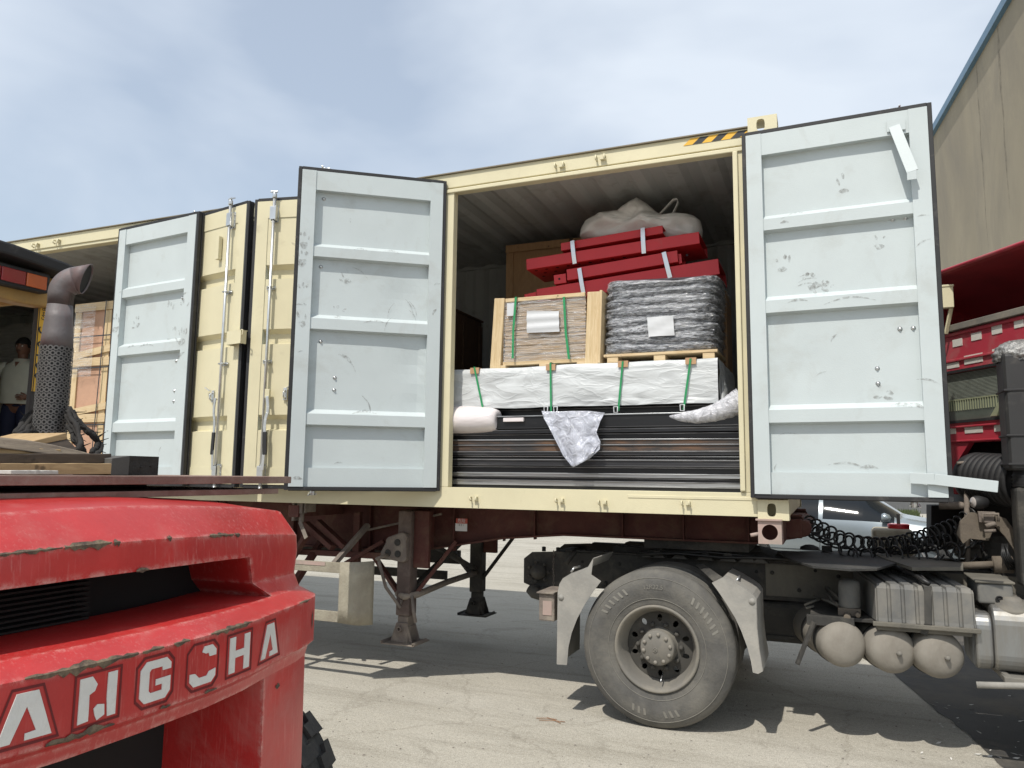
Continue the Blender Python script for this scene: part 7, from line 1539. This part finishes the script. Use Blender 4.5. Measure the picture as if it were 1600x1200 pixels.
for px0, px1, py0, py1 in ((1489, 1504, 530, 541), (1518, 1534, 520, 531), (1550, 1566, 509, 521), (1585, 1600, 500, 511), (1480, 1499, 567, 575), (1507, 1536, 554, 567), (1551, 1566, 545, 555), (1482, 1494, 669, 678), (1508, 1536, 666, 676), (1554, 1577, 662, 673)):
    a_, b_ = wl_(px0, (py0+py1)/2), wl_(px1, (py0+py1)/2); zm = (a_[1]+b_[1])/2; h_ = (py1-py0)*.0023; mb = MB(); wbox(mb, b_[0], a_[0], zm-h_, zm+h_, .004, .0006); mb.build('reflective_tape', 'reflect', cw_)
# roof gutter and fairing above
g0, g1 = wl_(1482, 522), wl_(1600, 487)
mb = MB(); wbox(mb, s0, s1, ztop_+.0005, ztop_+.045, .03, -.04); mb.build('roof_gutter', 'rim_dusty', cw_, bevel=.004)
mb = MB(); wbox(mb, s0+.02, s1-.02, .95, ztop_, -.041, -1.9); mb.build('cab_body', 'cab_red', TK, bevel=.08) if False else None
mb = MB()
for (oa, ob, sa, sb, za, zb) in ((-.041, -1.9, s0, s0+.04, 1.5, ztop_), (-.041, -1.9, s1-.04, s1, 1.55, ztop_), (-1.9, -1.95, s0, s1, 1.5, 2.0), (-.041, -1.9, s0, s1, ztop_-.04, ztop_-.0005), (-.6, -1.9, s0+.05, s1-.05, 1.52, 1.60)): wbox(mb, sa, sb, za, zb, oa, ob)
wbox(mb, s0, s0+.04, 1.0, 1.4999, -.55, -1.9)
mb.build('cab_body', 'cab_red', TK, bevel=.01)
mb = MB(); mb.add([Wp(s0-.004, z, o) for o, z in ((-.95, 2.0), (-1.80, 2.0), (-1.72, 2.50), (-.95, 2.50))], [(0, 1, 2, 3)]); mb.build('side_window', 'glass', TK, solid=.006)
mb = MB(); mb.tube([Wp(s0-.003, z, o) for o, z in ((-.90, 1.15), (-.90, 2.56), (-1.78, 2.56), (-1.86, 2.0), (-1.86, 1.15))], .006, 6, closed=True); mb.build('door_seam', 'black', TK)
mb = MB(); mb.bar(Wp(s0-.02, 1.9, -1.0), Wp(s0-.02, 1.9, -1.16), .02, .03); mb.build('door_handle', 'rubber', TK, bevel=.004)
# wind deflector: a hollow shell open to the rear; we look up into it
fz_, tz_ = ztop_+.046, None
e0, e1 = wl_(1476, 440), wl_(1600, 383)
mb = MB(); NU, NV = 20, 12
def fair(u, v):
    s_ = s0+(s1-s0)*u; e = (2*u-1); hz = (wl_(1560, 402)[1]-fz_)*(1-.06*e*e) * sin(min(1, (v)*1.0)*pi/2)**.8 if v < 1 else 0
    zt__ = (wl_(1560, 402)[1])*1.0; z = zt__-(zt__-fz_)*(v**2.2); return Wp(s_*(1-.08*v*e*e), z, .10-1.15*v)
mb.grid(fair, NU, NV); 
for u in (0, 1): P3 = [fair(u, v/NV) for v in range(NV+1)]; mb.add(P3+[Wp(s0 if u == 0 else s1, fz_, -.0)], [tuple(range(len(P3)+1))])
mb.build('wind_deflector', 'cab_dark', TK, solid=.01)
mb = MB(); P3 = [fair(i/20, 0) for i in range(21)]; mb.tube(P3, .014, 8); mb.build('deflector_edge', 'cab_red', TK)
# fairing stay, cream
a_ = atw(1480, 465, .06); mb = MB(); mb.box((a_.x-.045, a_.y-.03, a_.z-.075), (a_.x+.035, a_.y+.03, a_.z+.07)); mb.box((a_.x-.05, a_.y-.035, a_.z+.0701), (a_.x+.04, a_.y+.03, a_.z+.085)); mb.bar(a_+Vector((.02, 0, -.075)), atw(1478, 522, .05), .03, .012); mb.build('deflector_stay', 'cream', TK, bevel=.003)
# air filter drum in the tunnel
a_, b_ = at(1516, 745, Y=.95), at(1590, 752, Y=.62)
axf = (b_-a_); Lf = axf.length; prof = [(.0001, 0), (.12, .0), (.155, .02), (.165, .05)]
for k in range(9): t = .07+k*.045; prof += [(.168, t), (.168, t+.03), (.160, t+.035), (.160, t+.04)]
prof += [(.165, Lf+.05), (.12, Lf+.08), (.0001, Lf+.08)]
mb = MB(); mb.lathe(a_, axf, prof, 44); mb.build('air_filter', 'rubber', TK)
mb = MB(); mb.tube([at(1525, 700, Y=1.2), at(1560, 705, Y=1.1), at(1600, 715, Y=1.)], .12, 16); mb.box((1.15, 1.2, 1.2), (1.6, 2., 1.9)); mb.build('engine_block', 'black', TK)
# intake column
a_ = at(1585, 560, Y=.30); zt5, zb5 = at(1585, 548, Y=.30).z, at(1585, 735, Y=.30).z; xL5 = at(1569, 600, Y=.30).x
M['col'] = mat('black intake duct', (.030, .030, .030), .55, var=.2, dirt=(.10, .095, .085), dirt_amt=.2, dirt_scale=5)
mb = MB(); mb.box((xL5, .30, zb5), (xL5+.24, .52, zt5)); ic_ = mb.build('intake_column', 'col', TK, bevel=.03, segs=3)
for z_ in (zb5+(zt5-zb5)*.28, zb5+.03, zb5+(zt5-zb5)*.66): mb = MB(); mb.box((xL5-.006, .294, z_), (xL5+.246, .526, z_+.014)); mb.build('clamp', 'rubber', ic_, bevel=.003)
mb = MB(); mb.box((xL5+.03, .33, .98), (xL5+.20, .50, zb5-.10)); mb.build('lower_duct', 'chassis', ic_, bevel=.02)
mb = MB(); mb.lathe((xL5+.12, .41, zb5-.10), (0, 0, 1), [(.085, 0), (.095, .01), (.085, .02), (.095, .03), (.085, .04), (.095, .05), (.085, .06), (.095, .07), (.085, .08), (.08, .10)], 24); mb.build('bellows', 'rubber', ic_)
M['foil'] = mat('crumpled foil mesh', (.35, .35, .34), .45, metal=.5, var=.6, scale=45, bump=1., bscale=45)
mb = MB()
def foil(u, v):
    t = 2*pi*u; r_ = .15*sin(pi*v*.62+.05)*(1+.13*noise.noise(Vector((cos(t)*6, sin(t)*6, v*9)))); return Vector((xL5+.12+r_*cos(t), .41+r_*.85*sin(t), zt5-.02+.10*cos(pi*v*.62)+.012*noise.noise(Vector((cos(t)*12, sin(t)*12, v*14)))))
mb.grid(foil, 60, 20); mb.build('foil_cap', 'foil', ic_)
# front axle and far end of the tractor, outside the frame
for y_ in (.15, 2.27): plain_wheel((3.1, y_, .52), .52, .28, TK, (0, -1 if y_ < 1 else 1, 0))
mb = MB(); mb.cyl((3.1, .25, .50), (3.1, 2.2, .50), .06); mb.build('front_axle', 'chassis', TK)
# drums standing on the deck behind the coils
M['drum'] = mat('dirty cream plastic', (.46, .42, .32), .6, var=.15, dirt=(.25, .22, .17), dirt_amt=.4, dirt_scale=6)
M['cap_red'] = mat('bright red plastic lid', (.55, .02, .03), .4)
a_, b_ = at(1366, 870, Y=1.55), at(1428, 828, Y=1.55)
mb = MB(); mb.box((a_.x, 1.55, 1.02), (b_.x, 1.85, b_.z)); dm = mb.build('drum', 'drum', None, bevel=.03, segs=3); tag(dm, 'dirty cream plastic drum with a red lid standing behind the coiled hoses', 'drum')
lx0, lx1 = at(1388, 822, Y=1.6).x, at(1423, 822, Y=1.6).x
mb = MB(); mb.lathe(((lx0+lx1)/2, 1.68, b_.z+.0005), (0, 0, 1), [((lx1-lx0)/2, 0), ((lx1-lx0)/2, .03), ((lx1-lx0)/2-.01, .034), (.0001, .034)], 28); mb.v = [v-dm.location for v in mb.v]; mb.build('lid', 'cap_red', dm, world=True)
mb = MB(); mb.box(((lx0+lx1)/2-.012, 1.67, b_.z+.035), ((lx0+lx1)/2+.012, 1.69, b_.z+.11)); mb.v = [v-dm.location for v in mb.v]; mb.build('spout', 'rubber', dm, world=True)
# ================================================================ silver car beyond
M['car_paint'] = mat('silver car paint', (.26, .30, .32), .25, metal=.45, var=.03, coat=.7)
M['car_glass'] = mat('dark tinted car glass', (.012, .015, .018), .08, var=.1, spec=.35)
M['alloy'] = mat('bright alloy wheel', (.6, .6, .6), .3, metal=.8)
hdg = Vector((.992, -.124, 0)); rwp = at(1183, 860, D=13.1)
ang_ = atan2(hdg.y, hdg.x); CAR = thing('parked_car', 'silver saloon car with dark windows parked beyond the tractor chassis', 'car', (rwp.x, rwp.y+.9, 0), ang_)
MW = WM[CAR.name]
# side outline (x along the car, z), rear wheel at x=0, front wheel at x=2.7; near side is local y=-.9
def cl(x, y, z): return MW @ Vector((x, y, z))
low = [(-.95, .30), (-1.02, .55), (-.98, .80), (-.90, .92)]
def car_sec(x):
    """body half width and heights at station x: (z floor, z belt, z roof, w belt, w roof)"""
    pts = [(-1.02, .45, .70, .70, .62, .55), (-.90, .30, .92, .93, .80, .66), (-.55, .26, .96, 1.03, .88, .68), (0., .25, .95, 1.36, .90, .60), (.5, .20, .94, 1.455, .91, .58), (1.2, .20, .93, 1.47, .91, .60), (1.8, .20, .92, 1.36, .91, .62), (2.35, .22, .90, .99, .90, .72), (2.9, .26, .86, .90, .88, .72), (3.35, .30, .76, .80, .80, .66), (3.52, .38, .60, .62, .62, .5)]
    for a, b in zip(pts, pts[1:]):
        if a[0] <= x <= b[0]: f = (x-a[0])/(b[0]-a[0]); return [p+(q-p)*f for p, q in zip(a[1:], b[1:])]
    return pts[-1][1:]
def car_fn(u, v):
    x = -1.02+4.54*u; zf, zb, zr, wb, wr = car_sec(x); sec = [(-wb*.92, zf), (-wb, zf+.12), (-wb-.012, (zf+zb)/2+.05), (-wb+.02, zb), (-wr-.04*(zr-zb > .1), zr-.06*(zr-zb > .1)), (-wr*.7, zr), (0, zr+.015), (wr*.7, zr), (wr+.04*(zr-zb > .1), zr-.06*(zr-zb > .1)), (wb-.02, zb), (wb+.012, (zf+zb)/2+.05), (wb, zf+.12), (wb*.92, zf)]
    t = v*(len(sec)-1); i = min(int(t), len(sec)-2); f = t-i; y = sec[i][0]*(1-f)+sec[i+1][0]*f; z = sec[i][1]*(1-f)+sec[i+1][1]*f
    return cl(x, y, z)
mb = MB(); mb.grid(car_fn, 68, 12, smooth=True)
for fi in range(68*12):
    ui, vi = divmod(fi, 12); xx = -1.02+4.54*(ui+.5)/68
    if (4 <= vi <= 7 and (1.84 < xx < 2.34 or -.5 < xx < -.02)) or (vi in (3, 8) and (.08 < xx < 1.10 or 1.18 < xx < 2.25)): mb.m[fi] = 1
mb.grid(lambda u, v: car_fn(0, 0), 1, 1); mb.add([car_fn(0, v/12) for v in range(13)], [tuple(range(13))]); mb.add([car_fn(1, v/12) for v in range(13)], [tuple(range(13))]); body_ = mb.build('body', ['car_paint', 'car_glass'], CAR, weld=False)
def sidepanel(pts, mt, name, off=.006, s=-1):
    mb = MB(); out_ = []
    for x, f in pts:
        zf, zb, zr, wb, wr = car_sec(x); y = wb-.02+(wr+.04-(wb-.02))*f; z = zb+(zr-.06-zb)*f; out_.append(cl(x, s*(y+off), z))
    mb.add(out_, [tuple(range(len(out_)))]); mb.build(name, mt, CAR)
for s in (-1, 1):
    mb = MB(); mb.box((0, 0, 0), (0, 0, 0)); mb = MB()
    y = s*.915
    P3 = [cl(x, s*(.905+w), z) for x, w, z in ((1.14, .014, .93), (1.14, .020, .6), (1.12, .012, .34))]; mb.tube(P3, .004, 5); P3 = [cl(x, s*(.905+w), z) for x, w, z in ((2.28, .012, .90), (2.30, .018, .6), (2.26, .012, .34))]; mb.tube(P3, .004, 5); mb.tube([cl(.25, s*.922, .42), cl(2.35, s*.922, .42)], .004, 5); mb.build('door_seam', 'car_glass', CAR)
    mb = MB(); mb.lathe(cl(2.12, s*.98, .99), (hdg.x, hdg.y, 0), [(.0001, -.05), (.06, -.04), (.075, 0), (.05, .07), (.0001, .10)], 16); mb.cyl(cl(2.12, s*.88, .95), cl(2.12, s*.96, .97), .02); mb.build('wing_mirror', 'car_paint', CAR)
    for x_ in (0, 2.7):
        mb = MB(); c = cl(x_, s*.84, .31); axw = (MW.to_3x3() @ Vector((0, s, 0))); mb.lathe(c, axw, [(.20, .06), (.21, .09), (.27, .095), (.305, .075), (.312, .04), (.312, -.10)], 36); wh_ = mb.build('wheel', 'tyre', CAR)
        mb = MB(); mb.lathe(c, axw, [(.215, .085), (.205, .07), (.19, .03), (.19, .0)], 36); mb.lathe(c, axw, [(.0001, .075), (.04, .075), (.05, .05)], 16)
        up_ = Vector((0, 0, 1)); sdv = axw.cross(up_)
        for k in range(5):
            for dt in (-.16, .16): t = 2*pi*k/5+.3; d_ = up_*cos(t+dt)+sdv*sin(t+dt); d0 = up_*cos(t)+sdv*sin(t); mb.bar(c+axw*.068+d0*.03, c+axw*.066+d_*.205, .024, .02, up=axw)
        mb.build('rim', 'alloy', wh_)
        mb = MB(); mb.lathe(c, axw, [(.355, .066), (.355, .078), (.315, .080), (.315, .02)], 36); mb.build('wheel_arch', 'rubber', CAR)
# ================================================================ things beyond the car
M['bin_green'] = mat('green waste bin', (.03, .17, .07), .5, var=.15)
M['waste'] = mat('rubbish bags', (.50, .46, .40), .7, var=.4, scale=9)
c = at(1342, 806, D=22)
BN = thing('waste_bin', 'green wheeled waste bin heaped with pale rubbish behind the silver car', 'bin', (c.x, c.y, 0))
mb = MB(); z1 = at(1342, 791, D=22).z; mb.add([(c.x+x*k, c.y+y*k, z) for z, k in ((.12, .82), (z1, 1)) for x, y in ((-.36, -.3), (.36, -.3), (.36, .3), (-.36, .3))], [(3, 2, 1, 0), (4, 5, 6, 7), (0, 1, 5, 4), (1, 2, 6, 5), (2, 3, 7, 6), (3, 0, 4, 7)]); mb.build('bin_body', 'bin_green', BN, bevel=.02)
mb = MB(); mb.box((c.x-.40, c.y-.34, z1-.05), (c.x+.40, c.y+.34, z1+.001)); mb.build('rim', 'bin_green', BN, bevel=.01)
for s in (-1, 1): mb = MB(); mb.cyl((c.x-.3, c.y+.2*s, .09), (c.x-.22, c.y+.2*s, .09), .09); mb.build('wheel', 'rubber', BN)
mb = MB()
def rub(u, v): t = 2*pi*u; r_ = .42*sin(pi*v/2)**.6*(1+.25*noise.noise(Vector((cos(t)*3, sin(t)*3, v*4)))); return Vector((c.x-.05+r_*cos(t), c.y+r_*.7*sin(t), z1+.30*(1-v)**.8*(1+.7*noise.noise(Vector((cos(t)*4, sin(t)*4, 7+v*3))))))
mb.grid(rub, 40, 14); tag(mb.build('rubbish_heap', 'waste', None), 'heap of pale rubbish bags piled on the green waste bin', 'rubbish')
M['kerb'] = mat('grey kerb wall', (.16, .165, .17), .9, var=.15)
a_, b_ = at(1300, 793, D=36), at(1520, 793, D=36)
mb = MB(); d_ = (b_-a_); d_.z = 0; nrm = Vector((-d_.y, d_.x, 0)).normalized(); a0_ = Vector((a_.x, a_.y, 0))-d_*.6; b0_ = Vector((b_.x, b_.y, 0))+d_*.5; mb.prism([a0_, b0_, b0_+nrm*.5, a0_+nrm*.5], (0, 0, at(1400, 784, D=36).z)); tag(mb.build('low_wall', 'kerb', None), 'low grey wall at the far edge of the yard', 'wall')
M['weed'] = mat('dry green weeds', (.075, .10, .035), .8, var=.5, scale=14)
mb = MB(); rn = random.Random(5); c = at(1408, 806, Z=0)
for k in range(1500):
    p = at(rn.uniform(1385, 1432), rn.uniform(802, 812), Z=0); p = Vector((p.x+rn.gauss(0, .1), p.y, 0)); h_ = rn.uniform(.05, .30); a = rn.uniform(0, 6.3); l = Vector((cos(a), sin(a), 0))*.035; t_ = Vector((rn.uniform(-.12, .12), rn.uniform(-.12, .12), h_)); mb.add([p-l, p+l, p+t_], [(0, 1, 2)])
tag(mb.build('weeds', 'weed', None), kind='stuff')
